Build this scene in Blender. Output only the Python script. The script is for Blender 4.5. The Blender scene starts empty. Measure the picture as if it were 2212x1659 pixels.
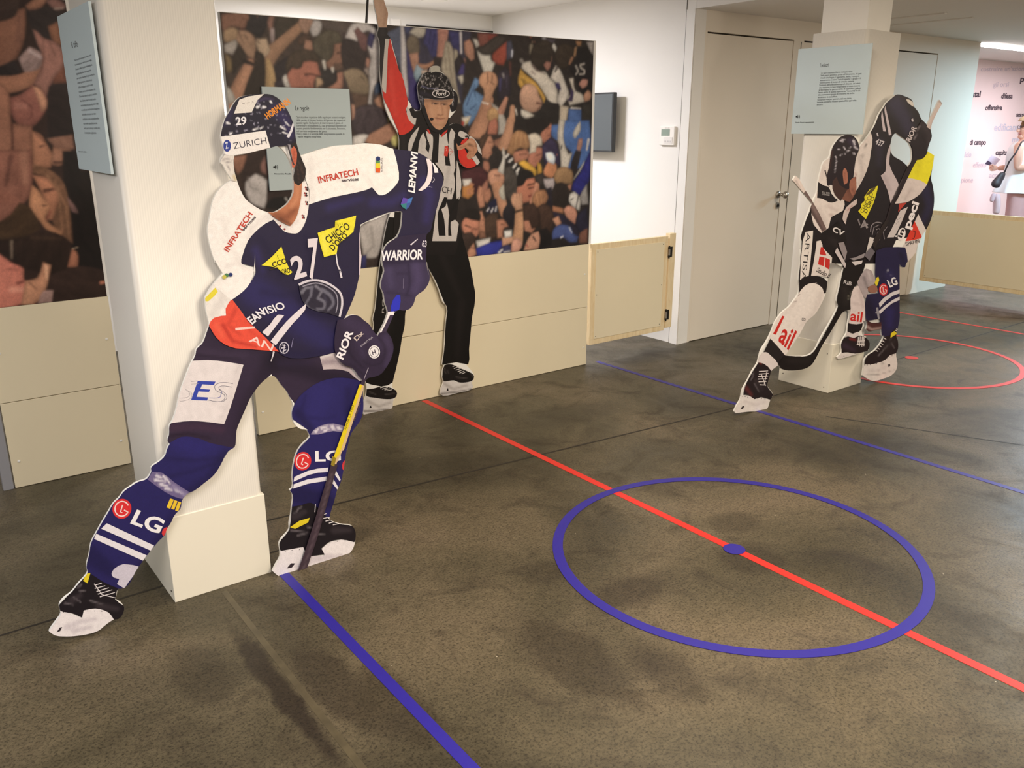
import bpy, bmesh, math, random
import numpy as np
from mathutils import Vector, Matrix
from mathutils.geometry import delaunay_2d_cdt

SC = bpy.context.scene
COL = SC.collection
random.seed(7)
RNG = np.random.default_rng(7)

# ------------------------------------------------------------------ camera
IW, IH = 2212.0, 1659.0
F_PX = 1833.11
PITCH, ROLL, YAW = 0.294634, -0.000929, 0.648242
CAM_H = 1.5
_cy, _sy = math.cos(YAW), math.sin(YAW)
_fwd = Vector((_sy*math.cos(PITCH), _cy*math.cos(PITCH), -math.sin(PITCH)))
_right = Vector((_cy, -_sy, 0.0))
_up = _right.cross(_fwd)
CX = math.cos(ROLL)*_right + math.sin(ROLL)*_up
CYU = -math.sin(ROLL)*_right + math.cos(ROLL)*_up
CF = _fwd
cam_d = bpy.data.cameras.new('camera')
cam = bpy.data.objects.new('camera', cam_d)
COL.objects.link(cam)
m = Matrix((CX, CYU, -CF)).transposed().to_4x4()
m.translation = Vector((0, 0, CAM_H))
cam.matrix_world = m
cam_d.sensor_fit = 'HORIZONTAL'
cam_d.sensor_width = 36.0
cam_d.lens = F_PX/IW*36.0
cam_d.clip_start = 0.05
SC.camera = cam

# ------------------------------------------------------------------ exposure, world, lights
SC.view_settings.view_transform = 'Standard'
SC.view_settings.look = 'None'
SC.view_settings.gamma = 1.0
SC.view_settings.use_curve_mapping = False
SC.view_settings.exposure = 1.45
w = bpy.data.worlds.new('world'); SC.world = w; w.use_nodes = True
w.node_tree.nodes['Background'].inputs[0].default_value = (1.0, 0.93, 0.83, 1)
w.node_tree.nodes['Background'].inputs[1].default_value = 0.12

def area(name, loc, size, power, color, rot=(0, 0, 0), size_y=None, spread=None):
    d = bpy.data.lights.new(name, 'AREA')
    d.energy = power; d.color = color; d.size = size
    if size_y: d.shape = 'RECTANGLE'; d.size_y = size_y
    if spread: d.spread = spread
    o = bpy.data.objects.new(name, d); COL.objects.link(o)
    o.location = loc; o.rotation_euler = rot
    return o
WARM = (1.0, 0.87, 0.70)
NEUT = (1.0, 0.94, 0.90)
COOL = (0.80, 0.93, 1.0)
LIGHTS = [
 ('ceiling_and_fill_light', (-0.5, 0.3, 2.36), 1.4, 31, NEUT),
 ('ceiling_and_fill_light', (1.6, -0.2, 2.36), 0.9, 40, WARM),
 ('ceiling_and_fill_light', (2.7, 2.0, 2.36), 0.7, 15, WARM),
 ('ceiling_and_fill_light', (6.0, 1.6, 2.20), 0.6, 13, (1.0, 0.84, 0.64)),
 ('ceiling_and_fill_light', (-1.7, 2.9, 2.36), 0.8, 15, (0.95, 0.97, 1.0)),  # added fill from the left for the near text board and pillar side
 ('niche_light', (2.9, 5.2, 2.36), 0.5, 30, (0.95, 0.94, 1.0)),
 ('hall_light', (8.9, 2.6, 2.19), 0.6, 40, (0.50, 0.80, 1.0)),
 ('hall_light', (10.8, 3.4, 2.19), 0.6, 30, (1.0, 0.90, 0.93)),
]
for a_ in LIGHTS: area(*a_)
def point_fill(name, loc, r, power, color):
    d = bpy.data.lights.new(name, 'POINT'); d.energy = power; d.color = color; d.shadow_soft_size = r
    o = bpy.data.objects.new(name, d); COL.objects.link(o); o.location = loc
point_fill('unseen_fill_light', (6.3, -0.4, 1.95), 0.30, 17, (1.0, 0.86, 0.68))  # added point fill outside the view, brightens the soffit and door wall
point_fill('unseen_fill_light', (2.6, -1.6, 1.95), 0.18, 22, (1.0, 0.90, 0.78))  # another added fill out of view, for ceiling and walls

# ------------------------------------------------------------------ helpers
def lin(c):
    c = np.asarray(c, float)/255.0
    return np.where(c <= 0.04045, c/12.92, ((c+0.055)/1.055)**2.4)

def obj(name, me, mat=None, parent=None):
    o = bpy.data.objects.new(name, me); COL.objects.link(o)
    if mat is not None and len(me.materials) == 0: me.materials.append(mat)
    if parent is not None: o.parent = parent
    return o

def bmo(name, bm, mat, parent=None, smooth=False):
    bmesh.ops.recalc_face_normals(bm, faces=bm.faces[:])
    me = bpy.data.meshes.new(name); bm.to_mesh(me); bm.free()
    if smooth:
        for p in me.polygons: p.use_smooth = True
    return obj(name, me, mat, parent)

def tag(o, label, cat, group=None, kind=None):
    if label: o['label'] = label
    if cat: o['category'] = cat
    if group: o['group'] = group
    if kind: o['kind'] = kind
    return o

def thing(name, label, cat, loc=(0, 0, 0), group=None):
    o = bpy.data.objects.new(name, None); COL.objects.link(o)
    o.empty_display_size = 0.05
    o.location = loc
    tag(o, label, cat, group)
    return o

def under(o, root):
    """parent o to root keeping its world-space mesh coordinates"""
    o.parent = root
    o.matrix_parent_inverse = root_inv(root)
    return o
def root_inv(root):
    # parts are built in room coordinates, so only a top-level thing's own location needs undoing
    return Matrix.Translation(root.location).inverted() if root.parent is None else Matrix.Identity(4)

def box(bm, x0, x1, y0, y1, z0, z1, bev=0.0):
    r = bmesh.ops.create_cube(bm, size=1.0)
    for v in r['verts']:
        v.co.x = x0 + (v.co.x+0.5)*(x1-x0); v.co.y = y0 + (v.co.y+0.5)*(y1-y0); v.co.z = z0 + (v.co.z+0.5)*(z1-z0)
    if bev:
        es = list({e for v in r['verts'] for e in v.link_edges})
        bmesh.ops.bevel(bm, geom=es, offset=bev, segments=2, affect='EDGES', profile=0.5)

def boxo(name, mat, parent, *a, bev=0.0):
    bm = bmesh.new(); box(bm, *a, bev=bev)
    o = bmo(name, bm, mat)
    if parent is not None: under(o, parent)
    return o

def cyl(bm, p0, p1, r0, r1=None, seg=16, caps=True):
    p0 = Vector(p0); p1 = Vector(p1); r1 = r0 if r1 is None else r1
    d = p1-p0
    M = Matrix.Translation((p0+p1)/2) @ d.to_track_quat('Z', 'Y').to_matrix().to_4x4()
    bmesh.ops.create_cone(bm, cap_ends=caps, segments=seg, radius1=r0, radius2=r1, depth=d.length, matrix=M)

def struct(o):
    o['kind'] = 'structure'; return o

# ------------------------------------------------------------------ materials
def mat(name, col, rough=0.6, noise=0.0, nscale=8.0, bump=0.0, bscale=60.0, spec=0.5, emit=None, metal=0.0):
    M = bpy.data.materials.new(name); M.use_nodes = True
    nt = M.node_tree; b = nt.nodes['Principled BSDF']
    L = lin(col)
    b.inputs['Base Color'].default_value = (*L, 1)
    b.inputs['Roughness'].default_value = rough
    b.inputs['Specular IOR Level'].default_value = spec
    b.inputs['Metallic'].default_value = metal
    if emit:
        b.inputs['Emission Color'].default_value = (*lin(emit[0]), 1)
        b.inputs['Emission Strength'].default_value = emit[1]
    tc = nt.nodes.new('ShaderNodeTexCoord')
    if noise:
        n = nt.nodes.new('ShaderNodeTexNoise'); n.inputs['Scale'].default_value = nscale; n.inputs['Detail'].default_value = 5
        nt.links.new(tc.outputs['Object'], n.inputs['Vector'])
        r = nt.nodes.new('ShaderNodeMapRange'); r.inputs[1].default_value = 0.25; r.inputs[2].default_value = 0.75
        r.inputs[3].default_value = 1-noise; r.inputs[4].default_value = 1+noise
        nt.links.new(n.outputs['Fac'], r.inputs[0])
        x = nt.nodes.new('ShaderNodeMixRGB'); x.blend_type = 'MULTIPLY'; x.inputs[0].default_value = 1
        x.inputs[1].default_value = (*L, 1); nt.links.new(r.outputs[0], x.inputs[2])
        nt.links.new(x.outputs[0], b.inputs['Base Color'])
    if bump:
        n2 = nt.nodes.new('ShaderNodeTexNoise'); n2.inputs['Scale'].default_value = bscale; n2.inputs['Detail'].default_value = 3
        nt.links.new(tc.outputs['Object'], n2.inputs['Vector'])
        bp = nt.nodes.new('ShaderNodeBump'); bp.inputs['Strength'].default_value = bump; bp.inputs['Distance'].default_value = 0.002
        nt.links.new(n2.outputs['Fac'], bp.inputs['Height']); nt.links.new(bp.outputs[0], b.inputs['Normal'])
    return M

STAINS = [(0.70, 1.95, .045, .55, .9), (0.83, 1.95, .10, .30, .6), (0.90, 1.75, .14, .25, .55), (1.45, 1.62, .16, .34, .55), (1.85, 1.78, .22, .12, .6), (2.36, 1.68, .16, .14, .5),
          (1.62, 1.42, .12, .20, .5), (0.55, 2.2, .10, .2, .4), (2.55, 1.9, .15, .12, .4), (1.25, 2.72, .22, .10, .5), (1.7, 2.05, .13, .1, .4), (3.9, 2.0, .3, .2, .35), (2.9, 3.3, .4, .2, .4)]
def mat_floor():
    M = bpy.data.materials.new('polished_concrete'); M.use_nodes = True
    nt = M.node_tree; b = nt.nodes['Principled BSDF']; N = nt.nodes.new; lk = nt.links.new
    tc = N('ShaderNodeTexCoord')
    def noise(scale, detail, rough=0.6, dist=0.0):
        n = N('ShaderNodeTexNoise'); n.inputs['Scale'].default_value = scale; n.inputs['Detail'].default_value = detail
        n.inputs['Roughness'].default_value = rough; n.inputs['Distortion'].default_value = dist
        lk(tc.outputs['Object'], n.inputs['Vector']); return n
    def ramp(src, stops):
        r = N('ShaderNodeValToRGB'); el = r.color_ramp.elements
        el[0].position, el[0].color = stops[0][0], (*lin(stops[0][1]), 1)
        el[1].position, el[1].color = stops[-1][0], (*lin(stops[-1][1]), 1)
        for p, c in stops[1:-1]:
            e = el.new(p); e.color = (*lin(c), 1)
        lk(src, r.inputs[0]); return r
    def mix(kind, fac, a, bb):
        x = N('ShaderNodeMixRGB'); x.blend_type = kind
        if isinstance(fac, (int, float)): x.inputs[0].default_value = fac
        else: lk(fac, x.inputs[0])
        lk(a, x.inputs[1])
        if isinstance(bb, tuple): x.inputs[2].default_value = (*lin(bb), 1)
        else: lk(bb, x.inputs[2])
        return x
    big = noise(1.15, 5, 0.55, 0.5)
    base = ramp(big.outputs['Fac'], [(0.32, (62, 56, 42)), (0.46, (86, 78, 60)), (0.58, (104, 93, 73)), (0.72, (118, 104, 84))])
    mid = noise(4.5, 8, 0.65, 0.8)
    stain = ramp(mid.outputs['Fac'], [(0.51, (0, 0, 0)), (0.68, (190, 190, 190))])
    c1 = mix('MIX', stain.outputs[0], base.outputs[0], (50, 41, 31))
    # old stains: where they lie, how far they reach, how dark
    acc = None
    for (sx, sy, rx, ry, k) in STAINS:
        mp = N('ShaderNodeMapping'); mp.vector_type = 'POINT'
        mp.inputs['Scale'].default_value = (1/rx, 1/ry, 0); mp.inputs['Location'].default_value = (-sx/rx, -sy/ry, 0)
        lk(tc.outputs['Object'], mp.inputs['Vector'])
        ln_ = N('ShaderNodeVectorMath'); ln_.operation = 'LENGTH'; lk(mp.outputs[0], ln_.inputs[0])
        ad = N('ShaderNodeMath'); ad.operation = 'MULTIPLY_ADD'; lk(mid.outputs['Fac'], ad.inputs[0]); ad.inputs[1].default_value = 1.6; 
        lk(ln_.outputs['Value'], ad.inputs[2])
        mr = N('ShaderNodeMapRange'); mr.interpolation_type = 'SMOOTHSTEP'; mr.inputs[1].default_value = 1.25; mr.inputs[2].default_value = 1.75; mr.inputs[3].default_value = k; mr.inputs[4].default_value = 0
        lk(ad.outputs[0], mr.inputs[0])
        if acc is None: acc = mr.outputs[0]
        else:
            mx = N('ShaderNodeMath'); mx.operation = 'MAXIMUM'; lk(acc, mx.inputs[0]); lk(mr.outputs[0], mx.inputs[1]); acc = mx.outputs[0]
    c1 = mix('MIX', acc, c1.outputs[0], (44, 36, 28))
    fine = noise(120, 4, 0.75)
    fr = ramp(fine.outputs['Fac'], [(0.36, (110, 110, 110)), (0.52, (255, 255, 255)), (0.8, (255, 255, 255))])
    c2 = mix('MULTIPLY', 0.75, c1.outputs[0], fr.outputs[0])
    vf = noise(38, 6, 0.7)
    vr = ramp(vf.outputs['Fac'], [(0.35, (205, 205, 205)), (0.65, (255, 255, 255))])
    c3 = mix('MULTIPLY', 0.7, c2.outputs[0], vr.outputs[0])
    # tiny white paint specks
    sp = N('ShaderNodeTexVoronoi'); sp.inputs['Scale'].default_value = 9.0
    lk(tc.outputs['Object'], sp.inputs['Vector'])
    sr = ramp(sp.outputs['Distance'], [(0.012, (255, 255, 255)), (0.02, (0, 0, 0))])
    sr.color_ramp.interpolation = 'LINEAR'
    c4 = mix('MIX', sr.outputs[0], c3.outputs[0], (190, 180, 160))
    lk(c4.outputs[0], b.inputs['Base Color'])
    rr = N('ShaderNodeMapRange'); rr.inputs[1].default_value = 0.3; rr.inputs[2].default_value = 0.7
    rr.inputs[3].default_value = 0.33; rr.inputs[4].default_value = 0.52
    lk(mid.outputs['Fac'], rr.inputs[0]); lk(rr.outputs[0], b.inputs['Roughness'])
    b.inputs['Specular IOR Level'].default_value = 0.28
    bp = N('ShaderNodeBump'); bp.inputs['Strength'].default_value = 0.25; bp.inputs['Distance'].default_value = 0.002
    lk(vf.outputs['Fac'], bp.inputs['Height']); lk(bp.outputs[0], b.inputs['Normal'])
    return M

def mat_wood():
    M = bpy.data.materials.new('pine_wood'); M.use_nodes = True
    nt = M.node_tree; b = nt.nodes['Principled BSDF']; N = nt.nodes.new; lk = nt.links.new
    tc = N('ShaderNodeTexCoord'); mp = N('ShaderNodeMapping'); mp.inputs['Scale'].default_value = (14, 14, 3)
    lk(tc.outputs['Object'], mp.inputs['Vector'])
    n = N('ShaderNodeTexNoise'); n.inputs['Scale'].default_value = 2.5; n.inputs['Detail'].default_value = 6; n.inputs['Distortion'].default_value = 1.2
    lk(mp.outputs[0], n.inputs['Vector'])
    r = N('ShaderNodeValToRGB'); el = r.color_ramp.elements
    el[0].position = .3; el[0].color = (*lin((224, 200, 156)), 1); el[1].position = .7; el[1].color = (*lin((238, 220, 184)), 1)
    lk(n.outputs['Fac'], r.inputs[0]); lk(r.outputs[0], b.inputs['Base Color'])
    b.inputs['Roughness'].default_value = .55
    return M

def mat_ribbed(name, col, rough, axis_scale=(1, 1, 0), rib=90.0):
    """twin-wall plastic sheet with fine vertical ribs"""
    M = bpy.data.materials.new(name); M.use_nodes = True
    nt = M.node_tree; b = nt.nodes['Principled BSDF']; N = nt.nodes.new; lk = nt.links.new
    b.inputs['Base Color'].default_value = (*lin(col), 1); b.inputs['Roughness'].default_value = rough
    b.inputs['Coat Weight'].default_value = 0.0; b.inputs['Coat Roughness'].default_value = 0.12
    tc = N('ShaderNodeTexCoord'); mp = N('ShaderNodeMapping'); mp.inputs['Scale'].default_value = axis_scale
    lk(tc.outputs['Object'], mp.inputs['Vector'])
    wv = N('ShaderNodeTexWave'); wv.wave_type = 'BANDS'; wv.bands_direction = 'DIAGONAL'; wv.inputs['Scale'].default_value = rib
    lk(mp.outputs[0], wv.inputs['Vector'])
    r = N('ShaderNodeMapRange'); r.inputs[3].default_value = 0.93; r.inputs[4].default_value = 1.0
    lk(wv.outputs['Fac'], r.inputs[0])
    x = N('ShaderNodeMixRGB'); x.blend_type = 'MULTIPLY'; x.inputs[0].default_value = 1; x.inputs[1].default_value = (*lin(col), 1)
    lk(r.outputs[0], x.inputs[2]); lk(x.outputs[0], b.inputs['Base Color'])
    bp = N('ShaderNodeBump'); bp.inputs['Strength'].default_value = 0.12; bp.inputs['Distance'].default_value = 0.001
    lk(wv.outputs['Fac'], bp.inputs['Height']); lk(bp.outputs[0], b.inputs['Normal'])
    return M

def mat_print():
    """ink on board: the colour of each printed spot is stored in the mesh"""
    M = bpy.data.materials.new('printed_ink'); M.use_nodes = True
    nt = M.node_tree; b = nt.nodes['Principled BSDF']; N = nt.nodes.new; lk = nt.links.new
    a = N('ShaderNodeVertexColor'); a.layer_name = 'ink'
    tc = N('ShaderNodeTexCoord'); n = N('ShaderNodeTexNoise'); n.inputs['Scale'].default_value = 420; n.inputs['Detail'].default_value = 2
    lk(tc.outputs['Object'], n.inputs['Vector'])
    r = N('ShaderNodeMapRange'); r.inputs[1].default_value = .3; r.inputs[2].default_value = .7; r.inputs[3].default_value = .90; r.inputs[4].default_value = 1.06
    lk(n.outputs['Fac'], r.inputs[0])
    x = N('ShaderNodeMixRGB'); x.blend_type = 'MULTIPLY'; x.inputs[0].default_value = 1
    lk(a.outputs['Color'], x.inputs[1]); lk(r.outputs[0], x.inputs[2]); lk(x.outputs[0], b.inputs['Base Color'])
    b.inputs['Roughness'].default_value = 0.5; b.inputs['Specular IOR Level'].default_value = 0.3
    return M

_flat = {}
def flat(c, rough=0.5, spec=0.3):
    k = (tuple(c), rough)
    if k not in _flat:
        _flat[k] = mat('ink_%d_%d_%d' % tuple(c), c, rough, spec=spec)
    return _flat[k]

M_FLOOR = mat_floor()
M_WALL = mat('white_wall_paint', (232, 229, 224), 0.75, noise=0.012, nscale=3, bump=0.05, bscale=220)
M_CEIL = mat('ceiling_paint', (228, 224, 218), 0.8, noise=0.01, nscale=2)
M_DOORWALL = mat('cream_wall_paint', (226, 216, 201), 0.6, noise=0.012, nscale=2, bump=0.03, bscale=200)
M_PANEL = mat('ivory_laminate', (231, 219, 190), 0.5, noise=0.01, nscale=4)
M_BASE = mat('base_board_paint', (232, 226, 210), 0.5, noise=0.008, nscale=6)
M_FOAM = mat('white_foam_board', (240, 238, 234), 0.6)
M_WOOD = mat_wood()
M_SLEEVE = mat_ribbed('twin_wall_plastic', (232, 227, 218), 0.40)
M_PILLAR = mat('pillar_paint', (232, 228, 220), 0.7, noise=0.01)
M_PRINT = mat_print()
M_DARK = mat('dark_gap', (30, 24, 20), 0.9)
M_STEEL = mat('brushed_steel', (190, 185, 178), 0.3, metal=1.0)
M_IRON = mat('hinge_metal', (60, 56, 52), 0.4, metal=0.8)
M_INFO = mat('pale_blue_board', (192, 206, 210), 0.6, noise=0.008)
M_RED = mat('red_tape', (206, 38, 28), 0.45, noise=0.03, nscale=25)
M_BLUE = mat('blue_tape', (36, 25, 134), 0.45, noise=0.04, nscale=25)
M_PINKWALL = mat('blush_wall_paint', (246, 226, 226), 0.7, noise=0.008)

# ---- picture-plane geometry helpers: where a ray through a measured photo point meets a real surface
def ray(px, py):
    return CX*((px-IW/2)/F_PX) - CYU*((py-IH/2)/F_PX) + CF
class Plane:
    """a vertical or horizontal surface: point p0, unit normal n (towards the viewer)"""
    def __init__(s, p0, n):
        s.p0 = Vector(p0); s.n = Vector(n).normalized()
    def at(s, px, py, off=0.0):
        d = ray(px, py); o = Vector((0, 0, CAM_H))
        t = (s.p0 + s.n*off - o).dot(s.n)/d.dot(s.n)
        return o + d*t
FLOOR = Plane((0, 0, 0), (0, 0, 1))
BOARD = Plane((0, 4.0, 0), (0, -1, 0))
def proj(P):
    P = np.asarray(P, float) - np.array([0, 0, CAM_H])
    x = P @ np.array(CX); y = P @ np.array(CYU); z = P @ np.array(CF)
    return IW/2 + F_PX*x/z, IH/2 - F_PX*y/z
def tile(x0, y0, s):
    """measurements were taken on enlarged crops of the photo: origin and enlargement"""
    def f(pts):
        if isinstance(pts, str):
            v = [float(t) for t in pts.replace(',', ' ').split()]
            pts = list(zip(v[0::2], v[1::2]))
        return [(x0+x/s, y0+y/s) for x, y in pts]
    return f

# ================================================================== the setting
def wallbox(name, m_, *a, bev=0.0):
    bm = bmesh.new(); box(bm, *a, bev=bev)
    return struct(bmo(name, bm, m_))

wallbox('floor', M_FLOOR, -5, 14, -4, 7.5, -0.10, 0.0)
# floor joints sawn in the slab: thin dark grooves, slightly proud fillers
def joint(name, pts, wid, m_, z=0.0006):
    bm = bmesh.new()
    a, b = Vector((*pts[0], 0)), Vector((*pts[1], 0))
    d = (b-a).normalized(); n = Vector((-d.y, d.x, 0))*wid/2
    vs = [bm.verts.new(q+Vector((0, 0, z))) for q in (a-n, b-n, b+n, a+n)]
    bm.faces.new(vs)
    return struct(bmo(name, bm, m_))
M_JOINT = mat('joint_filler', (34, 28, 21), 0.6)
M_JOINT2 = mat('joint_filler_resin', (74, 66, 48), 0.4, noise=0.3, nscale=18)
joint('trim_floor_joint', ((-4, 2.74), (1.2, 2.775)), 0.010, M_JOINT)
joint('trim_floor_joint', ((0.93, 3.05), (3.6, 2.83)), 0.012, M_JOINT)
joint('trim_floor_joint', ((3.6, 2.83), (12, 2.80)), 0.011, M_JOINT)
joint('trim_floor_joint', ((0.757, 2.61), (0.735, 1.2)), 0.020, M_JOINT2)
joint('trim_floor_joint', ((3.97, 2.43), (4.50, 1.28)), 0.010, M_JOINT)
joint('trim_floor_joint', ((6.9, 3.6), (7.6, 2.6)), 0.005, M_JOINT)

# walls
wallbox('wall_back', M_WALL, -5.1, 4.62, 6.24, 6.34, 0, 2.6)
wallbox('wall_side', M_WALL, 4.52, 4.62, 4.0, 6.24, 0, 2.6)
wallbox('wall_left', M_WALL, -5.1, -5.0, -4, 6.24, 0, 2.6)
wallbox('wall_rear', M_WALL, -5.1, 14, -4.1, -4.0, 0, 2.6)
wallbox('wall_right', M_WALL, 13.9, 14.0, -4, 5.0, 0, 2.6)
wallbox('wall_words', M_PINKWALL, 7.5, 14.0, 5.0, 5.1, 0, 2.6)
# door wall, with openings for two flush doors
D1 = (4.645, 5.575); D2 = (6.75, 7.62); DT = 2.085
bm = bmesh.new()
for a in ((4.6201, D1[0]-.004, 4.0, 4.1, 0, 2.2249), (D1[1]+.004, D2[0]-.004, 4.0, 4.1, 0, 2.2249), (D2[1]+.004, 8.35, 4.0, 4.1, 0, 2.2249),
          (D1[0]-.004, D1[1]+.004, 4.0, 4.1, DT+.010, 2.2249), (D2[0]-.004, D2[1]+.004, 4.0, 4.1, DT+.010, 2.2249)):
    box(bm, *a)
struct(bmo('wall_doors', bm, M_DOORWALL))
wallbox('trim_door_shadow', M_DARK, 4.63, 7.7, 4.101, 4.105, 0, 2.2)
# ceilings
wallbox('ceiling', M_CEIL, -5, 4.52, -4, 6.24, 2.385, 2.6)
wallbox('ceiling_soffit', M_CEIL, 4.52, 14, -4, 3.999, 2.225, 2.6)
wallbox('ceiling_hall', M_CEIL, 4.62, 14, 4.0, 5.0, 2.225, 2.6)
# corner bead and groove on the side wall's end
wallbox('trim_corner', M_WALL, 4.513, 4.519, 4.004, 4.075, 0, 2.225)
wallbox('trim_corner_groove', M_JOINT2, 4.5165, 4.5195, 4.078, 4.082, 0, 2.385)
# strip of door casing: brown joint between casing and wall right of the door
wallbox('trim_door_joint', M_JOINT2, 5.663, 5.669, 3.998, 4.0, 0, DT)
wallbox('trim_door_gap', M_DARK, 5.70, 5.83, 3.9985, 4.0, DT, DT+.010)

# opening head on the back wall of the niche
P6 = Plane((0, 6.24, 0), (0, -1, 0))
a = P6.at(852, 48); b = P6.at(1062, 66)
bm = bmesh.new()
box(bm, a.x, b.x+.02, 6.19, 6.24, a.z-.30, a.z-.055)
box(bm, a.x-.05, a.x+.03, 6.20, 6.24, a.z-.30, a.z+.02)
struct(bmo('window_1_shutter_box', bm, M_CEIL))
bm = bmesh.new(); box(bm, a.x+.10, b.x, 6.22, 6.24, a.z-.052, a.z-.012)
struct(bmo('trim_shutter_slot', bm, M_IRON))

# doors
def door(name, x0, x1, knob):
    d = thing(name, None, None, ((x0+x1)/2, 4.02, 0)); d['kind'] = 'structure'
    boxo('door_leaf', M_DOORWALL, d, x0, x1, 4.003, 4.045, 0.004, DT, bev=0.0015)
    if knob:
        kp = BOARD.at(1681, 420); lp = BOARD.at(1679, 444)
        bm = bmesh.new()
        cyl(bm, (kp.x, 4.003, kp.z), (kp.x, 3.995, kp.z), 0.026, seg=24)
        cyl(bm, (kp.x, 3.996, kp.z), (kp.x, 3.955, kp.z), 0.011, 0.012, seg=20)
        bmesh.ops.create_uvsphere(bm, u_segments=20, v_segments=12, radius=0.027, matrix=Matrix.Translation((kp.x, 3.935, kp.z)) @ Matrix.Diagonal((1, .8, 1, 1)))
        under(bmo('door_knob', bm, M_STEEL, smooth=True), d)
        bm = bmesh.new()
        cyl(bm, (lp.x, 4.003, lp.z), (lp.x, 3.994, lp.z), 0.025, 0.023, seg=24)
        k = under(bmo('lock_rosette', bm, M_STEEL), d)
        bm = bmesh.new()
        cyl(bm, (lp.x, 3.994, lp.z), (lp.x, 3.990, lp.z), 0.011, seg=18)
        box(bm, lp.x-.0015, lp.x+.0015, 3.9885, 3.99, lp.z-.006, lp.z+.006)
        under(bmo('lock_cylinder', bm, M_IRON), k)
    return d
door('door_1', *D1, True)
door('door_2', *D2, False)

# ================================================================== floor markings (adhesive tape)
def tape_line(name, p, q, wid, m_, label, cat='floor line', group=None, z=0.0011):
    bm = bmesh.new()
    a, b = Vector((*p, 0)), Vector((*q, 0)); d = (b-a).normalized(); n = Vector((-d.y, d.x, 0))*wid/2
    vs = [bm.verts.new(v+Vector((0, 0, z))) for v in (a-n, b-n, b+n, a+n)]
    f = bm.faces.new(vs)
    r = bmesh.ops.extrude_face_region(bm, geom=[f])
    bmesh.ops.translate(bm, verts=[v for v in r['geom'] if isinstance(v, bmesh.types.BMVert)], vec=(0, 0, -0.0010))
    return tag(bmo(name, bm, m_), label, cat, group)
def ring(name, c, ro, ri, m_, label, cat, z=0.0016, seg=128, group=None):
    bm = bmesh.new(); vs = []
    for k in range(seg):
        t = 2*math.pi*k/seg
        vs.append((bm.verts.new((c[0]+ro*math.cos(t), c[1]+ro*math.sin(t), z)), bm.verts.new((c[0]+ri*math.cos(t), c[1]+ri*math.sin(t), z)) if ri else None))
    if ri:
        for k in range(seg):
            a, b = vs[k], vs[(k+1) % seg]; bm.faces.new((a[0], b[0], b[1], a[1]))
    else: bm.faces.new([v[0] for v in vs])
    fs = bm.faces[:]
    r = bmesh.ops.extrude_face_region(bm, geom=fs)
    bmesh.ops.translate(bm, verts=[v for v in r['geom'] if isinstance(v, bmesh.types.BMVert)], vec=(0, 0, -0.0012))
    return tag(bmo(name, bm, m_), label, cat, group)
def fl(px, py):
    v = FLOOR.at(px, py); return (v.x, v.y)
a = fl(918, 866); b = fl(2212, 1487)
d = Vector(b)-Vector(a); b2 = Vector(a)+d*1.6
tape_line('centre_line', (a[0], 3.985), tuple(b2), 0.036, M_RED, 'long red tape line running across the floor through the blue circle')
a = fl(618, 1243); b = fl(1020, 1659); d = Vector(b)-Vector(a)
tape_line('blue_line', (a[0]-.002, a[1]+.02), tuple(Vector(a)+d*1.7), 0.034, M_BLUE, 'near blue tape line starting under the front skate of the big player cutout', group=None)
a = fl(1290, 781); b = fl(2212, 1064); d = Vector(b)-Vector(a)
tape_line('blue_line', tuple(Vector(a)), tuple(Vector(a)+d*1.7), 0.032, M_BLUE, 'far blue tape line passing behind the left skate of the duelling players cutout')
tape_line('red_line', (6.83, 3.95), (6.83, -1.5), 0.032, M_RED, 'farthest red tape line on the floor, beyond the small red spot')
CC = fl(1586, 1187)
ring('face_off_circle', CC, 0.672, 0.634, M_BLUE, 'large blue tape circle on the floor crossed by the red line', 'floor circle', z=0.0021)
ring('face_off_spot', CC, 0.040, 0, M_BLUE, 'blue dot at the centre of the blue circle on the red line', 'floor spot', z=0.0027, seg=48)
CR = (5.46, 2.80)
ring('face_off_circle', CR, 0.70, 0.665, M_RED, 'red tape circle on the floor right of the far pillar', 'floor circle', z=0.0016)
c_ = fl(1969, 773)
ring('face_off_spot', c_, 0.042, 0, M_RED, 'small red dot inside the red circle by the far pillar', 'floor spot', z=0.0016, seg=48)

# ================================================================== pillars
def rounded_shell(bm, x0, x1, y0, y1, z0, z1, r, t, seg=6, wave=None):
    """a sheet bent round a square pillar: rounded corners, open top"""
    def loop(off):
        out = []
        for cx, cy, a0 in ((x1-r, y0+r, -90), (x1-r, y1-r, 0), (x0+r, y1-r, 90), (x0+r, y0+r, 180)):
            for k in range(seg+1):
                t_ = math.radians(a0+90*k/seg)
                out.append((cx+(r-off)*math.cos(t_), cy+(r-off)*math.sin(t_)))
        return out
    lo, li = loop(0), loop(t); n = len(lo)
    def zt(x, y): return z1 + (wave(x, y) if wave else 0)
    A = [bm.verts.new((x, y, z0)) for x, y in lo]; B = [bm.verts.new((x, y, zt(x, y))) for x, y in lo]
    Cc = [bm.verts.new((x, y, zt(x, y))) for x, y in li]; D = [bm.verts.new((x, y, z0)) for x, y in li]
    for k in range(n):
        j = (k+1) % n
        bm.faces.new((A[k], A[j], B[j], B[k])); bm.faces.new((B[k], B[j], Cc[j], Cc[k])); bm.faces.new((Cc[k], Cc[j], D[j], D[k]))

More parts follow.
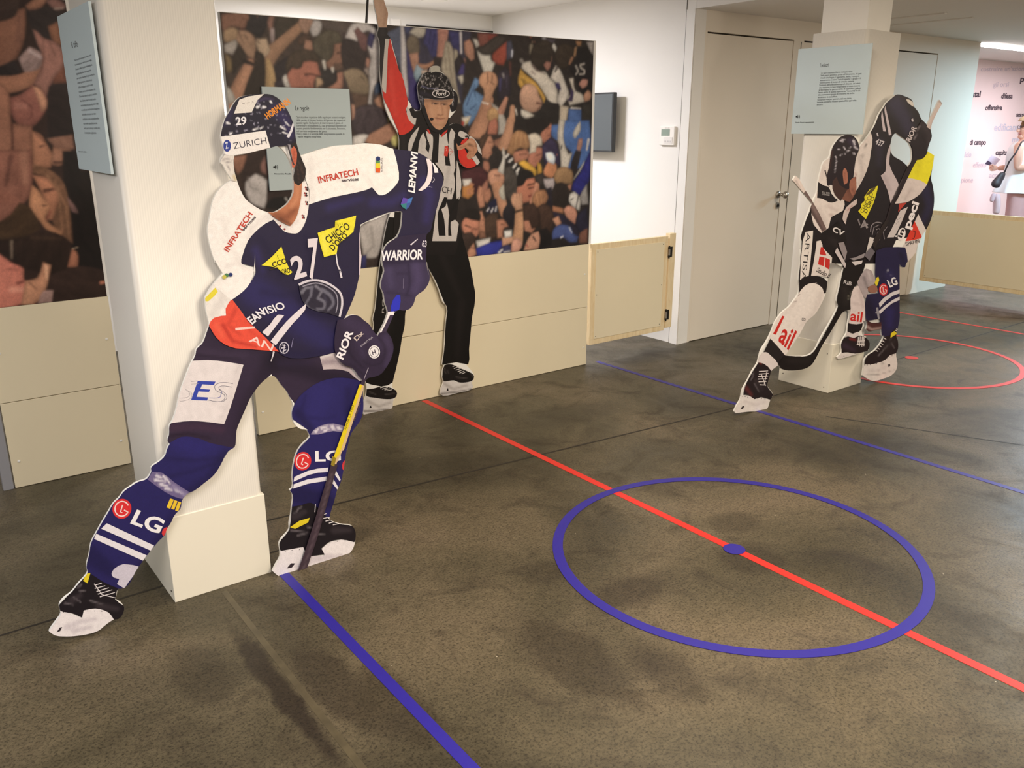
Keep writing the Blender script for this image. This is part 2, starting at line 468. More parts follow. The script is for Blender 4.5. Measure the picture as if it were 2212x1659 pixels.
def pillar(label, bx, inner, ztop, zbase, zceil):
    x0, x1, y0, y1 = bx
    p = thing('pillar', label, 'pillar', ((x0+x1)/2, (y0+y1)/2, 0))
    bm = bmesh.new(); box(bm, x0, x1, y0, y1, 0.0, zbase, bev=0.002)
    o = under(bmo('base_box', bm, M_BASE), p)
    for sy, sz in ((y0+.03, .03), (y1-.03, zbase-.05), (y0+.03, zbase-.06), (y1-.03, .05)):
        bm = bmesh.new(); cyl(bm, (x0+.001, sy, sz), (x0-.0015, sy, sz), .003, seg=10)
        under(bmo('screw', bm, M_IRON), o)
    bm = bmesh.new()
    rounded_shell(bm, x0+.004, x1-.004, y0+.004, y1-.004, zbase, ztop, 0.022, 0.004,
                  wave=lambda x, y: (-.020*math.exp(-((x-(x0+.24))/.07)**2) if y < y0+.03 else 0) )
    s = under(bmo('plastic_sleeve', bm, M_SLEEVE, smooth=True), p)
    bm = bmesh.new(); box(bm, *inner, zbase, zceil)
    under(bmo('pillar_core', bm, M_PILLAR), p)
    return p
LP = (0.604, 0.934, 2.635, 3.014)
RP = (4.345, 4.690, 2.668, 3.012)
pillar('white plastic wrapped pillar on a box base behind the big player cutout', LP, (LP[0]+.03, LP[1]-.03, LP[2]+.03, LP[3]-.03), 2.10, 0.300, 2.385)
pillar('far pillar in a clear plastic sleeve behind the duelling players cutout', RP, (RP[0]+.028, RP[1]-.095, RP[2]+.028, RP[3]-.045), 1.985, 0.293, 2.385)

# ================================================================== half gates of pine
def gate(label, axis, a0, a1, const, z0, z1, hinge_end=None, depth=0.03, fw=0.045, panel_m=None):
    """axis 'x': in the plane y = const; axis 'y': in the plane x = const"""
    g = thing('half_gate', label, 'gate', ((a0+a1)/2, const, z0) if axis == 'x' else (const, (a0+a1)/2, z0))
    def bxx(name, m_, u0, u1, w0, w1, v0, v1, par=g, bev=0.002):
        if axis == 'x': return boxo(name, m_, par, u0, u1, w0, w1, v0, v1, bev=bev)
        return boxo(name, m_, par, w0, w1, u0, u1, v0, v1, bev=bev)
    c0, c1 = const, const+depth
    for nm, (u0, u1, v0, v1) in (('top_rail', (a0, a1, z1-fw, z1)), ('bottom_rail', (a0, a1, z0, z0+fw)),
                                 ('stile', (a0, a0+fw, z0+fw, z1-fw)), ('stile', (a1-fw, a1, z0+fw, z1-fw))):
        bxx(nm, M_WOOD, u0, u1, c0, c1, v0, v1)
    pn = bxx('gate_panel', M_PANEL, a0+fw-.008, a1-fw+.008, c0-.003, c0+.006, z0+fw-.008, z1-fw+.008, bev=0.001)
    for u in (a0+fw+.006, a1-fw-.006):
        for v in (z0+fw+.008, z1-fw-.008, (z0+z1)/2):
            bm = bmesh.new()
            p = (u, c0-.003, v) if axis == 'x' else (c0-.003, u, v)
            q = (u, c0-.0045, v) if axis == 'x' else (c0-.0045, u, v)
            cyl(bm, p, q, .0028, seg=8)
            under(bmo('panel_screw', bm, M_IRON), pn)
    return g, bxx
g1, bxx1 = gate('pine framed half gate between the crowd board and the white wall corner', 'x', 3.665, 4.37, 4.0, 0.125, 0.785)
bxx1('hinge_post', M_WOOD, 4.385, 4.445, 4.0, 4.04, 0.14, 0.80)
for zz in (0.235, 0.675):
    bm = bmesh.new()
    box(bm, 4.372, 4.412, 3.9965, 4.0, zz-.035, zz+.035)
    cyl(bm, (4.378, 3.994, zz-.042), (4.378, 3.994, zz+.042), .006, seg=12)
    h = under(bmo('hinge', bm, M_IRON), g1)
    bm = bmesh.new(); cyl(bm, (4.378, 3.9935, zz-.022), (4.378, 3.9935, zz+.022), .0072, seg=12)
    under(bmo('hinge_knuckle', bm, M_STEEL), h)
gate('far pine framed half gate at the right edge in front of the word wall', 'y', 2.75, 3.95, 7.73, 0.13, 0.772)
g3, _ = gate('end of a pine half gate at the left edge beside the first crowd board', 'x', -0.55, 0.268, 4.02, 0.10, 0.36)

p_ = thing('gate_post', 'grey post at the left edge beside the first crowd board', 'post', (.31, 4.02, 0))
boxo('post', mat('post_grey', (150, 150, 156), .5), p_, .286, .326, 4.0, 4.04, 0, .384, bev=.002)

# ================================================================== printing: colour fields stored on a fine mesh
def smooth_poly(pts, sub=3, corner=65, closed=True):
    """rounded outline through measured points; sharp turns stay sharp"""
    P = np.asarray(pts, float); n = len(P)
    if n < 4 or sub < 2: return P
    prv = np.roll(P, 1, 0); nxt = np.roll(P, -1, 0)
    d0 = P-prv; d1 = nxt-P
    l0 = np.hypot(*d0.T)+1e-9; l1 = np.hypot(*d1.T)+1e-9
    cosang = (d0*d1).sum(1)/(l0*l1)
    sharp = cosang < math.cos(math.radians(corner))
    t = (d0/l0[:, None]+d1/l1[:, None])/2
    t[sharp] = 0
    out = []
    for i in range(n if closed else n-1):
        j = (i+1) % n
        L = l1[i]
        a, b = P[i], P[j]; ta, tb = t[i]*L, t[j]*L
        if sharp[i] and sharp[j]: out.append(a); continue
        for k in range(sub):
            u = k/sub
            h00 = 2*u**3-3*u**2+1; h10 = u**3-2*u**2+u; h01 = -2*u**3+3*u**2; h11 = u**3-u**2
            out.append(h00*a+h10*ta+h01*b+h11*tb)
    if not closed: out.append(P[-1])
    return np.array(out)

class Painter:
    """lays soft shapes of ink over a grid of printed spots; X, Y are the spots' picture coordinates"""
    def __init__(s, X, Y, base):
        s.X, s.Y = X, Y
        s.C = np.empty((len(X), 3)); s.C[:] = lin(base)
        s.T = lambda p: p; s.rng = np.random.default_rng(5); s.tex = 0.0
    def tile(s, *a): s.T = tile(*a); s.k = a[2]
    def _blend(s, idx, al, col, shade=None):
        c = lin(col)
        c = c[None, :] if shade is None else c[None, :]*shade[:, None]
        s.C[idx] = s.C[idx]*(1-al[:, None]) + c*al[:, None]
    def weave(s, x, y, amp, lam):
        """creases, strands and blotches inside one shape of the picture"""
        r = s.rng; th = r.uniform(0, math.pi); f = r.uniform(0, 6.28, 4); l = lam*r.uniform(.8, 1.5)
        u = x*math.cos(th)+y*math.sin(th); v = -x*math.sin(th)+y*math.cos(th)
        n = .6*np.sin(u/l+f[0]+1.4*np.sin(v/(2.6*l)+f[1]))+.4*np.sin(u/(.42*l)+f[2]+1.2*np.sin(v/(1.5*l)+f[3]))
        return 1+amp*n
    @staticmethod
    def _sd(x, y, P):
        d2 = np.full(len(x), 1e18); ins = np.zeros(len(x), bool)
        n = len(P)
        for i in range(n):
            ax, ay = P[i]; bx, by = P[(i+1) % n]
            ex, ey = bx-ax, by-ay; L = ex*ex+ey*ey+1e-12
            t = np.clip(((x-ax)*ex+(y-ay)*ey)/L, 0, 1)
            d2 = np.minimum(d2, (x-ax-t*ex)**2+(y-ay-t*ey)**2)
            c = ((ay > y) != (by > y))
            if ey != 0: ins ^= c & (x < ax+(y-ay)*ex/ey)
        d = np.sqrt(d2); return np.where(ins, d, -d)
    def p(s, col, pts, soft=1.6, g=None, a=1.0, sub=3, tex=0.0, lam=5.0):
        P = smooth_poly(s.T(pts), sub)
        lo = P.min(0)-soft; hi = P.max(0)+soft
        idx = np.nonzero((s.X > lo[0]) & (s.X < hi[0]) & (s.Y > lo[1]) & (s.Y < hi[1]))[0]
        if not len(idx): return
        x, y = s.X[idx], s.Y[idx]
        sd = s._sd(x, y, P)
        al = np.clip(sd/(2*soft)+0.5, 0, 1); al = al*al*(3-2*al)*a
        sh = None
        if g:
            c = (lo+hi)/2; r = max((hi-lo))/2
            sh = np.clip(1+g[2]*((x-c[0])*g[0]+(y-c[1])*g[1])/r, .25, 2)
            if len(g) > 3: sh = sh*np.clip(0.62+0.38*np.clip(sd/g[3], 0, 1), 0, 1.2)
        if tex: sh = s.weave(x, y, tex, lam)*(1 if sh is None else sh)
        s._blend(idx, al, col, sh)
    def e(s, col, x, y, rx, ry, ang=0, soft=1.6, g=None, a=1.0):
        t = np.linspace(0, 2*math.pi, 18, endpoint=False); ca, sa = math.cos(math.radians(ang)), math.sin(math.radians(ang))
        pts = [(x+rx*math.cos(q)*ca-ry*math.sin(q)*sa, y+rx*math.cos(q)*sa+ry*math.sin(q)*ca) for q in t]
        s.p(col, pts, soft, g, a, 2)
    def s_(s, col, pts, wid, soft=1.2, a=1.0, round_=0.0):
        """tapered stroke; wid = (start, end) in tile units; round_ > 0 shades across like a limb in the picture"""
        P = smooth_poly(s.T(pts), 4, 80, closed=False) if True else None
        n = len(P); k = 1.0/s.k
        W = np.linspace(wid[0], wid[1], n)*k/2
        lo = P.min(0)-W.max()-soft; hi = P.max(0)+W.max()+soft
        idx = np.nonzero((s.X > lo[0]) & (s.X < hi[0]) & (s.Y > lo[1]) & (s.Y < hi[1]))[0]
        if not len(idx): return
        x, y = s.X[idx], s.Y[idx]
        best = np.full(len(x), 1e9); side = np.zeros(len(x)); ww = np.ones(len(x))
        for i in range(n-1):
            ax, ay = P[i]; ex, ey = P[i+1]-P[i]; L = ex*ex+ey*ey+1e-12
            t = np.clip(((x-ax)*ex+(y-ay)*ey)/L, 0, 1)
            d = np.hypot(x-ax-t*ex, y-ay-t*ey); w_ = W[i]+(W[i+1]-W[i])*t
            q = d-w_; m_ = q < best
            best[m_] = q[m_]; ww[m_] = w_[m_]; side[m_] = (((x-ax)*(-ey)+(y-ay)*ex)/math.sqrt(L)/w_)[m_]
        al = np.clip(-best/(2*soft)+.5, 0, 1); al = al*al*(3-2*al)*a
        sh = None
        if round_: sh = s.weave(x, y, .05, 7)*np.clip(1.06 - abs(round_)*np.clip(np.abs(side)-.25, 0, 1) - round_*.35*side, .3, 1.5)
        s._blend(idx, al, col, sh)
    # --- people in the printed photograph
    def fist(s, x, y, r, col, ang=0):
        s.e(col, x, y, r, r*.9, ang, 1.5, (-.5, -.8, .22))
        d = tuple(c*.62 for c in col)
        for k in (-.5, 0, .5):
            ca, sa = math.cos(math.radians(ang)), math.sin(math.radians(ang))
            x0, y0 = x+k*r*ca, y+k*r*sa
            s.s_(d, [(x0+.0*r*sa, y0), (x0+.75*r*sa, y0-.75*r*ca)], (r*.10, r*.08), .9, .6)
    def face(s, x, y, r, col, hair, look='R', tilt=0, style='short', beard=False):
        """head in the picture: r = half height of the head"""
        f = {'R': 1, 'L': -1, 'F': 0, 'Q': .5, 'q': -.5, 'B': 9}[look]
        ca, sa = math.cos(math.radians(tilt)), math.sin(math.radians(tilt))
        def P(u, v): return (x+r*(u*ca-v*sa), y+r*(u*sa+v*ca))
        dk = tuple(c*.55 for c in col)
        if style == 'long': s.p(tuple(c*.9 for c in hair), [P(-.8, -.7), P(0, -1.08), P(.8, -.7), P(.95, .4), P(.9, 1.5), P(-.9, 1.5), P(-.95, .4)], 2, (.3, -.8, .25))
        if f == 9:
            s.e(hair, x, y, r*.8, r, tilt, 2, (-.4, -.8, .35)); 
            s.s_(tuple(c*.9 for c in col), [P(-.35, .8), P(.35, .8)], (r*.3, r*.3), 1.5)
            for sd in (-1, 1): s.e(col, *P(.8*sd, .15), r*.13, r*.22, tilt, 1.2)
            return
        s.p(tuple(c*.8 for c in col), [P(-.35-.2*f, .3), P(.3-.2*f, .3), P(.4-.25*f, 1.25), P(-.5-.25*f, 1.25)], 1.5)
        if abs(f) < 1:
            s.p(col, [P(-.62, -.6), P(0, -.95), P(.62, -.6), P(.68, .1), P(.5, .62), P(.1+.1*f, .98), P(-.3, .9), P(-.55, .55), P(-.68, .1)], 1.6, (.2, -.9, .16, r*.05))
            e0 = .28; c = .12*f*2
            for sd in (-1, 1):
                s.s_(dk, [P(c+sd*e0-.13, -.08), P(c+sd*e0+.13, -.08)], (r*.10, r*.08), .9, .9)
                s.s_(tuple(q*.5 for q in hair), [P(c+sd*e0-.17, -.24), P(c+sd*e0+.17, -.25)], (r*.09, r*.07), .9, .8)
            s.s_(dk, [P(c*1.3, -.05), P(c*1.3+.1, .28), P(c*1.3-.1, .32)], (r*.05, r*.09), 1, .55)
            s.s_((120, 60, 55), [P(c-.22, .56), P(c+.22, .55)], (r*.12, r*.10), 1, .8)
        else:
            q = f
            s.p(col, [P(-.6*q, -.7), P(.25*q, -.95), P(.62*q, -.5), P(.66*q, -.15), P(.92*q, .2), P(.70*q, .30), P(.74*q, .48), P(.68*q, .60), P(.62*q, .86), P(.2*q, .98), P(-.25*q, .70), P(-.6*q, .4)], 1.5, (.5*q, -.6, .15, r*.05))
            s.s_(dk, [P(.38*q, -.10), P(.60*q, -.08)], (r*.12, r*.06), .9, .9)
            s.s_(tuple(c*.5 for c in hair), [P(.32*q, -.26), P(.66*q, -.24)], (r*.09, r*.06), .9, .8)
            s.s_((115, 58, 52), [P(.50*q, .55), P(.74*q, .52)], (r*.10, r*.06), .9, .85)
            s.e(tuple(c*.86 for c in col), *P(-.22*q, .1), r*.13, r*.24, tilt, 1.2)
            s.s_(dk, [P(-.30*q, .0), P(-.22*q, .2)], (r*.06, r*.04), .9, .5)
        if beard:
            s.p(tuple(c*.75 for c in hair), [P(-.5+.3*f, .35), P(.2+.45*f, .66), P(.35+.4*f, .45), P(.45+.25*f, .75), P(.1+.3*f, 1.05), P(-.4+.2*f, .8)], 2.5, a=.6)
        if style in ('short', 'long'):
            h = f if abs(f) <= 1 else 0
            s.p(hair, [P(-.80-.05*h, .12-.1*abs(h)), P(-.86-.1*h, -.45), P(-.5-.1*h, -1.02), P(.1, -1.16), P(.62, -.95), P(.78, -.5), P(.70+.02*h, -.15), P(.58, -.42), P(.2+.12*h, -.62), P(-.22+.1*h, -.5), P(-.5+.0*h, -.18), P(-.58, .15)] if h >= 0 else
                [P(.80-.05*h, .12-.1*abs(h)), P(.86-.1*h, -.45), P(.5-.1*h, -1.02), P(-.1, -1.16), P(-.62, -.95), P(-.78, -.5), P(-.70, -.15), P(-.58, -.42), P(-.2+.12*h, -.62), P(.22+.1*h, -.5), P(.5, -.18), P(.58, .15)], 1.8, (-.2, -.8, .35))
            for k in range(5):
                u = -.5+.25*k
                s.s_(tuple(min(255, c*1.45+12) for c in hair), [P(u, -.95+.1*abs(u)), P(u*1.15+.08, -.62)], (r*.05, r*.03), 1.2, .35)

def print_sheet(name, x0, x1, z0, z1, y, step, base, paint, parent, ink_scale):
    nx = int(round((x1-x0)/step))+1; nz = int(round((z1-z0)/step))+1
    xs = np.linspace(x0, x1, nx); zs = np.linspace(z0, z1, nz)
    GX, GZ = np.meshgrid(xs, zs)
    P = np.stack([GX.ravel(), np.full(GX.size, y), GZ.ravel()], 1)
    X, Y = proj(P)
    pt = Painter(X, Y, base)
    paint(pt)
    C = pt.C
    # the enlargement is soft, a little washed out and grainy
    C = C.reshape(nz, nx, 3)
    for ax in (0, 1): C = (np.roll(C, 1, ax)+2*C+np.roll(C, -1, ax))/4
    C = C.reshape(-1, 3); lum = C @ np.array([.25, .65, .10]); C = lum[:, None]+.90*(C-lum[:, None]); C = C*(np.clip(lum, .004, 1)/.18)[:, None]**.16
    g = RNG.normal(0, 1, (nz, nx)); 
    g = (g+np.roll(g, 1, 0)+np.roll(g, 1, 1)+np.roll(g, (1, 1), (0, 1)))/2
    lo = RNG.normal(0, 1, (nz//6+2, nx//6+2)); lo = np.kron(lo, np.ones((6, 6)))[:nz, :nx]
    for ax in (0, 1):
        for _ in range(3): lo = (lo+np.roll(lo, 2, ax)+np.roll(lo, -2, ax))/3
    C = C*(1+0.045*g.ravel()[:, None]+0.10*lo.ravel()[:, None])*ink_scale
    C = np.clip(C, 0.001, 0.92)
    me = bpy.data.meshes.new(name)
    i = np.arange(nx*nz).reshape(nz, nx)
    F = np.stack([i[:-1, :-1], i[:-1, 1:], i[1:, 1:], i[1:, :-1]], -1).reshape(-1, 4)
    me.vertices.add(len(P)); me.vertices.foreach_set('co', P.ravel())
    me.loops.add(F.size); me.loops.foreach_set('vertex_index', F.ravel().astype(np.int32))
    me.polygons.add(len(F)); me.polygons.foreach_set('loop_start', np.arange(0, F.size, 4, dtype=np.int32))
    me.update(calc_edges=True)
    at = me.color_attributes.new('ink', 'FLOAT_COLOR', 'POINT')
    at.data.foreach_set('color', np.concatenate([C, np.ones((len(C), 1))], 1).astype(np.float32).ravel())
    o = obj(name, me, M_PRINT)
    under(o, parent)
    return o

def paint_crowd(P):
    def sk(c, pts, g=(-.35, -.7, .20, 4.0), soft=1.5): P.p(c, pts, soft, g, tex=.05, lam=8)      # lit flesh
    def cl(c, pts, g=(-.2, -.7, .22), soft=1.7, a=1.0): P.p(c, pts, soft, (*g, 5.0) if len(g) == 3 and sum(c) > 150 else g, a, tex=.13 if sum(c) < 260 else .07, lam=3.2 if sum(c) < 260 else 7)  # cloth, hair
    def ln(c, pts, w0, w1=None, a=.85, soft=1.0): P.s_(c, pts, (w0, w1 or w0), soft, a)
    # ---------------- upper left
    P.tile(470, 15, 7.373)
    cl((80, 66, 60), '0,0 2300,0 2300,1700 0,1700', (0, -1, .1), 3)
    cl((62, 56, 58), '480,60 860,90 790,300 680,500 520,400 440,340 480,200')
    cl((150, 112, 100), '830,110 910,110 880,300 905,580 850,600 830,400 790,250')
    cl((176, 158, 158), '850,330 905,340 900,540 865,590 835,450')
    cl((78, 69, 60), '920,250 1000,130 1300,130 1290,280 1100,430 930,540')
    cl((96, 84, 80), '1600,200 2212,200 2212,700 2040,640 1900,400 1700,360')
    for x, y, c in ((1690, 260, (170, 165, 165)), (1760, 320, (60, 56, 60)), (1860, 260, (150, 120, 105)), (1960, 300, (168, 162, 158)), (2040, 240, (58, 60, 64)), (2120, 300, (176, 172, 172)), (2100, 460, (180, 176, 178)), (2190, 330, (130, 100, 100)), (2180, 640, (185, 170, 165)), (2080, 600, (75, 62, 66))):
        P.e(c, *P.T([(x, y)])[0], 7, 9, x % 60, 2.4)
    sk((152, 110, 92), '60,60 230,70 480,85 510,190 470,230 460,300 430,345 400,370 330,330 200,320 90,400 70,300')
    cl((96, 76, 68), '50,45 260,60 235,105 150,110 60,130')
    ln((100, 60, 55), '370,350 440,330', 26, 14); ln((92, 62, 54), '400,180 470,185', 22, 10, .6)
    P.s_((166, 128, 102), [(760, 880), (900, 700), (1090, 520), (1330, 300)], (270, 140), 1.4, 1, .35)
    sk((168, 134, 116), '1300,160 1500,175 1540,250 1480,340 1420,470 1360,400 1290,270')
    for q in ('1370,180 1350,260', '1420,190 1410,280', '1470,200 1460,300'): ln((110, 82, 72), q, 16, 10, .6)
    cl((192, 187, 188), '1540,200 1640,230 1660,320 1600,450 1520,470 1470,380 1500,280')
    sk((172, 142, 112), '90,420 130,360 230,325 320,360 345,440 300,510 220,560 110,560')
    sk((168, 134, 110), '340,370 470,385 580,470 610,600 600,860 480,780 360,600 290,520')
    sk((182, 158, 134), '600,510 780,500 830,640 840,700 740,830 660,720 610,600')
    for q in ('330,390 420,600', '430,450 480,520', '600,520 690,590'): ln((92, 66, 54), q, 22, 14, .7)
    cl((172, 164, 160), '100,600 190,560 290,520 320,600 240,760 110,720')
    cl((128, 108, 76), '120,740 200,800 240,900 240,1030 140,1060')
    cl((66, 55, 48), '320,620 480,780 560,900 430,870 250,1080 230,860')
    cl((60, 49, 42), '600,700 720,740 770,1000 740,1270 690,1420 370,1440 480,1100 560,900')
    P.s_((176, 130, 104), [(510, 900), (370, 1180), (240, 1520)], (150, 250), 1.4, 1, .35)
    ln((40, 34, 34), '440,870 560,910', 70, 60, .95); ln((120, 90, 80), '470,790 600,840', 26, 20, .8)
    cl((182, 178, 172), '150,1260 230,1340 300,1500 180,1560 120,1400')
    P.s_((172, 142, 100), [(800, 860), (830, 1000), (850, 1260)], (80, 180), 1.4, 1, .3)
    cl((58, 50, 54), '900,960 1130,780 1180,960 1110,1060 1050,1140 900,1270 940,1150')
    cl((66, 57, 64), '900,1200 1040,1140 1090,1280 900,1280')
    cl((92, 70, 58), '1270,520 1400,410 1500,480 1380,600 1290,610')
    sk((168, 126, 106), '1400,520 1500,540 1525,680 1450,700 1370,650')
    # man with grey hair
    sk((146, 106, 88), '1850,580 1990,560 2020,720 2075,860 2010,900 2060,960 1900,1010 1750,960 1720,860 1830,770')
    cl((94, 86, 72), '1520,560 1640,420 1800,365 1950,430 2000,570 1850,600 1830,780 1760,860 1690,860 1620,800 1530,690', (-.4, -.7, .3))
    cl((92, 76, 66), '1850,900 2010,895 2080,960 1960,1030 1830,1010', a=.7)
    ln((70, 50, 42), '1910,735 2010,725', 34, 20, .8); ln((92, 56, 50), '1960,905 2050,900', 20, 12, .8)
    cl((56, 50, 50), '1620,960 1760,990 1900,1020 1900,1200 1700,1290 1640,1120')
    for q in ('1690,870 1710,985', '1830,980 1838,1030'): ln((200, 196, 190), q, 52, 30)
    # man with a red face
    sk((172, 110, 92), '1120,1060 1200,960 1260,980 1380,870 1590,870 1620,1000 1650,1090 1560,1130 1530,1290 1160,1290 1110,1150')
    cl((80, 66, 54), '1080,960 1150,760 1300,680 1480,690 1620,800 1610,900 1480,850 1360,870 1340,960 1250,990 1180,960 1110,1060', (-.3, -.8, .3))
    P.e((168, 104, 90), *P.T([(1210, 1030)])[0], 6, 10, 10, 1.3)
    ln((84, 48, 44), '1400,1080 1480,1070 1620,1100', 50, 26, .8); ln((110, 62, 54), '1450,1200 1480,1270', 22, 14, .6)
    cl((196, 192, 188), '1035,1130 1090,1070 1165,1290 1080,1280')
    sk((176, 146, 116), '1570,1120 1650,1140 1690,1220 1570,1290')
    sk((172, 122, 102), '1900,1050 2040,1020 2110,1170 1980,1300 1740,1300 1900,1180')
    for q in ('1940,1060 1960,1140', '2010,1050 2040,1130'): ln((104, 66, 56), q, 18, 10, .6)
    # ---------------- upper middle
    P.tile(740, 30, 7.373)
    cl((78, 64, 64), '0,300 700,250 700,1659 0,1659', soft=4)
    cl((62, 58, 78), '980,180 2300,240 2300,1500 980,1300', soft=4)
    cl((186, 181, 182), '40,380 150,160 340,140 540,250 600,380 605,700 580,1000 480,1250 470,1450 380,1430 430,1150 420,900 450,700 400,500 480,330 420,270 330,300 230,440')
    for q in ('480,620 470,1000', '540,430 540,700', '430,1000 400,1300'): ln((140, 134, 134), q, 30, 18, .5, 2)
    cl((64, 53, 53), '0,420 60,390 240,450 390,600 350,800 300,960 60,900 0,800')
    sk((122, 86, 86), '175,270 240,210 320,290 400,370 370,600 300,560 250,440')
    sk((178, 130, 112), '380,700 440,720 420,860 380,840'); cl((160, 145, 138), '345,880 400,850 440,1000 380,960')
    cl((72, 68, 114), '440,290 525,330 470,560 390,480')
    cl((74, 90, 120), '520,1130 600,1080 610,1250 510,1290')
    cl((134, 117, 96), '5,930 130,870 280,890 390,1010 430,1130 420,1290 250,1330 130,1250 60,1080', (-.4, -.8, .28))
    ln((92, 78, 62), '300,1000 350,1060', 36, 20, .7); ln((100, 85, 68), '130,1240 420,1270', 26, 20, .6)
    cl((98, 76, 64), '140,1260 420,1290 400,1480 200,1520')
    sk((158, 116, 94), '500,1370 620,1270 690,1420 720,1659 600,1560')
    cl((90, 97, 122), '700,300 930,190 970,500 940,920 850,720 760,450', (-.8, 0, .2))
    cl((190, 186, 190), '920,180 970,185 1010,500 1030,1000 1085,1430 1020,1300 940,960 930,600', (.9, 0, .18))
    cl((72, 64, 124), '1005,400 1060,640 1140,960 1220,1150 1255,1500 1215,1540 1085,1470 1040,1100 1020,700', (-.7, -.3, .2))
    cl((74, 80, 120), '980,200 1080,200 1060,300 1000,330')
    cl((172, 166, 156), '1060,300 1170,200 1335,225 1290,360 1200,380 1120,330')
    cl((112, 100, 86), '1020,420 1090,330 1200,380 1230,520 1210,660 1090,700 1030,580', (-.4, -.8, .3))
    sk((172, 128, 108), '1060,640 1200,610 1215,760 1140,960 1090,800')
    cl((134, 156, 172), '1130,980 1180,800 1290,880 1270,1030 1190,1100')
    sk((186, 164, 150), '1250,900 1360,880 1400,950 1260,1020')
    cl((70, 68, 124), '1330,230 1540,245 1510,700 1440,700 1340,520 1290,470 1320,330', (-.5, -.5, .25))
    for q in ('1400,280 1380,480', '1470,330 1420,600'): ln((44, 42, 86), q, 40, 20, .6, 2)
    P.s_((174, 124, 110), [(1600, 250), (1590, 450), (1550, 700)], (180, 110), 1.4, 1, .3)
    ln((120, 70, 66), '1560,300 1640,300', 36, 30, .5, 2)
    cl((60, 50, 50), '1460,680 1610,690 1580,980 1390,900 1440,780')
    sk((170, 124, 98), '1180,780 1330,800 1450,740 1450,800 1330,880 1240,860')
    cl((160, 150, 134), '1640,430 1720,460 1790,900 1830,1200 1880,1420 1790,1420 1700,1050 1580,930 1600,650', (-.7, 0, .2))
    for q in ('1680,520 1720,900 1800,1300', '1640,700 1650,900'): ln((116, 106, 92), q, 26, 18, .6, 2)
    P.e((186, 183, 174), *P.T([(1478, 880)])[0], 12, 8.5, 0, 1.2); ln((120, 116, 108), '1400,930 1560,930', 14, 14, .6)
    cl((66, 64, 118), '1690,270 1870,290 1880,620 1760,540 1710,420')
    ln((198, 192, 196), '1880,300 1890,620', 40, 34)
    cl((170, 160, 140), '1780,560 1830,580 1830,720 1780,760')
    sk((174, 128, 108), '1940,440 2030,400 2070,560 2110,740 2040,780 1950,640')
    cl((54, 47, 50), '2060,560 2212,480 2212,1000 2100,1010 1980,960 1830,980 1780,760 1860,640 1920,720 2030,880')
    sk((178, 126, 112), '1930,700 2020,760 2050,890 1990,880')
    cl((76, 66, 130), '1900,800 1960,800 2015,870 1930,985 1830,960')
    cl((182, 176, 166), '1830,1000 1920,970 1950,1080 1890,1120')
    cl((150, 70, 60), '2060,280 2212,280 2212,430 2100,400')
    cl((184, 180, 172), '2080,410 2140,400 2190,520 2130,550')
    # ---------------- upper right
    P.tile(1000, 60, 7.373)
    cl((54, 46, 44), '150,40 2300,150 2300,1700 -10,1700 20,600', soft=4)
    cl((130, 78, 68), '230,80 560,90 520,170 330,290 250,300'); cl((150, 62, 54), '400,110 560,100 470,200 400,210', a=.7)
    sk((172, 126, 106), '20,230 100,180 160,260 185,500 130,530 50,430')
    cl((186, 182, 176), '155,180 220,185 265,280 215,325')
    cl((72, 64, 60), '200,330 330,280 520,130 720,150 640,260 430,430 310,410 230,350')
    cl((156, 74, 58), '465,440 560,330 700,215 710,420 650,600 500,560', (.2, -.8, .25))
    P.e((172, 86, 54), *P.T([(590, 610)])[0], 13, 15, 0, 2, (-.3, -.7, .3))
    cl((80, 80, 100), '690,330 700,220 770,200 800,330 790,470 700,520'); ln((196, 200, 215), '785,360 780,460', 26, 20)
    cl((58, 50, 62), '560,720 690,620 760,760 760,1080 560,1160')
    for q, c in (('600,820 590,1000', (72, 68, 118)), ('690,780 700,960', (76, 66, 88)), ('750,560 760,760', (110, 62, 56)), ('640,740 650,790', (150, 145, 150))): ln(c, q, 40, 24, .7, 2)
    cl((188, 185, 178), '225,355 310,425 440,435 450,510 515,560 460,710 330,710 280,560 240,440', (.2, -.5, .12))
    for q, c in (('1090,290 1080,400', (150, 140, 120)), ('930,520 960,560', (160, 155, 150)), ('1290,160 1310,190', (170, 170, 180)), ('1260,230 1290,200', (120, 115, 120))): ln(c, q, 60, 40, .6, 2)
    cl((96, 88, 104), '1310,170 1480,190 1440,240 1320,220', a=.7)
    cl((62, 52, 44), '1080,400 1160,240 1330,190 1440,290 1460,440 1400,560 1300,680 1180,660 1100,560', (-.3, -.7, .3))
    cl((66, 54, 44), '1490,330 1600,240 1760,290 1780,460 1700,620 1560,660 1470,560', (-.3, -.7, .3))
    cl((198, 196, 192), '1420,290 1450,250 1495,320 1470,385'); sk((160, 112, 98), '1280,590 1330,530 1400,550 1420,440 1400,620 1340,690')
    sk((166, 122, 84), '1790,210 1890,210 1880,290 1820,290'); ln((160, 122, 86), '1800,330 1780,440', 50, 36, .8); ln((156, 112, 84), '1740,480 1700,570', 44, 36, .8)
    cl((40, 35, 35), '1810,330 2050,280 2090,1000 1960,1130 1850,1000 1780,800 1690,650 1800,480')
    cl((158, 151, 150), '1965,225 2085,215 2075,440 2030,380')
    ln((160, 155, 150), '1800,610 1835,690 1800,745', 34, 24, .9); ln((168, 162, 156), '1930,575 1870,590 1880,640 1935,680 1930,735 1860,740', 30, 26, .9)
    cl((196, 152, 60), '920,650 1000,740 1150,860 1320,1090 1290,1210 1180,1000 1000,890 930,960 875,880', (.2, -.5, .25))
    cl((132, 104, 50), '920,800 1000,840 970,900', a=.7)
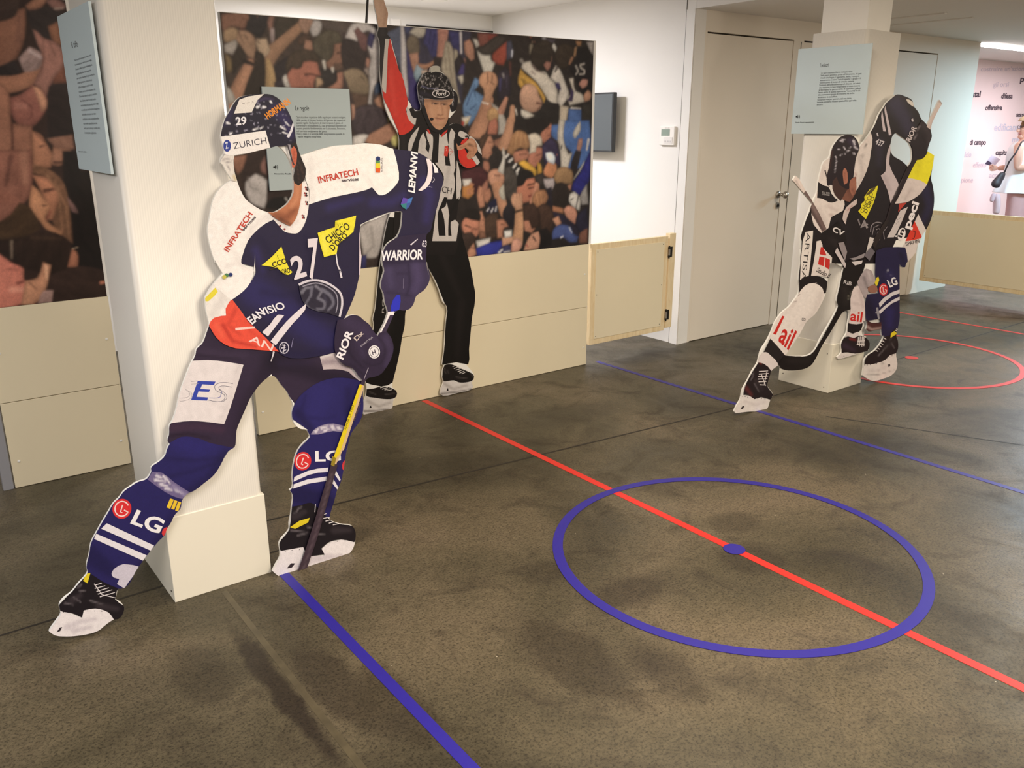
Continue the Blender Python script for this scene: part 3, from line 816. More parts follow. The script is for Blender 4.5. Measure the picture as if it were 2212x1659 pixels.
    cl((192, 185, 176), '935,640 960,560 1080,530 1110,610 1190,690 1310,700 1380,800 1450,860 1500,960 1505,1210 1430,1240 1370,1180 1300,1060 1180,880 1040,740', (-.4, -.5, .12))
    ln((120, 104, 100), '1110,600 1180,680 1310,735', 40, 20, .7); ln((50, 44, 44), '945,660 1180,880 1320,1110', 16, 16, .7); ln((130, 110, 110), '1100,700 1150,740', 40, 30, .6, 2)
    cl((192, 186, 180), '1390,800 1430,680 1480,600 1540,660 1590,760 1640,900 1690,1070 1560,1260 1500,1170 1540,960 1450,850', (-.5, 0, .2))
    ln((40, 36, 40), '1420,560 1400,740', 40, 30); ln((58, 48, 50), '1500,640 1470,700', 40, 26, .8)
    cl((74, 64, 120), '1465,880 1530,870 1570,990 1500,970')
    cl((188, 181, 172), '1690,810 1760,800 1790,1000 1900,1060 1940,1180 1700,1240 1660,1110 1760,1030')
    cl((70, 54, 96), '1700,960 1760,1010 1740,1180 1660,1160 1710,1080'); ln((190, 185, 178), '1730,1280 1870,1290', 40, 26)
    sk((180, 130, 116), '1845,900 1900,820 1990,830 1980,920 1900,970'); sk((172, 128, 104), '1920,1080 1990,990 2040,1040 2020,1150 1940,1180')
    cl((74, 106, 168), '1680,1290 1890,1300 1890,1700 1400,1700 1410,1540 1660,1560', (-.4, -.3, .18))
    cl((182, 170, 154), '1545,1230 1685,1260 1620,1700 1510,1700', (.5, 0, .15))
    cl((176, 172, 168), '1850,1480 1880,1560 1870,1700 1760,1700'); cl((60, 54, 50), '1890,1220 2050,1200 2040,1540 1890,1540')
    # bald man
    sk((186, 146, 124), '920,1000 960,930 1060,885 1170,950 1215,1080 1265,1200 1210,1310 1080,1350 960,1290 905,1150', (-.25, -.9, .30, 5))
    P.e((176, 116, 92), *P.T([(1040, 1220)])[0], 6, 8, 0, 1.3); ln((96, 52, 44), '1180,1200 1250,1210', 40, 26, .8); ln((100, 54, 46), '1190,1300 1230,1250', 22, 16, .7)
    cl((46, 40, 38), '850,1360 930,1390 1130,1400 1330,1130 1400,1180 1530,1210 1540,1500 1420,1560 1300,1700 780,1700')
    cl((196, 191, 182), '925,1300 1030,1330 1140,1400 1000,1440 930,1390')
    # raised fist with bracelet, denim arm
    cl((96, 130, 172), '0,1240 90,1030 190,790 260,830 250,920 180,990 330,1090 310,1190 240,1380 100,1560 20,1420', (-.5, -.4, .25))
    for q in ('60,1230 190,900', '180,1000 200,1100', '120,1300 220,1220', '40,1340 150,1400'): ln((52, 74, 118), q, 30, 14, .7)
    P.s_((168, 122, 96), [(400, 1150), (330, 1400), (210, 1720)], (170, 260), 1.4, 1, .35)
    sk((184, 138, 108), '255,880 290,740 400,690 520,740 555,880 500,1000 430,1190 330,1170 330,980')
    for q in ('390,730 400,840 380,900', '440,870 500,900', '470,760 460,850'): ln((112, 72, 54), q, 22, 14, .7)
    ln((205, 198, 190), '310,1185 400,1215', 26, 24)
    cl((166, 161, 156), '430,1180 560,1270 680,1450 700,1700 560,1700 560,1450', (.4, -.5, .15))
    cl((178, 140, 96), '400,1320 480,1260 570,1330 550,1480 440,1500 390,1450', (-.3, -.8, .25))
    sk((170, 108, 88), '420,1500 530,1430 560,1560 540,1700 390,1700')
    P.s_((176, 132, 104), [(790, 1270), (760, 1700)], (80, 130), 1.3, 1, .3)
    P.fist(*P.T([(785, 1230)])[0], 8.5, (188, 148, 120)); ln((196, 190, 182), '840,1300 860,1390', 26, 16)
    P.s_((170, 122, 102), [(610, 1330), (690, 1130)], (110, 60), 1.3, 1, .3)
    cl((192, 184, 172), '-20,1430 130,1400 90,1500 10,1570'); cl((190, 60, 46), '-20,1480 30,1500 10,1560 -20,1560')
    cl((200, 176, 90), '30,1500 100,1450 60,1540', a=.7)
    # ---------------- lower right
    P.tile(1000, 260, 5.53)
    cl((50, 42, 40), '-80,180 1560,400 1560,1560 -80,1640', soft=4)
    cl((46, 39, 37), '600,20 1010,0 950,130 900,210 780,150 590,170')
    sk((174, 114, 92), '930,150 1040,20 1075,90 1050,150 1045,220 960,275 930,220')
    cl((42, 34, 32), '740,-20 1050,-20 1040,50 950,130 900,170 790,150', (-.2, -.5, .3)); ln((90, 50, 44), '1010,100 1050,85', 16, 10, .8); ln((120, 60, 56), '1020,180 1050,170', 16, 10, .7)
    cl((60, 50, 82), '950,300 1050,200 1130,290 1165,540 1060,520 1000,570 950,430', (-.4, -.5, .3))
    cl((76, 112, 176), '1060,60 1150,50 1140,250 1060,190'); cl((74, 110, 176), '1200,0 1510,0 1515,380 1390,570 1270,600 1250,560 1300,400 1220,300 1190,180', (-.4, -.3, .2))
    cl((186, 180, 172), '1150,-10 1225,-10 1200,180 1220,300 1260,400 1305,385 1250,590 1170,560 1150,300 1130,240', (.5, 0, .15)); cl((186, 181, 173), '1400,10 1405,120 1340,220 1312,180 1360,60')
    ln((40, 38, 44), '1180,300 1172,345', 18, 14)
    cl((48, 41, 43), '1350,350 1415,370 1370,570 1310,700 1275,600'); sk((178, 132, 116), '1365,300 1380,220 1430,215 1425,300 1400,370 1360,345')
    cl((46, 46, 138), '1515,370 1510,720 1390,900 1300,830 1320,740 1400,620', (-.3, -.6, .3)); cl((188, 185, 182), '1310,720 1450,485 1445,520 1330,700'); ln((188, 185, 182), '1480,350 1500,230', 20, 30, .9)
    cl((150, 146, 146), '1400,900 1480,760 1500,1000 1420,1010', (-.5, -.3, .3)); cl((192, 188, 184), '1240,900 1330,850 1400,920 1390,1080 1300,1020')
    for q in ('1290,950 1320,930', '1380,900 1350,1050'): ln((60, 56, 60), q, 18, 12, .8)
    # blond woman, black and white scarf, white-haired man
    cl((44, 40, 42), '500,400 600,470 690,590 640,680 540,520'); 
    for q in ('510,440 545,405', '555,490 590,460', '605,560 635,520', '645,610 668,575', '630,670 650,640'): ln((200, 197, 194), q, 30, 24)
    sk((172, 116, 94), '590,380 760,340 795,400 760,470 700,490 620,510')
    cl((158, 116, 80), '530,300 590,170 650,120 740,140 790,210 805,300 760,350 690,330 620,370 600,420 530,390', (-.3, -.8, .35))
    for q in ('650,140 620,330', '700,150 690,300', '740,180 760,310'): ln((200, 160, 112), q, 18, 8, .4, 2)
    ln((100, 60, 50), '680,410 760,400', 26, 16, .6, 1.5)
    sk((172, 112, 92), '790,410 880,320 945,330 945,440 860,570 780,510')
    cl((192, 182, 168), '775,180 860,150 940,210 945,300 880,310 870,380 790,400 800,280', (-.3, -.8, .2)); ln((110, 62, 54), '880,420 940,400', 22, 12, .7)
    cl((204, 158, 44), '660,510 720,475 800,520 880,600 870,670 760,600', (-.3, -.6, .2)); cl((196, 150, 46), '890,500 930,520 945,630 890,650')
    cl((76, 70, 66), '480,570 560,540 650,660 660,900 560,950 510,900 490,700', (-.5, -.5, .3))
    cl((66, 58, 56), '860,660 960,620 1000,720 940,780 870,740')
    # faces at the left
    sk((150, 104, 84), '370,240 520,180 560,300 480,330 380,300'); P.s_((176, 130, 102), [(570, 0), (540, 150), (480, 300)], (90, 120), 1.3, 1, .3)
    sk((172, 122, 98), '255,210 330,180 375,290 345,340 352,400 300,470 225,440'); cl((84, 62, 50), '195,240 250,160 310,170 275,260 240,340 195,330')
    ln((88, 52, 44), '310,260 355,265', 18, 10, .8); ln((110, 56, 50), '315,395 350,385', 14, 10, .8)
    cl((46, 40, 40), '180,520 260,460 320,560 250,640 170,600'); sk((166, 112, 92), '250,480 310,500 325,560 300,620 240,570')
    cl((78, 40, 44), '-10,610 100,540 220,560 300,640 305,730 220,790 150,890 60,760 -10,720', (-.3, -.8, .35))
    sk((160, 108, 90), '220,800 295,700 295,830 225,880')
    sk((180, 132, 108), '310,620 400,575 485,640 490,740 420,800 330,770 300,690'); P.s_((174, 126, 98), [(410, 790), (450, 950), (500, 1110)], (130, 110), 1.3, 1, .3)
    ln((96, 56, 46), '380,655 440,660', 20, 16, .7)
    cl((190, 187, 181), '478,322 502,380 485,650 415,610'); cl((176, 172, 160), '430,830 490,760 510,960 460,940')
    cl((52, 46, 44), '310,440 430,350 480,420 420,580 330,580')
    cl((196, 191, 186), '-10,705 100,698 105,770 10,800'); cl((184, 124, 62), '-10,790 115,765 125,880 60,940 -10,910', (-.4, -.3, .2))
    for q in ('60,830 125,820', '60,870 120,865', '90,760 120,770'): ln((176, 118, 86), q, 34, 26, .9)
    sk((180, 126, 100), '165,890 190,785 230,800 255,900 260,1030 200,1050'); sk((168, 116, 92), '250,830 320,810 340,900 290,990 250,960')
    for q in ('195,810 190,880', '225,830 220,900'): ln((118, 74, 58), q, 14, 10, .6)
    cl((34, 34, 64), '320,980 400,930 420,1090 280,1110'); 
    for q in ('290,1080 310,1050', '340,1090 360,1050', '390,1080 400,1030'): ln((190, 186, 190), q, 20, 14, .9)
    # young man shouting through his hands
    sk((178, 114, 90), '645,810 740,710 855,685 868,760 852,850 810,960 720,990 650,890')
    cl((36, 31, 30), '645,790 655,640 740,582 835,620 845,675 765,700 730,760 690,790', (-.2, -.8, .35))
    ln((44, 30, 28), '775,775 850,755', 20, 14, .9); ln((70, 36, 32), '790,812 845,800', 22, 14, .9); ln((124, 54, 48), '790,905 840,895', 26, 18, .9); P.e((176, 110, 88), *P.T([(680, 830)])[0], 5.5, 9, 10, 1.2)
    P.s_((180, 126, 102), [(840, 980), (870, 860), (880, 760)], (90, 40), 1.2, 1, .3); P.s_((170, 116, 92), [(900, 960), (890, 860), (900, 770)], (60, 26), 1.2, 1, .3)
    cl((168, 158, 162), '960,700 1090,690 1090,800 1040,860 980,790'); cl((48, 42, 52), '1000,820 1060,790 1090,1040 1010,1000')
    sk((188, 126, 88), '960,610 1020,490 1115,520 1120,630 1060,690 980,660'); cl((200, 208, 220), '985,390 1060,380 1105,450 1090,525 1010,490')
    cl((148, 116, 82), '1085,690 1130,580 1230,555 1315,620 1300,780 1240,760 1130,770', (-.3, -.8, .35)); sk((170, 120, 96), '1240,780 1300,760 1290,830 1250,840')
    cl((50, 41, 37), '1065,860 1110,760 1190,740 1270,820 1260,960 1200,1060 1080,1030', (-.3, -.7, .3)); sk((170, 116, 84), '1070,1020 1200,1050 1200,1115 1070,1085')
    cl((158, 112, 80), '820,980 880,840 980,830 1020,920 960,1020 880,1050', (-.3, -.7, .3))
    for q in ('880,880 900,1000', '930,860 940,980'): ln((205, 150, 104), q, 16, 8, .5)
    cl((76, 54, 44), '880,1060 960,990 1060,1050 1085,1200 1055,1340 930,1310 900,1150', (-.3, -.7, .35))
    cl((42, 37, 44), '520,1010 600,960 650,1060 620,1300 520,1230 470,1130')
    P.s_((184, 138, 104), [(670, 1060), (670, 1250), (650, 1460)], (90, 125), 1.3, 1, .3)
    sk((190, 144, 116), '572,945 600,868 705,866 715,1000 705,1070 630,1060'); ln((30, 27, 28), '608,1098 705,1072', 30, 28)
    for q in ('600,885 605,940', '640,880 640,930', '675,880 675,930'): ln((124, 82, 64), q, 12, 8, .6)
    sk((172, 118, 94), '725,1200 780,1180 870,1290 820,1350 735,1320'); cl((72, 51, 43), '715,1020 840,985 925,1110 905,1280 820,1295 790,1200 730,1200', (-.4, -.7, .4))
    cl((46, 40, 60), '1070,1090 1240,1150 1360,1270 1390,1400 1280,1310 1180,1270 1110,1180', (-.3, -.6, .3)); sk((182, 128, 108), '1200,1070 1250,1020 1340,1050 1365,1150 1340,1240 1240,1160')
    cl((46, 43, 66), '1365,1130 1480,1040 1500,1300 1400,1340 1350,1260'); sk((184, 134, 108), '1068,1180 1140,1140 1180,1230 1120,1265')
    sk((120, 80, 66), '1390,1360 1440,1310 1490,1290 1490,1470 1390,1470')
    cl((72, 88, 148), '1068,1340 1110,1270 1200,1243 1290,1280 1320,1350 1382,1390 1360,1455 1270,1455 1200,1400 1068,1425', (-.3, -.8, .3)); ln((52, 62, 112), '1080,1410 1210,1395 1280,1450', 14, 12, .8); ln((198, 200, 210), '1170,1400 1195,1385', 18, 14); ln((180, 184, 200), '1270,1280 1300,1340', 16, 12, .9)
    cl((42, 36, 35), '1060,1430 1200,1410 1255,1460 1240,1500 1050,1510')
    sk((188, 138, 114), '725,1555 770,1430 830,1350 905,1325 925,1420 905,1530 820,1550'); cl((33, 28, 28), '900,1310 1000,1285 1065,1400 1055,1500 900,1540 925,1420', (-.3, -.7, .3))
    ln((58, 38, 36), '840,1395 870,1440', 24, 16, .9); ln((150, 70, 66), '760,1490 775,1510', 20, 14, .9)
    # men at lower left
    sk((174, 122, 96), '180,1090 230,1085 255,1170 302,1230 272,1300 275,1400 200,1410 185,1250')
    ln((100, 62, 52), '230,1190 270,1200', 16, 10, .8); cl((110, 78, 62), '200,1310 275,1330 270,1410 200,1410', a=.7)
    sk((184, 122, 98), '-10,1210 60,1140 195,1190 195,1290 175,1380 100,1400 10,1340')
    cl((40, 34, 32), '-15,1140 60,1045 150,1048 215,1130 205,1205 100,1190 20,1160 -15,1220', (-.3, -.8, .35))
    ln((44, 30, 28), '30,1255 95,1280', 20, 14); ln((50, 32, 30), '125,1295 172,1300', 18, 12); ln((140, 84, 70), '105,1290 110,1340', 20, 24, .6); ln((130, 66, 60), '70,1375 120,1378', 16, 14, .8)
    cl((80, 60, 48), '268,1170 340,1108 425,1110 415,1250 400,1390 300,1450 268,1330', (-.4, -.7, .35)); sk((168, 114, 90), '400,1195 480,1180 545,1270 490,1290 480,1400 410,1410'); ln((92, 56, 46), '460,1240 500,1245', 18, 12, .8)
    cl((64, 49, 43), '-20,1360 100,1335 165,1420 130,1480 60,1570 -20,1570', (-.3, -.8, .4)); sk((184, 132, 106), '60,1560 130,1465 165,1600 100,1640 50,1640'); ln((90, 54, 46), '105,1520 145,1530', 16, 10, .8)
    cl((192, 188, 185), '155,1440 330,1400 310,1480 170,1520'); cl((48, 56, 160), '155,1530 320,1460 470,1435 470,1530 420,1590 165,1625', (-.3, -.6, .25))
    sk((184, 138, 112), '465,1400 600,1385 610,1450 470,1510'); cl((198, 196, 194), '490,1322 585,1308 585,1390 500,1405')
    cl((60, 60, 102), '440,1530 540,1485 590,1520 580,1570 425,1600'); ln((196, 194, 196), '430,1580 470,1545', 26, 20); ln((196, 194, 196), '490,1575 560,1565', 16, 14)
    sk((188, 138, 120), '588,1445 640,1398 705,1440 705,1505 650,1575 575,1575')
    # ---------------- behind the info board and the referee's elbow
    P.tile(740, 200, 7.373)
    cl((74, 62, 68), '190,270 400,190 620,240 710,330 730,430 640,550 420,665 200,655 150,520', (-.3, -.7, .3))
    for q in ('420,300 330,480 360,620', '560,280 640,420'): ln((54, 44, 50), q, 50, 30, .5, 2.5)
    sk((180, 136, 116), '140,180 190,200 190,400 150,440')
    sk((162, 118, 96), '345,780 420,670 600,570 820,440 900,600 850,690 650,830 500,850')
    cl((192, 187, 184), '165,700 330,660 415,680 350,790 330,850 150,850'); cl((186, 178, 108), '780,720 890,640 905,750 870,860 800,840')
    cl((70, 60, 60), '690,330 740,300 780,420 730,440'); cl((200, 190, 110), '715,380 760,420 730,470', a=.8)
    # seen through the face opening and between the arm and the body
    P.tile(400, 150, 3.6867)
    cl((66, 50, 44), '330,600 900,600 900,1150 400,1150', soft=3)
    sk((150, 104, 84), '370,690 490,680 470,780 420,840 380,760')
    cl((60, 44, 40), '500,690 640,640 660,900 560,930 450,900'); sk((140, 100, 92), '600,760 640,680 650,840 610,820')
    cl((178, 172, 172), '480,900 560,830 650,880 660,1010 630,1110 520,1060'); ln((120, 112, 112), '500,860 520,940 580,960', 20, 12, .5)
    cl((56, 42, 38), '650,900 870,900 860,1000 700,1010 650,1060'); cl((30, 27, 28), '640,1110 670,1040 760,1010 850,1020 800,1110', (-.2, -.7, .3)); ln((180, 176, 172), '800,1025 815,1045', 14, 10)
    cl((170, 164, 162), '1380,1260 1500,1190 1640,1140 1640,1300 1560,1430 1520,1500 1420,1500', (-.3, -.5, .2)); ln((126, 120, 118), '1480,1250 1500,1400 1430,1480', 26, 16, .5, 2)
    cl((60, 60, 116), '1400,1490 1445,1470 1440,1590 1400,1590'); cl((56, 46, 44), '1520,1500 1580,1440 1580,1600 1500,1600')

def paint_crowd_left(P):
    def sk(c, pts, g=(-.3, -.6, .26, 9.0), soft=2.4): P.p(c, pts, soft, g, tex=.06, lam=11)
    def cl(c, pts, g=(-.2, -.6, .28), soft=2.6, a=1.0): P.p(c, pts, soft, g, a, tex=.16, lam=5)
    def ln(c, pts, w0, w1=None, a=.6, soft=2.0): P.s_(c, pts, (w0, w1 or w0), soft, a)
    P.tile(0, 0, 4.74)
    cl((46, 36, 35), '250,80 620,60 720,500 760,1500 480,1450 480,900 380,500')
    sk((132, 88, 68), '-60,150 260,80 255,380 170,600 70,690 -60,720'); cl((64, 47, 41), '-60,-60 200,-60 170,150 60,210 -60,230')
    sk((146, 100, 78), '260,60 400,-40 500,-40 420,80 290,105'); sk((128, 90, 82), '470,10 560,-20 690,60 650,95 560,100')
    ln((170, 150, 140), '560,90 650,80', 14, 10, .8); ln((90, 60, 52), '200,120 190,420', 40, 60, .35, 5)
    cl((46, 37, 36), '-60,700 150,610 220,740 60,790 -60,790')
    P.s_((148, 100, 76), [(-60, 870), (140, 860), (300, 800), (420, 620)], (190, 130), 2, 1, .3)
    cl((140, 116, 112), '190,600 300,480 400,530 440,600 420,680 370,720 250,740', (-.3, -.6, .3)); ln((176, 158, 160), '300,520 420,590', 34, 22, .6)
    sk((134, 88, 64), '490,270 590,220 660,470 560,450'); sk((116, 70, 52), '550,720 660,660 700,850 540,860')
    sk((148, 102, 90), '335,300 390,330 440,385 560,430 650,520 650,670 560,790 470,1000 400,900 340,860 420,680 430,560 380,440')
    for q in ('440,400 450,600 420,760', '500,420 560,560'): ln((104, 68, 60), q, 26, 14, .5)
    sk((138, 84, 72), '100,1000 220,960 330,870 430,920 495,1070 440,1180 330,1300 200,1290 110,1150')
    sk((182, 130, 102), '335,885 400,900 480,1030 485,1090 430,1150 380,1000')
    ln((176, 122, 106), '180,1080 260,1090', 70, 50, .4, 5); ln((90, 50, 44), '230,1020 330,1100 320,1200', 20, 14, .6)
    sk((146, 98, 76), '-60,820 70,900 110,1200 140,1500 100,1720 -60,1720'); sk((136, 90, 70), '120,1260 330,1290 345,1720 120,1720')
    ln((80, 48, 40), '120,1200 130,1500 110,1700', 24, 30, .7, 3)
    cl((40, 28, 26), '500,880 700,880 760,1440 510,1420 480,1150'); cl((120, 84, 68), '480,1420 740,1380 760,1520 620,1540')
    sk((160, 108, 80), '330,1340 420,1380 480,1480 545,1600 520,1720 330,1720'); ln((70, 40, 34), '410,1500 450,1490', 26, 16, .8); ln((84, 48, 42), '370,1370 460,1450', 20, 12, .5)
    sk((150, 104, 80), '545,1500 730,1540 700,1640 600,1700 520,1680'); ln((70, 42, 36), '560,1660 680,1660', 30, 20, .8)
    P.tile(0, 330, 4.74)
    sk((132, 84, 68), '-60,-30 330,-30 335,300 295,460 150,610 -60,760'); ln((164, 116, 92), '240,20 260,300', 90, 60, .5, 6); ln((78, 46, 40), '110,40 60,330', 50, 36, .6, 5); ln((150, 92, 72), '-20,450 150,480', 120, 80, .4, 8)
    cl((27, 19, 17), '640,-20 800,-20 830,180 950,190 1010,700 1110,1480 740,1220 720,700 650,300')
    sk((158, 104, 76), '330,230 480,250 600,400 590,560 540,690 480,690 470,560 420,400'); ln((64, 36, 30), '460,390 560,370', 40, 26, .8); ln((120, 60, 48), '470,690 520,600 480,580', 22, 16, .7)
    cl((110, 76, 54), '335,120 500,170 640,290 700,480 745,930 650,860 540,700 610,450 480,250 335,210', (-.4, -.3, .4))
    for q in ('480,230 600,420 640,800', '560,300 680,560 710,880'): ln((150, 106, 76), q, 22, 12, .5)
    sk((168, 116, 82), '330,330 400,390 450,470 515,545 470,660 480,700 650,800 630,860 470,780 400,690 300,570'); ln((70, 40, 34), '440,540 475,540', 24, 16, .8)
    cl((66, 46, 28), '200,510 310,560 420,770 250,870 -60,900 -60,760 100,640'); cl((40, 26, 20), '-60,900 250,860 200,1200 60,1060 -60,1000')
    ln((150, 130, 110), '120,910 120,1080', 30, 14, .5, 3)
    cl((44, 29, 22), '130,930 420,800 640,850 745,980 710,1160 560,1320 430,1220 200,1190', (-.1, -.8, .45)); ln((86, 60, 42), '330,870 620,880', 30, 20, .4, 5)
    sk((160, 102, 76), '690,1170 735,990 770,1000 800,1050 795,1180'); ln((200, 170, 140), '740,985 800,965', 8, 5, .7, 1)
    cl((50, 33, 27), '510,1260 800,1160 1070,1210 1120,1500 540,1540', (-.2, -.8, .4)); ln((180, 110, 84), '1035,1330 1080,1325', 34, 24, .8); cl((120, 88, 84), '690,450 790,580 800,620 740,600', a=.8)
    sk((178, 104, 86), '-60,990 110,1120 240,1185 245,1290 305,1390 220,1550 -60,1620', (-.2, -.6, .25, 6)); ln((96, 44, 40), '180,1335 240,1320', 30, 20, .8); ln((110, 56, 48), '90,1190 190,1200', 26, 16, .5, 3); ln((206, 150, 126), '120,1400 280,1400', 60, 40, .4, 6)
    sk((172, 120, 90), '215,1550 260,1310 380,1280 440,1120 525,1150 495,1310 470,1400 400,1510 300,1570'); ln((100, 62, 46), '300,1330 380,1400', 24, 14, .6); ln((220, 176, 140), '470,1160 480,1290', 26, 18, .5)
    cl((140, 110, 102), '390,1550 440,1420 545,1410 530,1530')


# ------------------------------------------------------------------ the two crowd boards
def crowd_board(label, x0, x1, paint, base, ink, zt=1.985, zp=0.79, zs=0.385, px0=None, step=0.005):
    b = thing('crowd_board', label, 'display board', ((x0+x1)/2, 4.0, 0))
    boxo('photo_panel', M_FOAM, b, x0, x1+.016, 4.0, 4.03, zp, zt, bev=.001)
    boxo('lower_panel', M_PANEL, b, x0, x1, 4.0, 4.03, zs+.0015, zp-.001, bev=.001)
    lo = boxo('kick_panel', M_PANEL, b, x0, x1, 4.0, 4.03, 0.002, zs-.0015, bev=.001)
    boxo('back_frame', M_PANEL, b, x0+.05, x1-.05, 4.031, 4.07, 0.0, zt-.05)
    for zz in (.12, .60):
        for xx in (x0+.03, x1-.03):
            bm = bmesh.new()
            bmesh.ops.create_uvsphere(bm, u_segments=10, v_segments=6, radius=.006, matrix=Matrix.Translation((xx, 3.999, zz)) @ Matrix.Diagonal((1, .35, 1, 1)))
            under(bmo('screw_cap', bm, M_FOAM), lo)
    print_sheet('crowd_photo', x0 if px0 is None else px0, x1-.004, zp, zt-.003, 3.9993, step, base, paint, b, ink)
    return b
crowd_board('wide board printed with a cheering crowd photograph behind the referee cutout', 1.419, 3.641, paint_crowd, (64, 52, 48), 1.12)
crowd_board('narrow board printed with a warm brown close crowd photograph at the left edge', 0.331, 0.806, paint_crowd_left, (52, 34, 28), 1.6, step=0.004)

# thin steel rod hanging from the niche ceiling to the crowd board
a = Plane((0, 4.05, 0), (0, -1, 0)).at(789, 50); b = Plane((0, 4.05, 0), (0, -1, 0)).at(797, -60)
bm = bmesh.new(); cyl(bm, (a.x, 4.05, a.z-.04), (a.x+(b.x-a.x)/(b.z-a.z)*(2.385-a.z), 4.05, 2.385), .006, seg=10)
tag(bmo('hanging_rod', bm, M_IRON), 'thin dark rod rising from the top of the crowd board to the ceiling', 'rod')
# round fitting on the ceiling
c = Plane((0, 0, 2.385), (0, 0, -1)).at(938, -4)
bm = bmesh.new(); cyl(bm, (c.x, c.y, 2.385), (c.x, c.y, 2.365), .11, .09, seg=40)
t = tag(bmo('ceiling_lamp', bm, M_PILLAR), 'round ceiling fitting above the crowd board', 'lamp')

# ================================================================== life-size printed cutouts (foam board, 1 cm thick)
def inside(x, y, P):
    r = np.zeros(len(x), bool); n = len(P)
    for i in range(n):
        ax, ay = P[i]; bx, by = P[(i+1) % n]
        c = (ay > y) != (by > y)
        if by != ay: r ^= c & (x < ax+(y-ay)*(bx-ax)/(by-ay))
    return r

def triangulate(loops, extra=None, keep=None):
    """constrained triangulation of closed loops (+ loose points); keep(cx, cy) picks the triangles"""
    vs, es = [], []
    for L in loops:
        b = len(vs); n = len(L)
        vs += [Vector((float(p[0]), float(p[1]))) for p in L]
        es += [(b+i, b+(i+1) % n) for i in range(n)]
    if extra is not None: vs += [Vector((float(p[0]), float(p[1]))) for p in extra]
    ov, _, of, _, _, _ = delaunay_2d_cdt(vs, es, [], 0, 1e-4)
    V = np.array([(v.x, v.y) for v in ov]); F = np.array([f for f in of if len(f) == 3])
    c = V[F].mean(1); k = keep(c[:, 0], c[:, 1]); F = F[k]
    used = np.unique(F); m_ = -np.ones(len(V), int); m_[used] = np.arange(len(used))
    return V[used], m_[F]

FONT_CACHE = {}
def glyphs(txt, bold=0.0, shear=0.0, space=1.0):
    k = (txt, bold, shear, space)
    if k not in FONT_CACHE:
        cu = bpy.data.curves.new('lettering', 'FONT'); cu.body = txt; cu.size = 1.0; cu.offset = bold; cu.shear = shear
        cu.space_character = space; cu.resolution_u = 4; cu.fill_mode = 'FRONT'
        o = bpy.data.objects.new('lettering', cu); COL.objects.link(o)
        dg = bpy.context.evaluated_depsgraph_get(); dg.update()
        me = bpy.data.meshes.new_from_object(o.evaluated_get(dg))
        V = np.array([v.co[:] for v in me.vertices]).reshape(-1, 3); F = [tuple(p.vertices) for p in me.polygons]
        bpy.data.objects.remove(o); bpy.data.curves.remove(cu); bpy.data.meshes.remove(me)
        FONT_CACHE[k] = (V, F)
    return FONT_CACHE[k]
CAP = None
def cap_height():
    global CAP
    if CAP is None: CAP = glyphs('H')[0][:, 1].max()
    return CAP

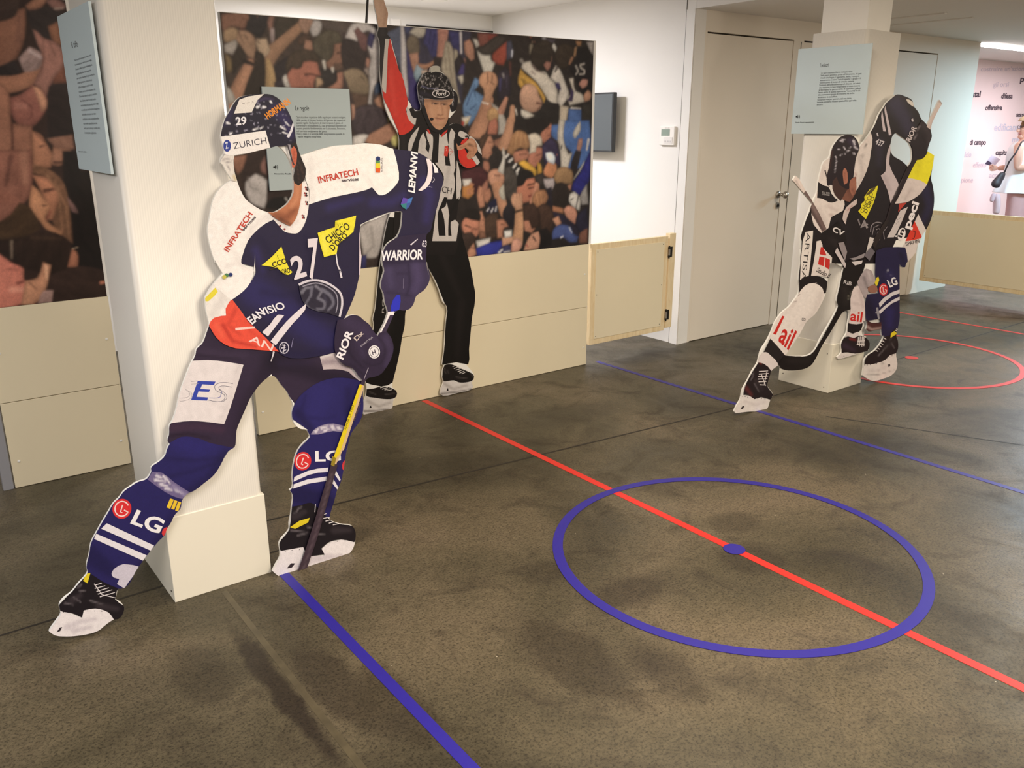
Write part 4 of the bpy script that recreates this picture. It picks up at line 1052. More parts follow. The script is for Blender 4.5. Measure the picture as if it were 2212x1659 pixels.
class Flat:
    """printing that lies on a flat board; px coordinates are looked up on the board's own plane"""
    STEP = 0.00007
    def __init__(s, plane, ink=1.0):
        s.pl = plane; s.ink = ink; s.lv = 1; s.clip = None; s.holes = []
    def P3(s, V, lv): return [s.pl.at(x, y, s.STEP*lv) for x, y in V]
    def text(s, parent, txt, p0, p1, h, col, bold=0.0, shear=0.0, up=None, name='lettering', space=1.0, squash=True):
        """letters from p0 to p1 along the baseline, capitals h high (photo pixels)"""
        V, F = glyphs(txt, bold, shear, space)
        if not len(V): return None
        p0 = np.array(p0, float); p1 = np.array(p1, float); d = p1-p0
        if up is None: u = np.array([d[1], -d[0]])/np.hypot(*d)
        else: u = np.array(up, float); u = u/np.hypot(*u)
        x0, x1 = V[:, 0].min(), V[:, 0].max()
        Q = p0[None]+((V[:, :1]-x0)/(x1-x0))*d[None]+(V[:, 1:2]/cap_height())*h*u[None]
        s.lv += 1
        me = bpy.data.meshes.new(name); me.from_pydata([tuple(v) for v in s.P3(Q, s.lv)], [], F)
        o = obj(name, me, flat(tuple(int(min(255, max(0, c))) for c in s.inked(col))))
        under(o, parent); return o
    def inked(s, col):
        L = np.clip(lin(col)*s.ink, 0, .9)
        return np.where(L <= .0031308, L*12.92, 1.055*np.power(L, 1/2.4)-.055)*255
    def shape(s, name, parent, pts, col, sub=3, paint=None, h=None, clip=True, label=None, holes=()):
        """a printed area; px outline, cut to the board's outline; paint(Painter) adds folds and sheen of the picture"""
        P = smooth_poly(pts, sub)
        loops = [P]; C = s.clip if clip else None
        if C is not None:
            loops.append(C); loops += s.holes
        lo, hi = P.min(0), P.max(0)
        ext = None
        if h:
            gx, gy = np.meshgrid(np.arange(lo[0]+h*.37, hi[0], h), np.arange(lo[1]+h*.41, hi[1], h*.87))
            gx = gx+(np.arange(gx.shape[0]) % 2)[:, None]*h/2
            g = np.stack([gx.ravel(), gy.ravel()], 1)
            k = inside(g[:, 0], g[:, 1], P)
            if C is not None: k &= inside(g[:, 0], g[:, 1], C)
            ext = g[k]
        def keep(x, y):
            r = inside(x, y, P)
            if C is not None:
                r &= inside(x, y, C)
                for H in s.holes: r &= ~inside(x, y, H)
            for H in holes: r &= ~inside(x, y, H)
            return r
        V, F = triangulate(loops+list(holes), ext, keep)
        s.lv += 1
        me = bpy.data.meshes.new(name); me.from_pydata([tuple(v) for v in s.P3(V, s.lv)], [], [tuple(int(i) for i in f) for f in F])
        pt = Painter(V[:, 0], V[:, 1], col)
        if paint: paint(pt)
        Cc = pt.C*s.ink
        if h: Cc = Cc*(1+RNG.normal(0, .03, (len(V), 1)))
        Cc = np.clip(Cc, .002, .90)
        at = me.color_attributes.new('ink', 'FLOAT_COLOR', 'POINT')
        at.data.foreach_set('color', np.concatenate([Cc, np.ones((len(V), 1))], 1).astype(np.float32).ravel())
        o = obj(name, me, M_PRINT); under(o, parent)
        if label: o['label'] = label
        return o
    def stroke(s, name, parent, pts, w0, w1, col, clip=True, closed=False, label=None):
        P = smooth_poly(pts, 4, 75, closed)
        if closed: P = np.vstack([P, P[:1]])
        n = len(P); d = np.gradient(P, axis=0); d /= np.hypot(d[:, 0], d[:, 1])[:, None]+1e-9
        W = np.linspace(w0, w1, n)[:, None]/2; N = np.stack([-d[:, 1], d[:, 0]], 1)
        if closed:
            return s.shape(name, parent, (P+N*W)[:-1], col, 1, None, None, clip, label, holes=[(P-N*W)[:-1]]) if inside(np.array([(P-N*W)[0, 0]]), np.array([(P-N*W)[0, 1]]), (P+N*W)[:-1])[0] else s.shape(name, parent, (P-N*W)[:-1], col, 1, None, None, clip, label, holes=[(P+N*W)[:-1]])
        return s.shape(name, parent, np.vstack([P+N*W, (P-N*W)[::-1]]), col, 1, None, None, clip, label)

class Cutout(Flat):
    def __init__(s, name, label, cat, plane, outline, holes, thick=0.010, ink=1.0, sub=3):
        super().__init__(plane, ink)
        s.clip = smooth_poly(outline, sub, 55); s.holes = [smooth_poly(h, sub, 55) for h in holes]
        V, F = triangulate([s.clip]+s.holes, None, lambda x, y: inside(x, y, s.clip) & ~np.any([inside(x, y, h) for h in s.holes], axis=0) if s.holes else inside(x, y, s.clip))
        front = [plane.at(x, y) for x, y in V]
        zmin = min(p.z for p in front)
        c = sum(front, Vector())/len(front)
        s.root = thing(name, label, cat, (c.x, c.y, max(zmin, 0)))
        back = [p-plane.n*thick for p in front]
        n = len(V); fs = [tuple(int(i) for i in f) for f in F]+[tuple(int(i)+n for i in f[::-1]) for f in F]
        cnt = {}
        for f in F:
            for a, b in ((f[0], f[1]), (f[1], f[2]), (f[2], f[0])):
                a, b = int(a), int(b)
                if (b, a) in cnt: del cnt[(b, a)]
                else: cnt[(a, b)] = 1
        for a, b in cnt: fs.append((b, a, a+n, b+n))
        me = bpy.data.meshes.new('foam_board'); me.from_pydata([tuple(p) for p in front+back], [], fs)
        bm = bmesh.new(); bm.from_mesh(me); bmesh.ops.recalc_face_normals(bm, faces=bm.faces[:]); bm.to_mesh(me); bm.free()
        s.board = under(obj('foam_board', me, M_FOAM), s.root)

# ================================================================== the big player cutout in front of the left pillar
C1 = tile(400, 150, 3.6867); C2 = tile(400, 550, 3.6867); C3 = tile(50, 950, 2.765); N4 = tile(250, 640, 3.95)
def build_player():
    outline = (C1('285,520 300,450 320,390 355,330 375,290 430,225 500,205 600,196 680,200 740,230 800,300 850,400 872,470 882,560 905,650 918,685 985,665 1060,640 1120,625 1180,610 1280,602 1345,600 1385,592 1440,588 1500,592 1560,600 1640,628 1720,640 1830,655 1900,685 1960,730 2010,790 2045,840 2055,900 2035,970 2020,1050 2000,1120 1975,1200 1950,1290 1925,1310 1922,1420 1920,1540 1930,1600 1940,1640')
      + C2('1925,60 1945,140 1945,210 1905,280 1840,330 1820,390 1790,430 1745,445 1700,442 1668,462 1660,482 1602,612 1640,660 1660,740 1640,830 1600,900 1560,950 1500,975 1460,982 1440,1000 1425,1040 1415,1100 1420,1180 1415,1260 1390,1330 1355,1375 1320,1430 1300,1500 1290,1560')
      + C3('1938,30 1925,100 1915,170 1895,260 1875,300 1860,360 1835,440 1828,478 1850,490 1900,505 1965,515 1985,550 1985,590 1970,650 1930,695 1880,715 1790,735 1700,765 1640,785 1560,800 1525,815 1490,785 1510,745 1535,700 1535,660 1530,620 1545,590 1590,535 1590,500 1600,450 1605,400 1610,330 1592,300 1608,288 1608,220 1615,150 1630,90 1650,50 1690,5')
      + C2('920,1540 960,1490 995,1450 965,1395 920,1388 880,1360 855,1310 850,1250 860,1200 830,1130 810,1090 760,1030 720,975 690,965 650,985 590,1040 560,1080 520,1140 480,1230 440,1320 410,1400 405,1470 395,1530 345,1565 312,1620')
      + C3('1210,80 1190,130 1140,210 1080,260 1020,305 985,320 950,360 940,410 905,450 880,500 860,530 845,570 815,600 780,640 740,690 700,745 670,790 640,850 605,885 565,890 555,935 550,955 585,975 603,1000 595,1040 570,1070 540,1075 500,1100 450,1140 390,1160 330,1170 260,1175 190,1168 155,1145 170,1120 200,1080 225,1040 215,990 235,955 290,910 330,860 375,810 385,790 378,760 395,680 405,620 440,550 480,480 510,430 540,380 575,345 600,310 640,280 690,250 735,235 765,190 765,165')
      + N4('370,1410 420,1360 440,1300 460,1260 442,1230 455,1180 460,1100 475,1080 510,990 550,820 600,680 640,580 680,500 690,450 740,400 775,310 797,240 790,200 770,120 765,40')
      + C2('160,340 300,150 270,100 235,40') + C1('240,1540 210,1450 185,1340 180,1270 195,1180 220,1050 260,970 320,910 372,880 355,855 320,800 300,760 282,742 290,690 312,665 298,600 285,545'))
    face = C1('392,690 385,720 390,800 415,890 440,960 480,1030 540,1080 620,1125 700,1138 760,1110 820,1060 860,980 862,880 855,800 830,720 790,655 740,612 678,625 500,668')
    gap = (C1('1398,1250 1430,1225 1520,1190 1625,1145 1700,1130 1730,1140 1725,1220 1710,1290 1680,1340 1620,1380 1585,1430 1570,1500 1575,1570')
      + C2('1575,80 1585,130 1565,200 1560,260 1580,310 1590,380 1610,440 1613,472 1532,648 1500,610 1470,560 1420,520 1385,490 1330,480 1272,503 1310,420 1350,320 1380,200 1392,150 1405,0') + C1('1405,1500 1392,1350'))
    c = Cutout('player_cutout', 'large cutout of a crouching hockey player in navy and white with its face hole open', 'cutout',
               Plane((0, 2.600, 0), (0, -1, 0)), outline, [face, gap], ink=0.95)
    R = c.root
    q0 = c.pl.at(500, 480); q1 = c.pl.at(600, 590)
    boxo('mounting_block', M_FOAM, R, q0.x, q1.x, 2.6102, 2.6388, q1.z, q0.z)
    NAVY = (38, 32, 61)
    # ---- trousers
    def tr(p):
        p.tile(250, 640, 3.95)
        p.s_((30, 20, 38), N('1330,560 1250,760 1120,960 1060,1180'), (200, 90), 14, .6)
        p.s_((64, 50, 74), N('720,470 900,500 1100,500'), (70, 60), 10, .5); p.s_((34, 24, 44), N('700,500 860,520 1060,540'), (24, 20), 4, .6)
        p.s_((66, 44, 66), N('480,1120 700,1110 900,1140'), (70, 60), 7, .7); p.s_((32, 20, 38), N('470,1190 620,1170 800,1210'), (26, 20), 4, .7)
        p.tile(400, 550, 3.6867)
        p.s_((26, 18, 36), N('720,860 900,900 1150,980 1330,1010'), (150, 110), 14, .7); p.s_((44, 34, 62), N('760,860 1000,860'), (60, 40), 8, .5)
    N = lambda q: [tuple(float(t) for t in v.split(',')) for v in q.split()]
    t = c.shape('trousers', R, N4('820,140 600,500 560,800 440,1060 420,1230 470,1255 560,1205 700,1215 800,1255 900,1275 1020,1300 1060,1100 1130,940 1250,740 1330,665') +
                C2('690,960 760,1030 830,1130 880,1200 930,1120 1080,1020 1250,988 1400,1035 1440,980 1330,880 1250,700 700,560 300,500'), (50, 38, 60), 3, tr, 5)
    pt = c.shape('thigh_patch', t, N4('640,552 780,545 950,560 1090,585 1050,720 1010,850 960,1000 925,1092 800,1075 700,1066 580,1068 465,1085 500,960 560,760'), (231, 223, 225), 2,
                 lambda p: (p.tile(250, 640, 3.95), p.s_((205, 196, 198), N('1050,600 980,850 900,1080'), (50, 40), 6, .5)), 8)
    for w_, cc, pts in ((None, (54, 70, 172), '700,722 852,728 838,757 738,752 722,790 806,796 796,816 706,812 690,858 788,863 780,890 643,885'),):
        c.shape('logo_letter', pt, N4(pts), cc, 1)
    for cc, a, b in (((110, 108, 126), '1000,745 890,738 845,765 852,800 925,840 932,868 900,898 785,884', 1.1), ((110, 108, 126), '990,775 905,765 880,775 885,795 905,812', 1.0),
                     ((60, 76, 170), '905,812 900,830 890,860 800,866', 1.0), ((110, 108, 126), '880,790 940,835 948,870 910,902', .9),
                     ((150, 146, 156), '700,722 640,728', .9), ((170, 164, 170), '705,745 645,750', .9), ((176, 170, 176), '590,790 628,822 625,855 560,868', .9), ((176, 170, 176), '605,800 650,830 640,870 545,897', .9)):
        c.stroke('logo_line', pt, N4(a), b, b, cc)
    c.shape('tape_strip', t, C2('1072,812 1190,780 1262,872 1330,900 1412,1000 1392,1008 1300,932 1190,912 1100,916'), (196, 182, 186), 2,
            lambda p: (p.tile(400, 550, 3.6867), p.s_((150, 134, 144), N('1090,860 1200,850 1290,900'), (40, 30), 4, .7), p.s_((240, 236, 236), N('1080,815 1180,792'), (16, 12), 2, .8), p.s_((244, 240, 240), N('1340,910 1400,1000'), (22, 14), 2, .9)), 5)
    # ---- stockings
    def so(p):
        p.tile(250, 640, 3.95)
        p.s_((44, 39, 110), N('560,1240 700,1300 820,1260'), (160, 110), 18, .7); p.s_((28, 22, 64), N('420,1380 640,1400 900,1380'), (30, 20), 6, .5); p.s_((28, 22, 64), N('460,1540 700,1480 900,1400'), (30, 20), 6, .5)
        p.s_((26, 20, 62), N('940,1360 800,1560 640,1659'), (90, 80), 12, .6)
        p.tile(50, 950, 2.765)
        p.s_((28, 22, 70), N('900,460 800,620 640,850'), (70, 60), 8, .6); p.s_((24, 20, 60), N('400,690 520,780'), (120, 80), 12, .6)
        for x, y in ((1130, 143), (480, 742), (445, 742), (700, 720)): p.e((150, 148, 190), *p.T([(x, y)])[0], 1.6, 1.6, 0, 1)
    sl = c.shape('stocking', R, N4('400,1270 470,1245 560,1200 700,1210 800,1250 900,1272 1040,1300 1060,1400 820,1659') + C3('980,400 900,560 700,800 600,900 560,900 470,850 360,800 340,700 420,500 620,230 760,120'), (39, 34, 92), 3, so, 5)
    c.shape('tape_strip', sl, C3('745,238 770,192 828,196 900,252 992,312 970,356 935,350 880,330 812,288'), (112, 100, 142), 2,
            lambda p: (p.tile(50, 950, 2.765), [p.s_((220, 214, 226), N(q), (18, 8), 1.6, .85) for q in ('800,215 830,230', '790,240 850,250', '820,265 870,280', '840,220 880,262', '850,290 890,300', '910,300 950,320')], p.s_((150, 140, 176), N('900,280 970,330'), (30, 26), 3, .6)), 4)
    for q in ('878,350 900,357 878,412 856,404', '904,360 922,366 902,418 884,412', '926,368 944,374 926,428 908,422'): c.shape('yellow_tab', sl, C3(q), (236, 198, 52), 1)
    def lgmark(par, cx, cy, rx, ry, tl, ang):
        k = tl([(0, 0), (1, 0)]); sc = k[1][0]-k[0][0]; X, Y = tl([(cx, cy)])[0]; rx *= sc; ry *= sc
        ca, sa = math.cos(math.radians(ang)), math.sin(math.radians(ang))
        def q(u, v): return (X+u*rx*ca-v*ry*sa, Y+u*rx*sa+v*ry*ca)
        d = c.shape('logo_disc', par, [q(math.cos(t_), math.sin(t_)) for t_ in np.linspace(0, 6.283, 21)[:-1]], (216, 48, 52), 2)
        c.stroke('logo_line', d, [q(.74*math.cos(t_), .74*math.sin(t_)) for t_ in np.linspace(-.75, -6.1, 16)]+[q(.25, .05)], rx*.13, rx*.13, (240, 214, 214))
        c.stroke('logo_line', d, [q(-.05, -.38), q(-.05, .36), q(.18, .36)], rx*.13, rx*.13, (240, 214, 214))
    lgmark(sl, 590, 412, 56, 60, C3, 18)
    c.text(sl, 'LG', *C3('640,496 812,560'), 31, (240, 238, 242), .03, 0, up=(38, -75))
    for q in ('500,499 782,632 762,662 466,531', '436,561 738,690 716,722 424,592'): c.shape('stripe', sl, C3(q), (232, 228, 236), 1)
    c.shape('snow_splash', sl, C3('528,800 545,770 600,742 690,757 660,810 630,850 605,888 560,862 575,830 540,822'), (206, 200, 216), 2,
            lambda p: (p.tile(50, 950, 2.765), [p.e((90, 84, 140), *p.T([(x, y)])[0], 2.6, 2.2, 0, 1.5) for x, y in ((560, 800), (590, 790), (600, 830), (575, 840), (630, 790), (615, 860))]), 3)
    c.shape('logo_disc', sl, C3('862,520 840,530 828,560 838,575 850,560'), (210, 60, 64), 2)
    def so2(p):
        p.tile(400, 550, 3.6867)
        p.s_((46, 41, 108), N('1080,1120 1040,1250 1060,1340'), (200, 140), 18, .6); p.s_((26, 20, 58), N('900,1260 960,1340 1000,1390'), (70, 50), 8, .6); p.s_((28, 22, 66), N('1300,1080 1290,1250 1330,1350'), (60, 40), 8, .6)
        for q in ('930,1230 960,1120', '1000,1300 1100,1310 1200,1290'): p.s_((30, 25, 74), N(q), (24, 14), 4, .5)
        p.tile(50, 950, 2.765); p.s_((24, 20, 60), N('1640,330 1760,350 1850,380'), (110, 80), 10, .7)
    sr = c.shape('stocking', R, C2('840,1300 870,1190 930,1110 1080,1010 1250,980 1420,1030 1450,1200 1340,1440') + C3('1960,60 1900,400 1800,480 1700,420 1580,420 1580,200 1640,40 1700,-60'), (40, 35, 95), 3, so2, 5)
    c.shape('tape_strip', sr, C2('1000,1432 1020,1400 1080,1362 1180,1345 1285,1372 1268,1420 1180,1405 1060,1432'), (140, 130, 160), 2,
            lambda p: (p.tile(400, 550, 3.6867), [p.s_((226, 220, 230), N(q), (24, 10), 1.6, .85) for q in ('1040,1410 1060,1390', '1090,1380 1130,1370', '1110,1405 1140,1390', '1170,1370 1190,1400', '1220,1380 1250,1395')]), 4)
    lgmark(sr, 1670, 128, 50, 56, C3, 18)
    c.text(sr, 'LG', *C3('1745,128 1898,124'), 21, (240, 238, 242), .03)
    for q in ('1615,250 1620,222 1700,186 1760,172 1822,166 1822,192 1760,196 1705,210', '1612,292 1616,266 1700,236 1815,219 1812,245 1700,263', '1868,182 1896,236 1892,250 1862,210', '1852,232 1882,284 1878,300 1846,258'):
        c.shape('stripe', sr, C3(q), (232, 228, 236), 1)
    c.shape('logo_disc', sr, C3('1925,120 1910,135 1906,170 1914,185'), (210, 60, 64), 2)
    # ---- skates
    def shoe(hold, boot, laces, slot, dots, yel, extra):
        k = thing_part('skate', R)
        c.shape('blade_holder', k, C3(hold), (236, 230, 234), 2, lambda p: (p.tile(50, 950, 2.765), [p.s_((196, 186, 196), N(q), (34, 20), 4, .6) for q in extra]), 5)
        b = c.shape('boot', k, C3(boot), (26, 20, 27), 3, lambda p: (p.tile(50, 950, 2.765), [p.s_((120, 112, 118), N(q), (10, 5), 2, .7) for q in laces[1]], [p.s_((60, 52, 58), N(q), (40, 26), 5, .6) for q in laces[2]]), 4)
        for q in laces[0]: c.stroke('lace', b, C3(q), 1.9, 1.4, (224, 218, 222))
        c.shape('holder_slot', k, C3(slot), (52, 42, 50), 1)
        for x, y in dots: c.shape('rivet', k, [(px+.9*math.cos(t_), py+.9*math.sin(t_)) for px, py in C3([(x, y)]) for t_ in np.linspace(0, 6.28, 9)[:-1]], (50, 42, 48), 1)
        c.shape('boot_flash', b, C3(yel), (226, 204, 44), 1)
    def thing_part(name, par):
        e = bpy.data.objects.new(name, None); COL.objects.link(e); e.empty_display_size = .02; e.parent = par; e.matrix_parent_inverse = root_inv(par); return e
    shoe('215,1015 350,1065 356,1018 430,1005 515,1028 548,1080 500,1110 400,1165 260,1185 140,1150 225,1045', '382,792 410,805 480,850 565,886 555,955 610,995 595,1065 545,1080 510,1032 430,1008 362,1020 352,1062 290,1035 222,1022 205,995 290,905',
         (['430,868 470,856', '428,888 490,872', '438,906 512,884', '446,922 532,896', '458,938 548,912', '424,860 470,925 555,945'], ['340,905 370,900', '300,940 345,970', '250,975 300,985', '400,960 480,985', '330,880 350,860'], ['290,960 340,930', '450,990 560,1010']),
         '200,1150 218,1122 234,1118 222,1142', ((240, 1030), (268, 1032), (386, 1022), (426, 1022), (470, 1024)), '376,800 402,796 384,858 358,842', ('260,1120 330,1090 430,1070', '300,1140 400,1120'))
    shoe('1535,662 1680,640 1668,702 1800,690 1782,652 1840,608 1980,585 1960,690 1780,745 1520,822 1482,785 1530,700', '1602,400 1660,390 1720,376 1790,436 1830,476 1900,500 1970,510 1995,560 1978,612 1900,596 1830,610 1782,650 1800,684 1700,698 1672,640 1540,664 1525,630 1590,535',
         (['1786,452 1812,440', '1792,470 1826,462', '1806,486 1842,478', '1826,498 1862,490', '1746,384 1742,432', '1850,508 1884,502'], ['1640,420 1620,440', '1600,540 1680,550', '1640,572 1700,556', '1750,560 1800,566', '1700,520 1720,528', '1660,404 1640,410'], ['1620,460 1680,430', '1860,540 1950,540']),
         '1574,768 1600,738 1626,738 1604,764', ((1565, 668), (1606, 660), (1650, 656), (1796, 634), (1832, 616), (1876, 606), (1922, 598)), '1594,522 1650,484 1712,466 1702,494 1624,532', ('1720,700 1840,690', '1640,760 1720,730 1900,690'))
    # ---- jersey
    def nv(p):
        p.tile(400, 150, 3.6867)
        for q, w_ in (('960,1330 1000,1500 980,1640', 70), ('1300,1130 1200,1180 1080,1200', 60), ('1780,760 1790,1000 1840,1200', 60), ('600,1350 700,1500 760,1640', 60)): p.s_((28, 22, 56), N(q), (w_, w_*.6), 9, .55)
        for q, w_ in (('1500,1060 1640,1060 1740,1000', 80), ('1900,900 1950,1000 1920,1200', 90), ('1150,1100 1400,1030', 60), ('560,1440 620,1600', 60)): p.s_((52, 45, 104), N(q), (w_, w_*.6), 10, .55)
        p.tile(400, 550, 3.6867)
        p.s_((46, 41, 96), N('560,300 760,420 1000,600 1150,690'), (240, 170), 22, .75); p.s_((28, 22, 58), N('900,330 1000,470 1200,500'), (70, 50), 9, .7); p.s_((30, 24, 64), N('760,780 950,800 1180,760'), (60, 50), 8, .6)
        p.s_((30, 24, 60), N('620,300 800,330 930,280'), (60, 40), 8, .5); p.s_((32, 26, 62), N('1330,300 1280,450'), (80, 60), 9, .5)
    j = c.shape('jersey', R, C1('430,1540 480,1350 700,1170 980,1050 1480,930 1700,870 1630,600 1900,600 2100,780 2100,900 2040,1100 1980,1300 1930,1308 1690,1340 1728,1128 1620,1138 1396,1235 1394,1640') +
                C2('1410,0 1395,150 1352,322 1264,512 1215,520 1195,660 1205,772 1080,806 850,826 760,792 742,768 600,620 500,530 440,440 360,360 470,280 560,150 560,100'), NAVY, 3, nv, 4.5)
    whites = lambda q: (lambda p: (p.tile(400, 150, 3.6867), [p.s_(cc, N(s_), w_, so_, a) for cc, s_, w_, so_, a in q]))
    y2 = c.shape('back_panel', j, C2('150,340 300,140 400,200 480,250 365,358 325,430 325,485 232,505 192,565 165,470'), (240, 235, 231), 2, lambda p: (p.tile(400, 550, 3.6867), p.s_((206, 198, 196), N('330,220 300,350 220,480'), (60, 40), 8, .5)), 6)
    c.shape('yellow_patch', y2, C2('150,355 240,262 260,296 190,368 165,372'), (232, 216, 66), 2)
    rd = c.shape('red_hem', j, C2('370,352 322,430 327,485 232,502 190,560 205,592 250,662 310,712 400,746 500,752 620,762 748,772 612,632 510,542 440,442'), (232, 84, 64), 2,
            lambda p: (p.tile(400, 550, 3.6867), p.s_((176, 46, 40), N('300,560 380,690 560,730'), (28, 16), 4, .8), p.s_((180, 50, 42), N('400,440 340,560 440,640'), (30, 14), 5, .55), p.s_((246, 110, 84), N('250,560 300,650'), (40, 30), 6, .5), p.s_((190, 56, 46), N('520,610 640,700'), (26, 12), 5, .4)), 4.5)
    c.stroke('stripe', rd, C2('400,594 470,586 556,580'), 5.6, 4.6, (246, 208, 200))
    c.text(rd, 'AN', *C2('505,690 690,770'), 15, (244, 212, 206), .012, 0, up=(28, -70))
    yl = c.shape('shoulder_yoke', j, C1('120,1000 300,880 380,870 440,955 480,1025 545,1080 622,1125 664,1152 704,1196 642,1226 562,1290 502,1362 457,1480 446,1542 500,1582 546,1602 556,1640') + C2('556,0 546,130 520,222 462,292 368,362 290,300 120,100'), (249, 244, 241), 2,
            whites([((222, 214, 212), '640,1180 540,1260 470,1400', (50, 30), 7, .5), ((228, 220, 218), '300,1200 340,1400 460,1560', (60, 50), 10, .35), ((214, 204, 204), '330,1560 440,1540 540,1620', (30, 20), 5, .4)]), 7)
    yr = c.shape('shoulder_yoke', j, C1('905,690 930,640 1200,560 1450,540 1640,600 1662,650 1690,760 1702,880 1660,942 1600,992 1546,1002 1520,976 1488,938 1440,960 1300,992 1150,1024 984,1076 990,960 960,880 950,800'), (250, 246, 243), 2,
            whites([((222, 214, 212), '1240,880 1300,930 1400,950', (30, 20), 6, .4), ((226, 218, 216), '1000,720 1000,900 1010,1040', (40, 30), 8, .5), ((214, 206, 206), '1430,840 1480,920 1520,960', (26, 16), 5, .5), ((236, 230, 228), '1560,700 1600,860 1570,960', (60, 40), 10, .5)]), 7)
    col = c.shape('collar', j, C1('925,900 960,890 985,980 984,1078 975,1150 950,1232 900,1302 850,1306 790,1290 758,1258 702,1194 640,1130 690,1150 740,1196 800,1232 836,1246 872,1200 902,1120 920,1010'), (244, 238, 236), 2,
            whites([((206, 196, 196), '740,1200 830,1262 900,1200', (20, 14), 4, .5)]), 6)
    for x, y in ((965, 945), (968, 1060), (940, 1168), (960, 990)):
        for dx, dy, cc in ((-7, -5, (150, 40, 40)), (5, -2, (50, 34, 40)), (-2, 12, (160, 44, 40)), (8, 14, (40, 30, 36))): c.shape('collar_motif', col, [(a+1.8*math.cos(t_), b+2.4*math.sin(t_)) for a, b in C1([(x+dx, y+dy)]) for t_ in np.linspace(0, 6.28, 7)[:-1]], cc, 1)
    for x, y in ((705, 1170), (758, 1246), (792, 1272)): c.shape('collar_motif', col, [(a+2.6*math.cos(t_), b+2.2*math.sin(t_)) for a, b in C1([(x, y)]) for t_ in np.linspace(0, 6.28, 7)[:-1]], (140, 44, 44), 1)
    c.text(yr, 'INFRATECH', *C1('1066,905 1382,838'), 13.6, (198, 58, 40), .018, 0, up=(-4, -16)); c.text(yr, 'services', *C1('1248,894 1384,884'), 6.6, (70, 52, 64), .02)
    c.text(yl, 'INFRATECH', *C1('343,1455 538,1152'), 11.4, (198, 58, 40), .018); c.text(yl, 'services', *C1('466,1288 566,1178'), 5.8, (70, 52, 64), .02)
    for q, cc in (('1520,702 1535,692 1552,700 1554,720 1540,732 1522,726', (34, 52, 110)), ('1520,728 1552,726 1552,746 1520,748', (90, 150, 90)), ('1518,748 1552,746 1554,785 1518,786', (232, 214, 54)), ('1518,786 1554,785 1552,822 1520,820', (226, 96, 44))): c.shape('sleeve_badge', yr, C1(q), cc, 1)
    c.text(yr, 'VALAIS', *C1('1572,820 1572,706'), 3.4, (90, 80, 90))
    c.text(j, 'LEMANVI', *C1('1826,985 1852,655'), 13.5, (242, 240, 244), .035, .15)
    c.shape('stripe', j, C1('1918,708 1954,718 1968,800 1966,862 1940,922 1880,968 1856,962 1908,905 1930,840 1932,780'), (236, 224, 228), 2); c.shape('stripe', j, C1('1968,742 2004,762 2016,822 1986,824 1982,790'), (240, 234, 238), 1)
    c.stroke('badge_line', j, C1('1978,860 1986,880 1968,900'), 1.4, 1.4, (190, 184, 200)); c.stroke('badge_line', j, C1('1940,932 1968,940'), 1.6, 1.2, (160, 154, 176))
    for q, cc in (('1736,1020 1776,1030 1764,1064 1716,1074', (96, 74, 170)), ('1776,1030 1812,1018 1800,1062 1764,1064', (70, 120, 190)), ('1716,1074 1764,1064 1760,1116 1730,1096', (56, 130, 130)), ('1764,1064 1798,1064 1784,1094 1760,1116', (60, 90, 160))): c.shape('sleeve_badge', j, C1(q), cc, 1)
    # sponsor patches
    YEL = (238, 226, 58)
    def yw(p):
        p.tile(400, 150, 3.6867); p.s_((196, 180, 30), N('1200,1220 1205,1330 1220,1390'), (22, 14), 3, .6); p.s_((250, 240, 110), N('1100,1320 1120,1440'), (30, 30), 5, .5)
    a = c.shape('sponsor_patch', j, C1('1055,1302 1120,1278 1192,1256 1195,1206 1280,1186 1362,1164 1352,1230 1340,1292 1280,1345 1220,1388 1205,1470 1160,1480 1106,1495 1075,1390'), YEL, 1, yw, 6)
    c.text(a, "CHICCO", *C1('1140,1388 1318,1262'), 15, (44, 36, 30), .022); c.text(a, "D'ORO", *C1('1178,1446 1300,1330'), 13, (44, 36, 30), .022)
    for q in ('1216,1232 1222,1250', '1248,1218 1252,1240', '1232,1222 1236,1236'): c.stroke('patch_mark', a, C1(q), 1.3, .8, (90, 80, 30))
    b = c.shape('sponsor_patch', j, C1('608,1560 690,1492 766,1410 792,1490 832,1592 852,1612') + C2('852,140 820,162 772,142 738,110 670,94'), YEL, 2)
    c.text(b, 'CCO', *C1('700,1578 815,1540'), 11, (44, 36, 30), .025); c.text(b, 'ORO', *C1('772,1630 838,1618'), 10, (44, 36, 30), .025); c.stroke('patch_mark', b, C1('672,1596 735,1578'), 2, 2, (60, 52, 30)); c.stroke('patch_mark', b, C1('735,1480 742,1510'), 1.3, 1, (90, 80, 30))
    c.text(j, '2', *C2('868,196 970,164'), 45, (224, 214, 222), .03, 0, up=(-40, -170), name='shirt_number'); c.text(j, '7', *C2('985,184 1066,176'), 80, (228, 218, 226), .03, 0, up=(-6, -200), name='shirt_number')
    c.stroke('piping', j, C1('1202,1468 1215,1560 1240,1620') + C2('1228,110 1246,185'), 2.4, 4, (226, 220, 230)); c.stroke('piping', j, C1('1424,1236 1400,1290 1396,1400 1392,1640'), 6.5, 3.5, (222, 206, 216))
    # crest
    def cr(p):
        p.tile(400, 550, 3.6867)
        for q, w_, cc in (('930,300 960,265 1010,262', 26, (116, 114, 128)), ('1010,260 1000,330 960,390', 24, (104, 102, 118)), ('1040,250 1090,290 1060,340', 22, (120, 118, 132)), ('1090,280 1160,330 1180,390 1140,440', 30, (108, 106, 122)),
                          ('1060,350 1110,380 1100,430 1050,430', 24, (110, 108, 124)), ('960,400 1000,440 1060,450', 20, (90, 88, 104)), ('1110,330 1130,380', 16, (60, 56, 76)), ('1000,350 1030,400', 14, (40, 36, 54))): p.s_(cc, N(q), (w_, w_*.55), 2, .95)
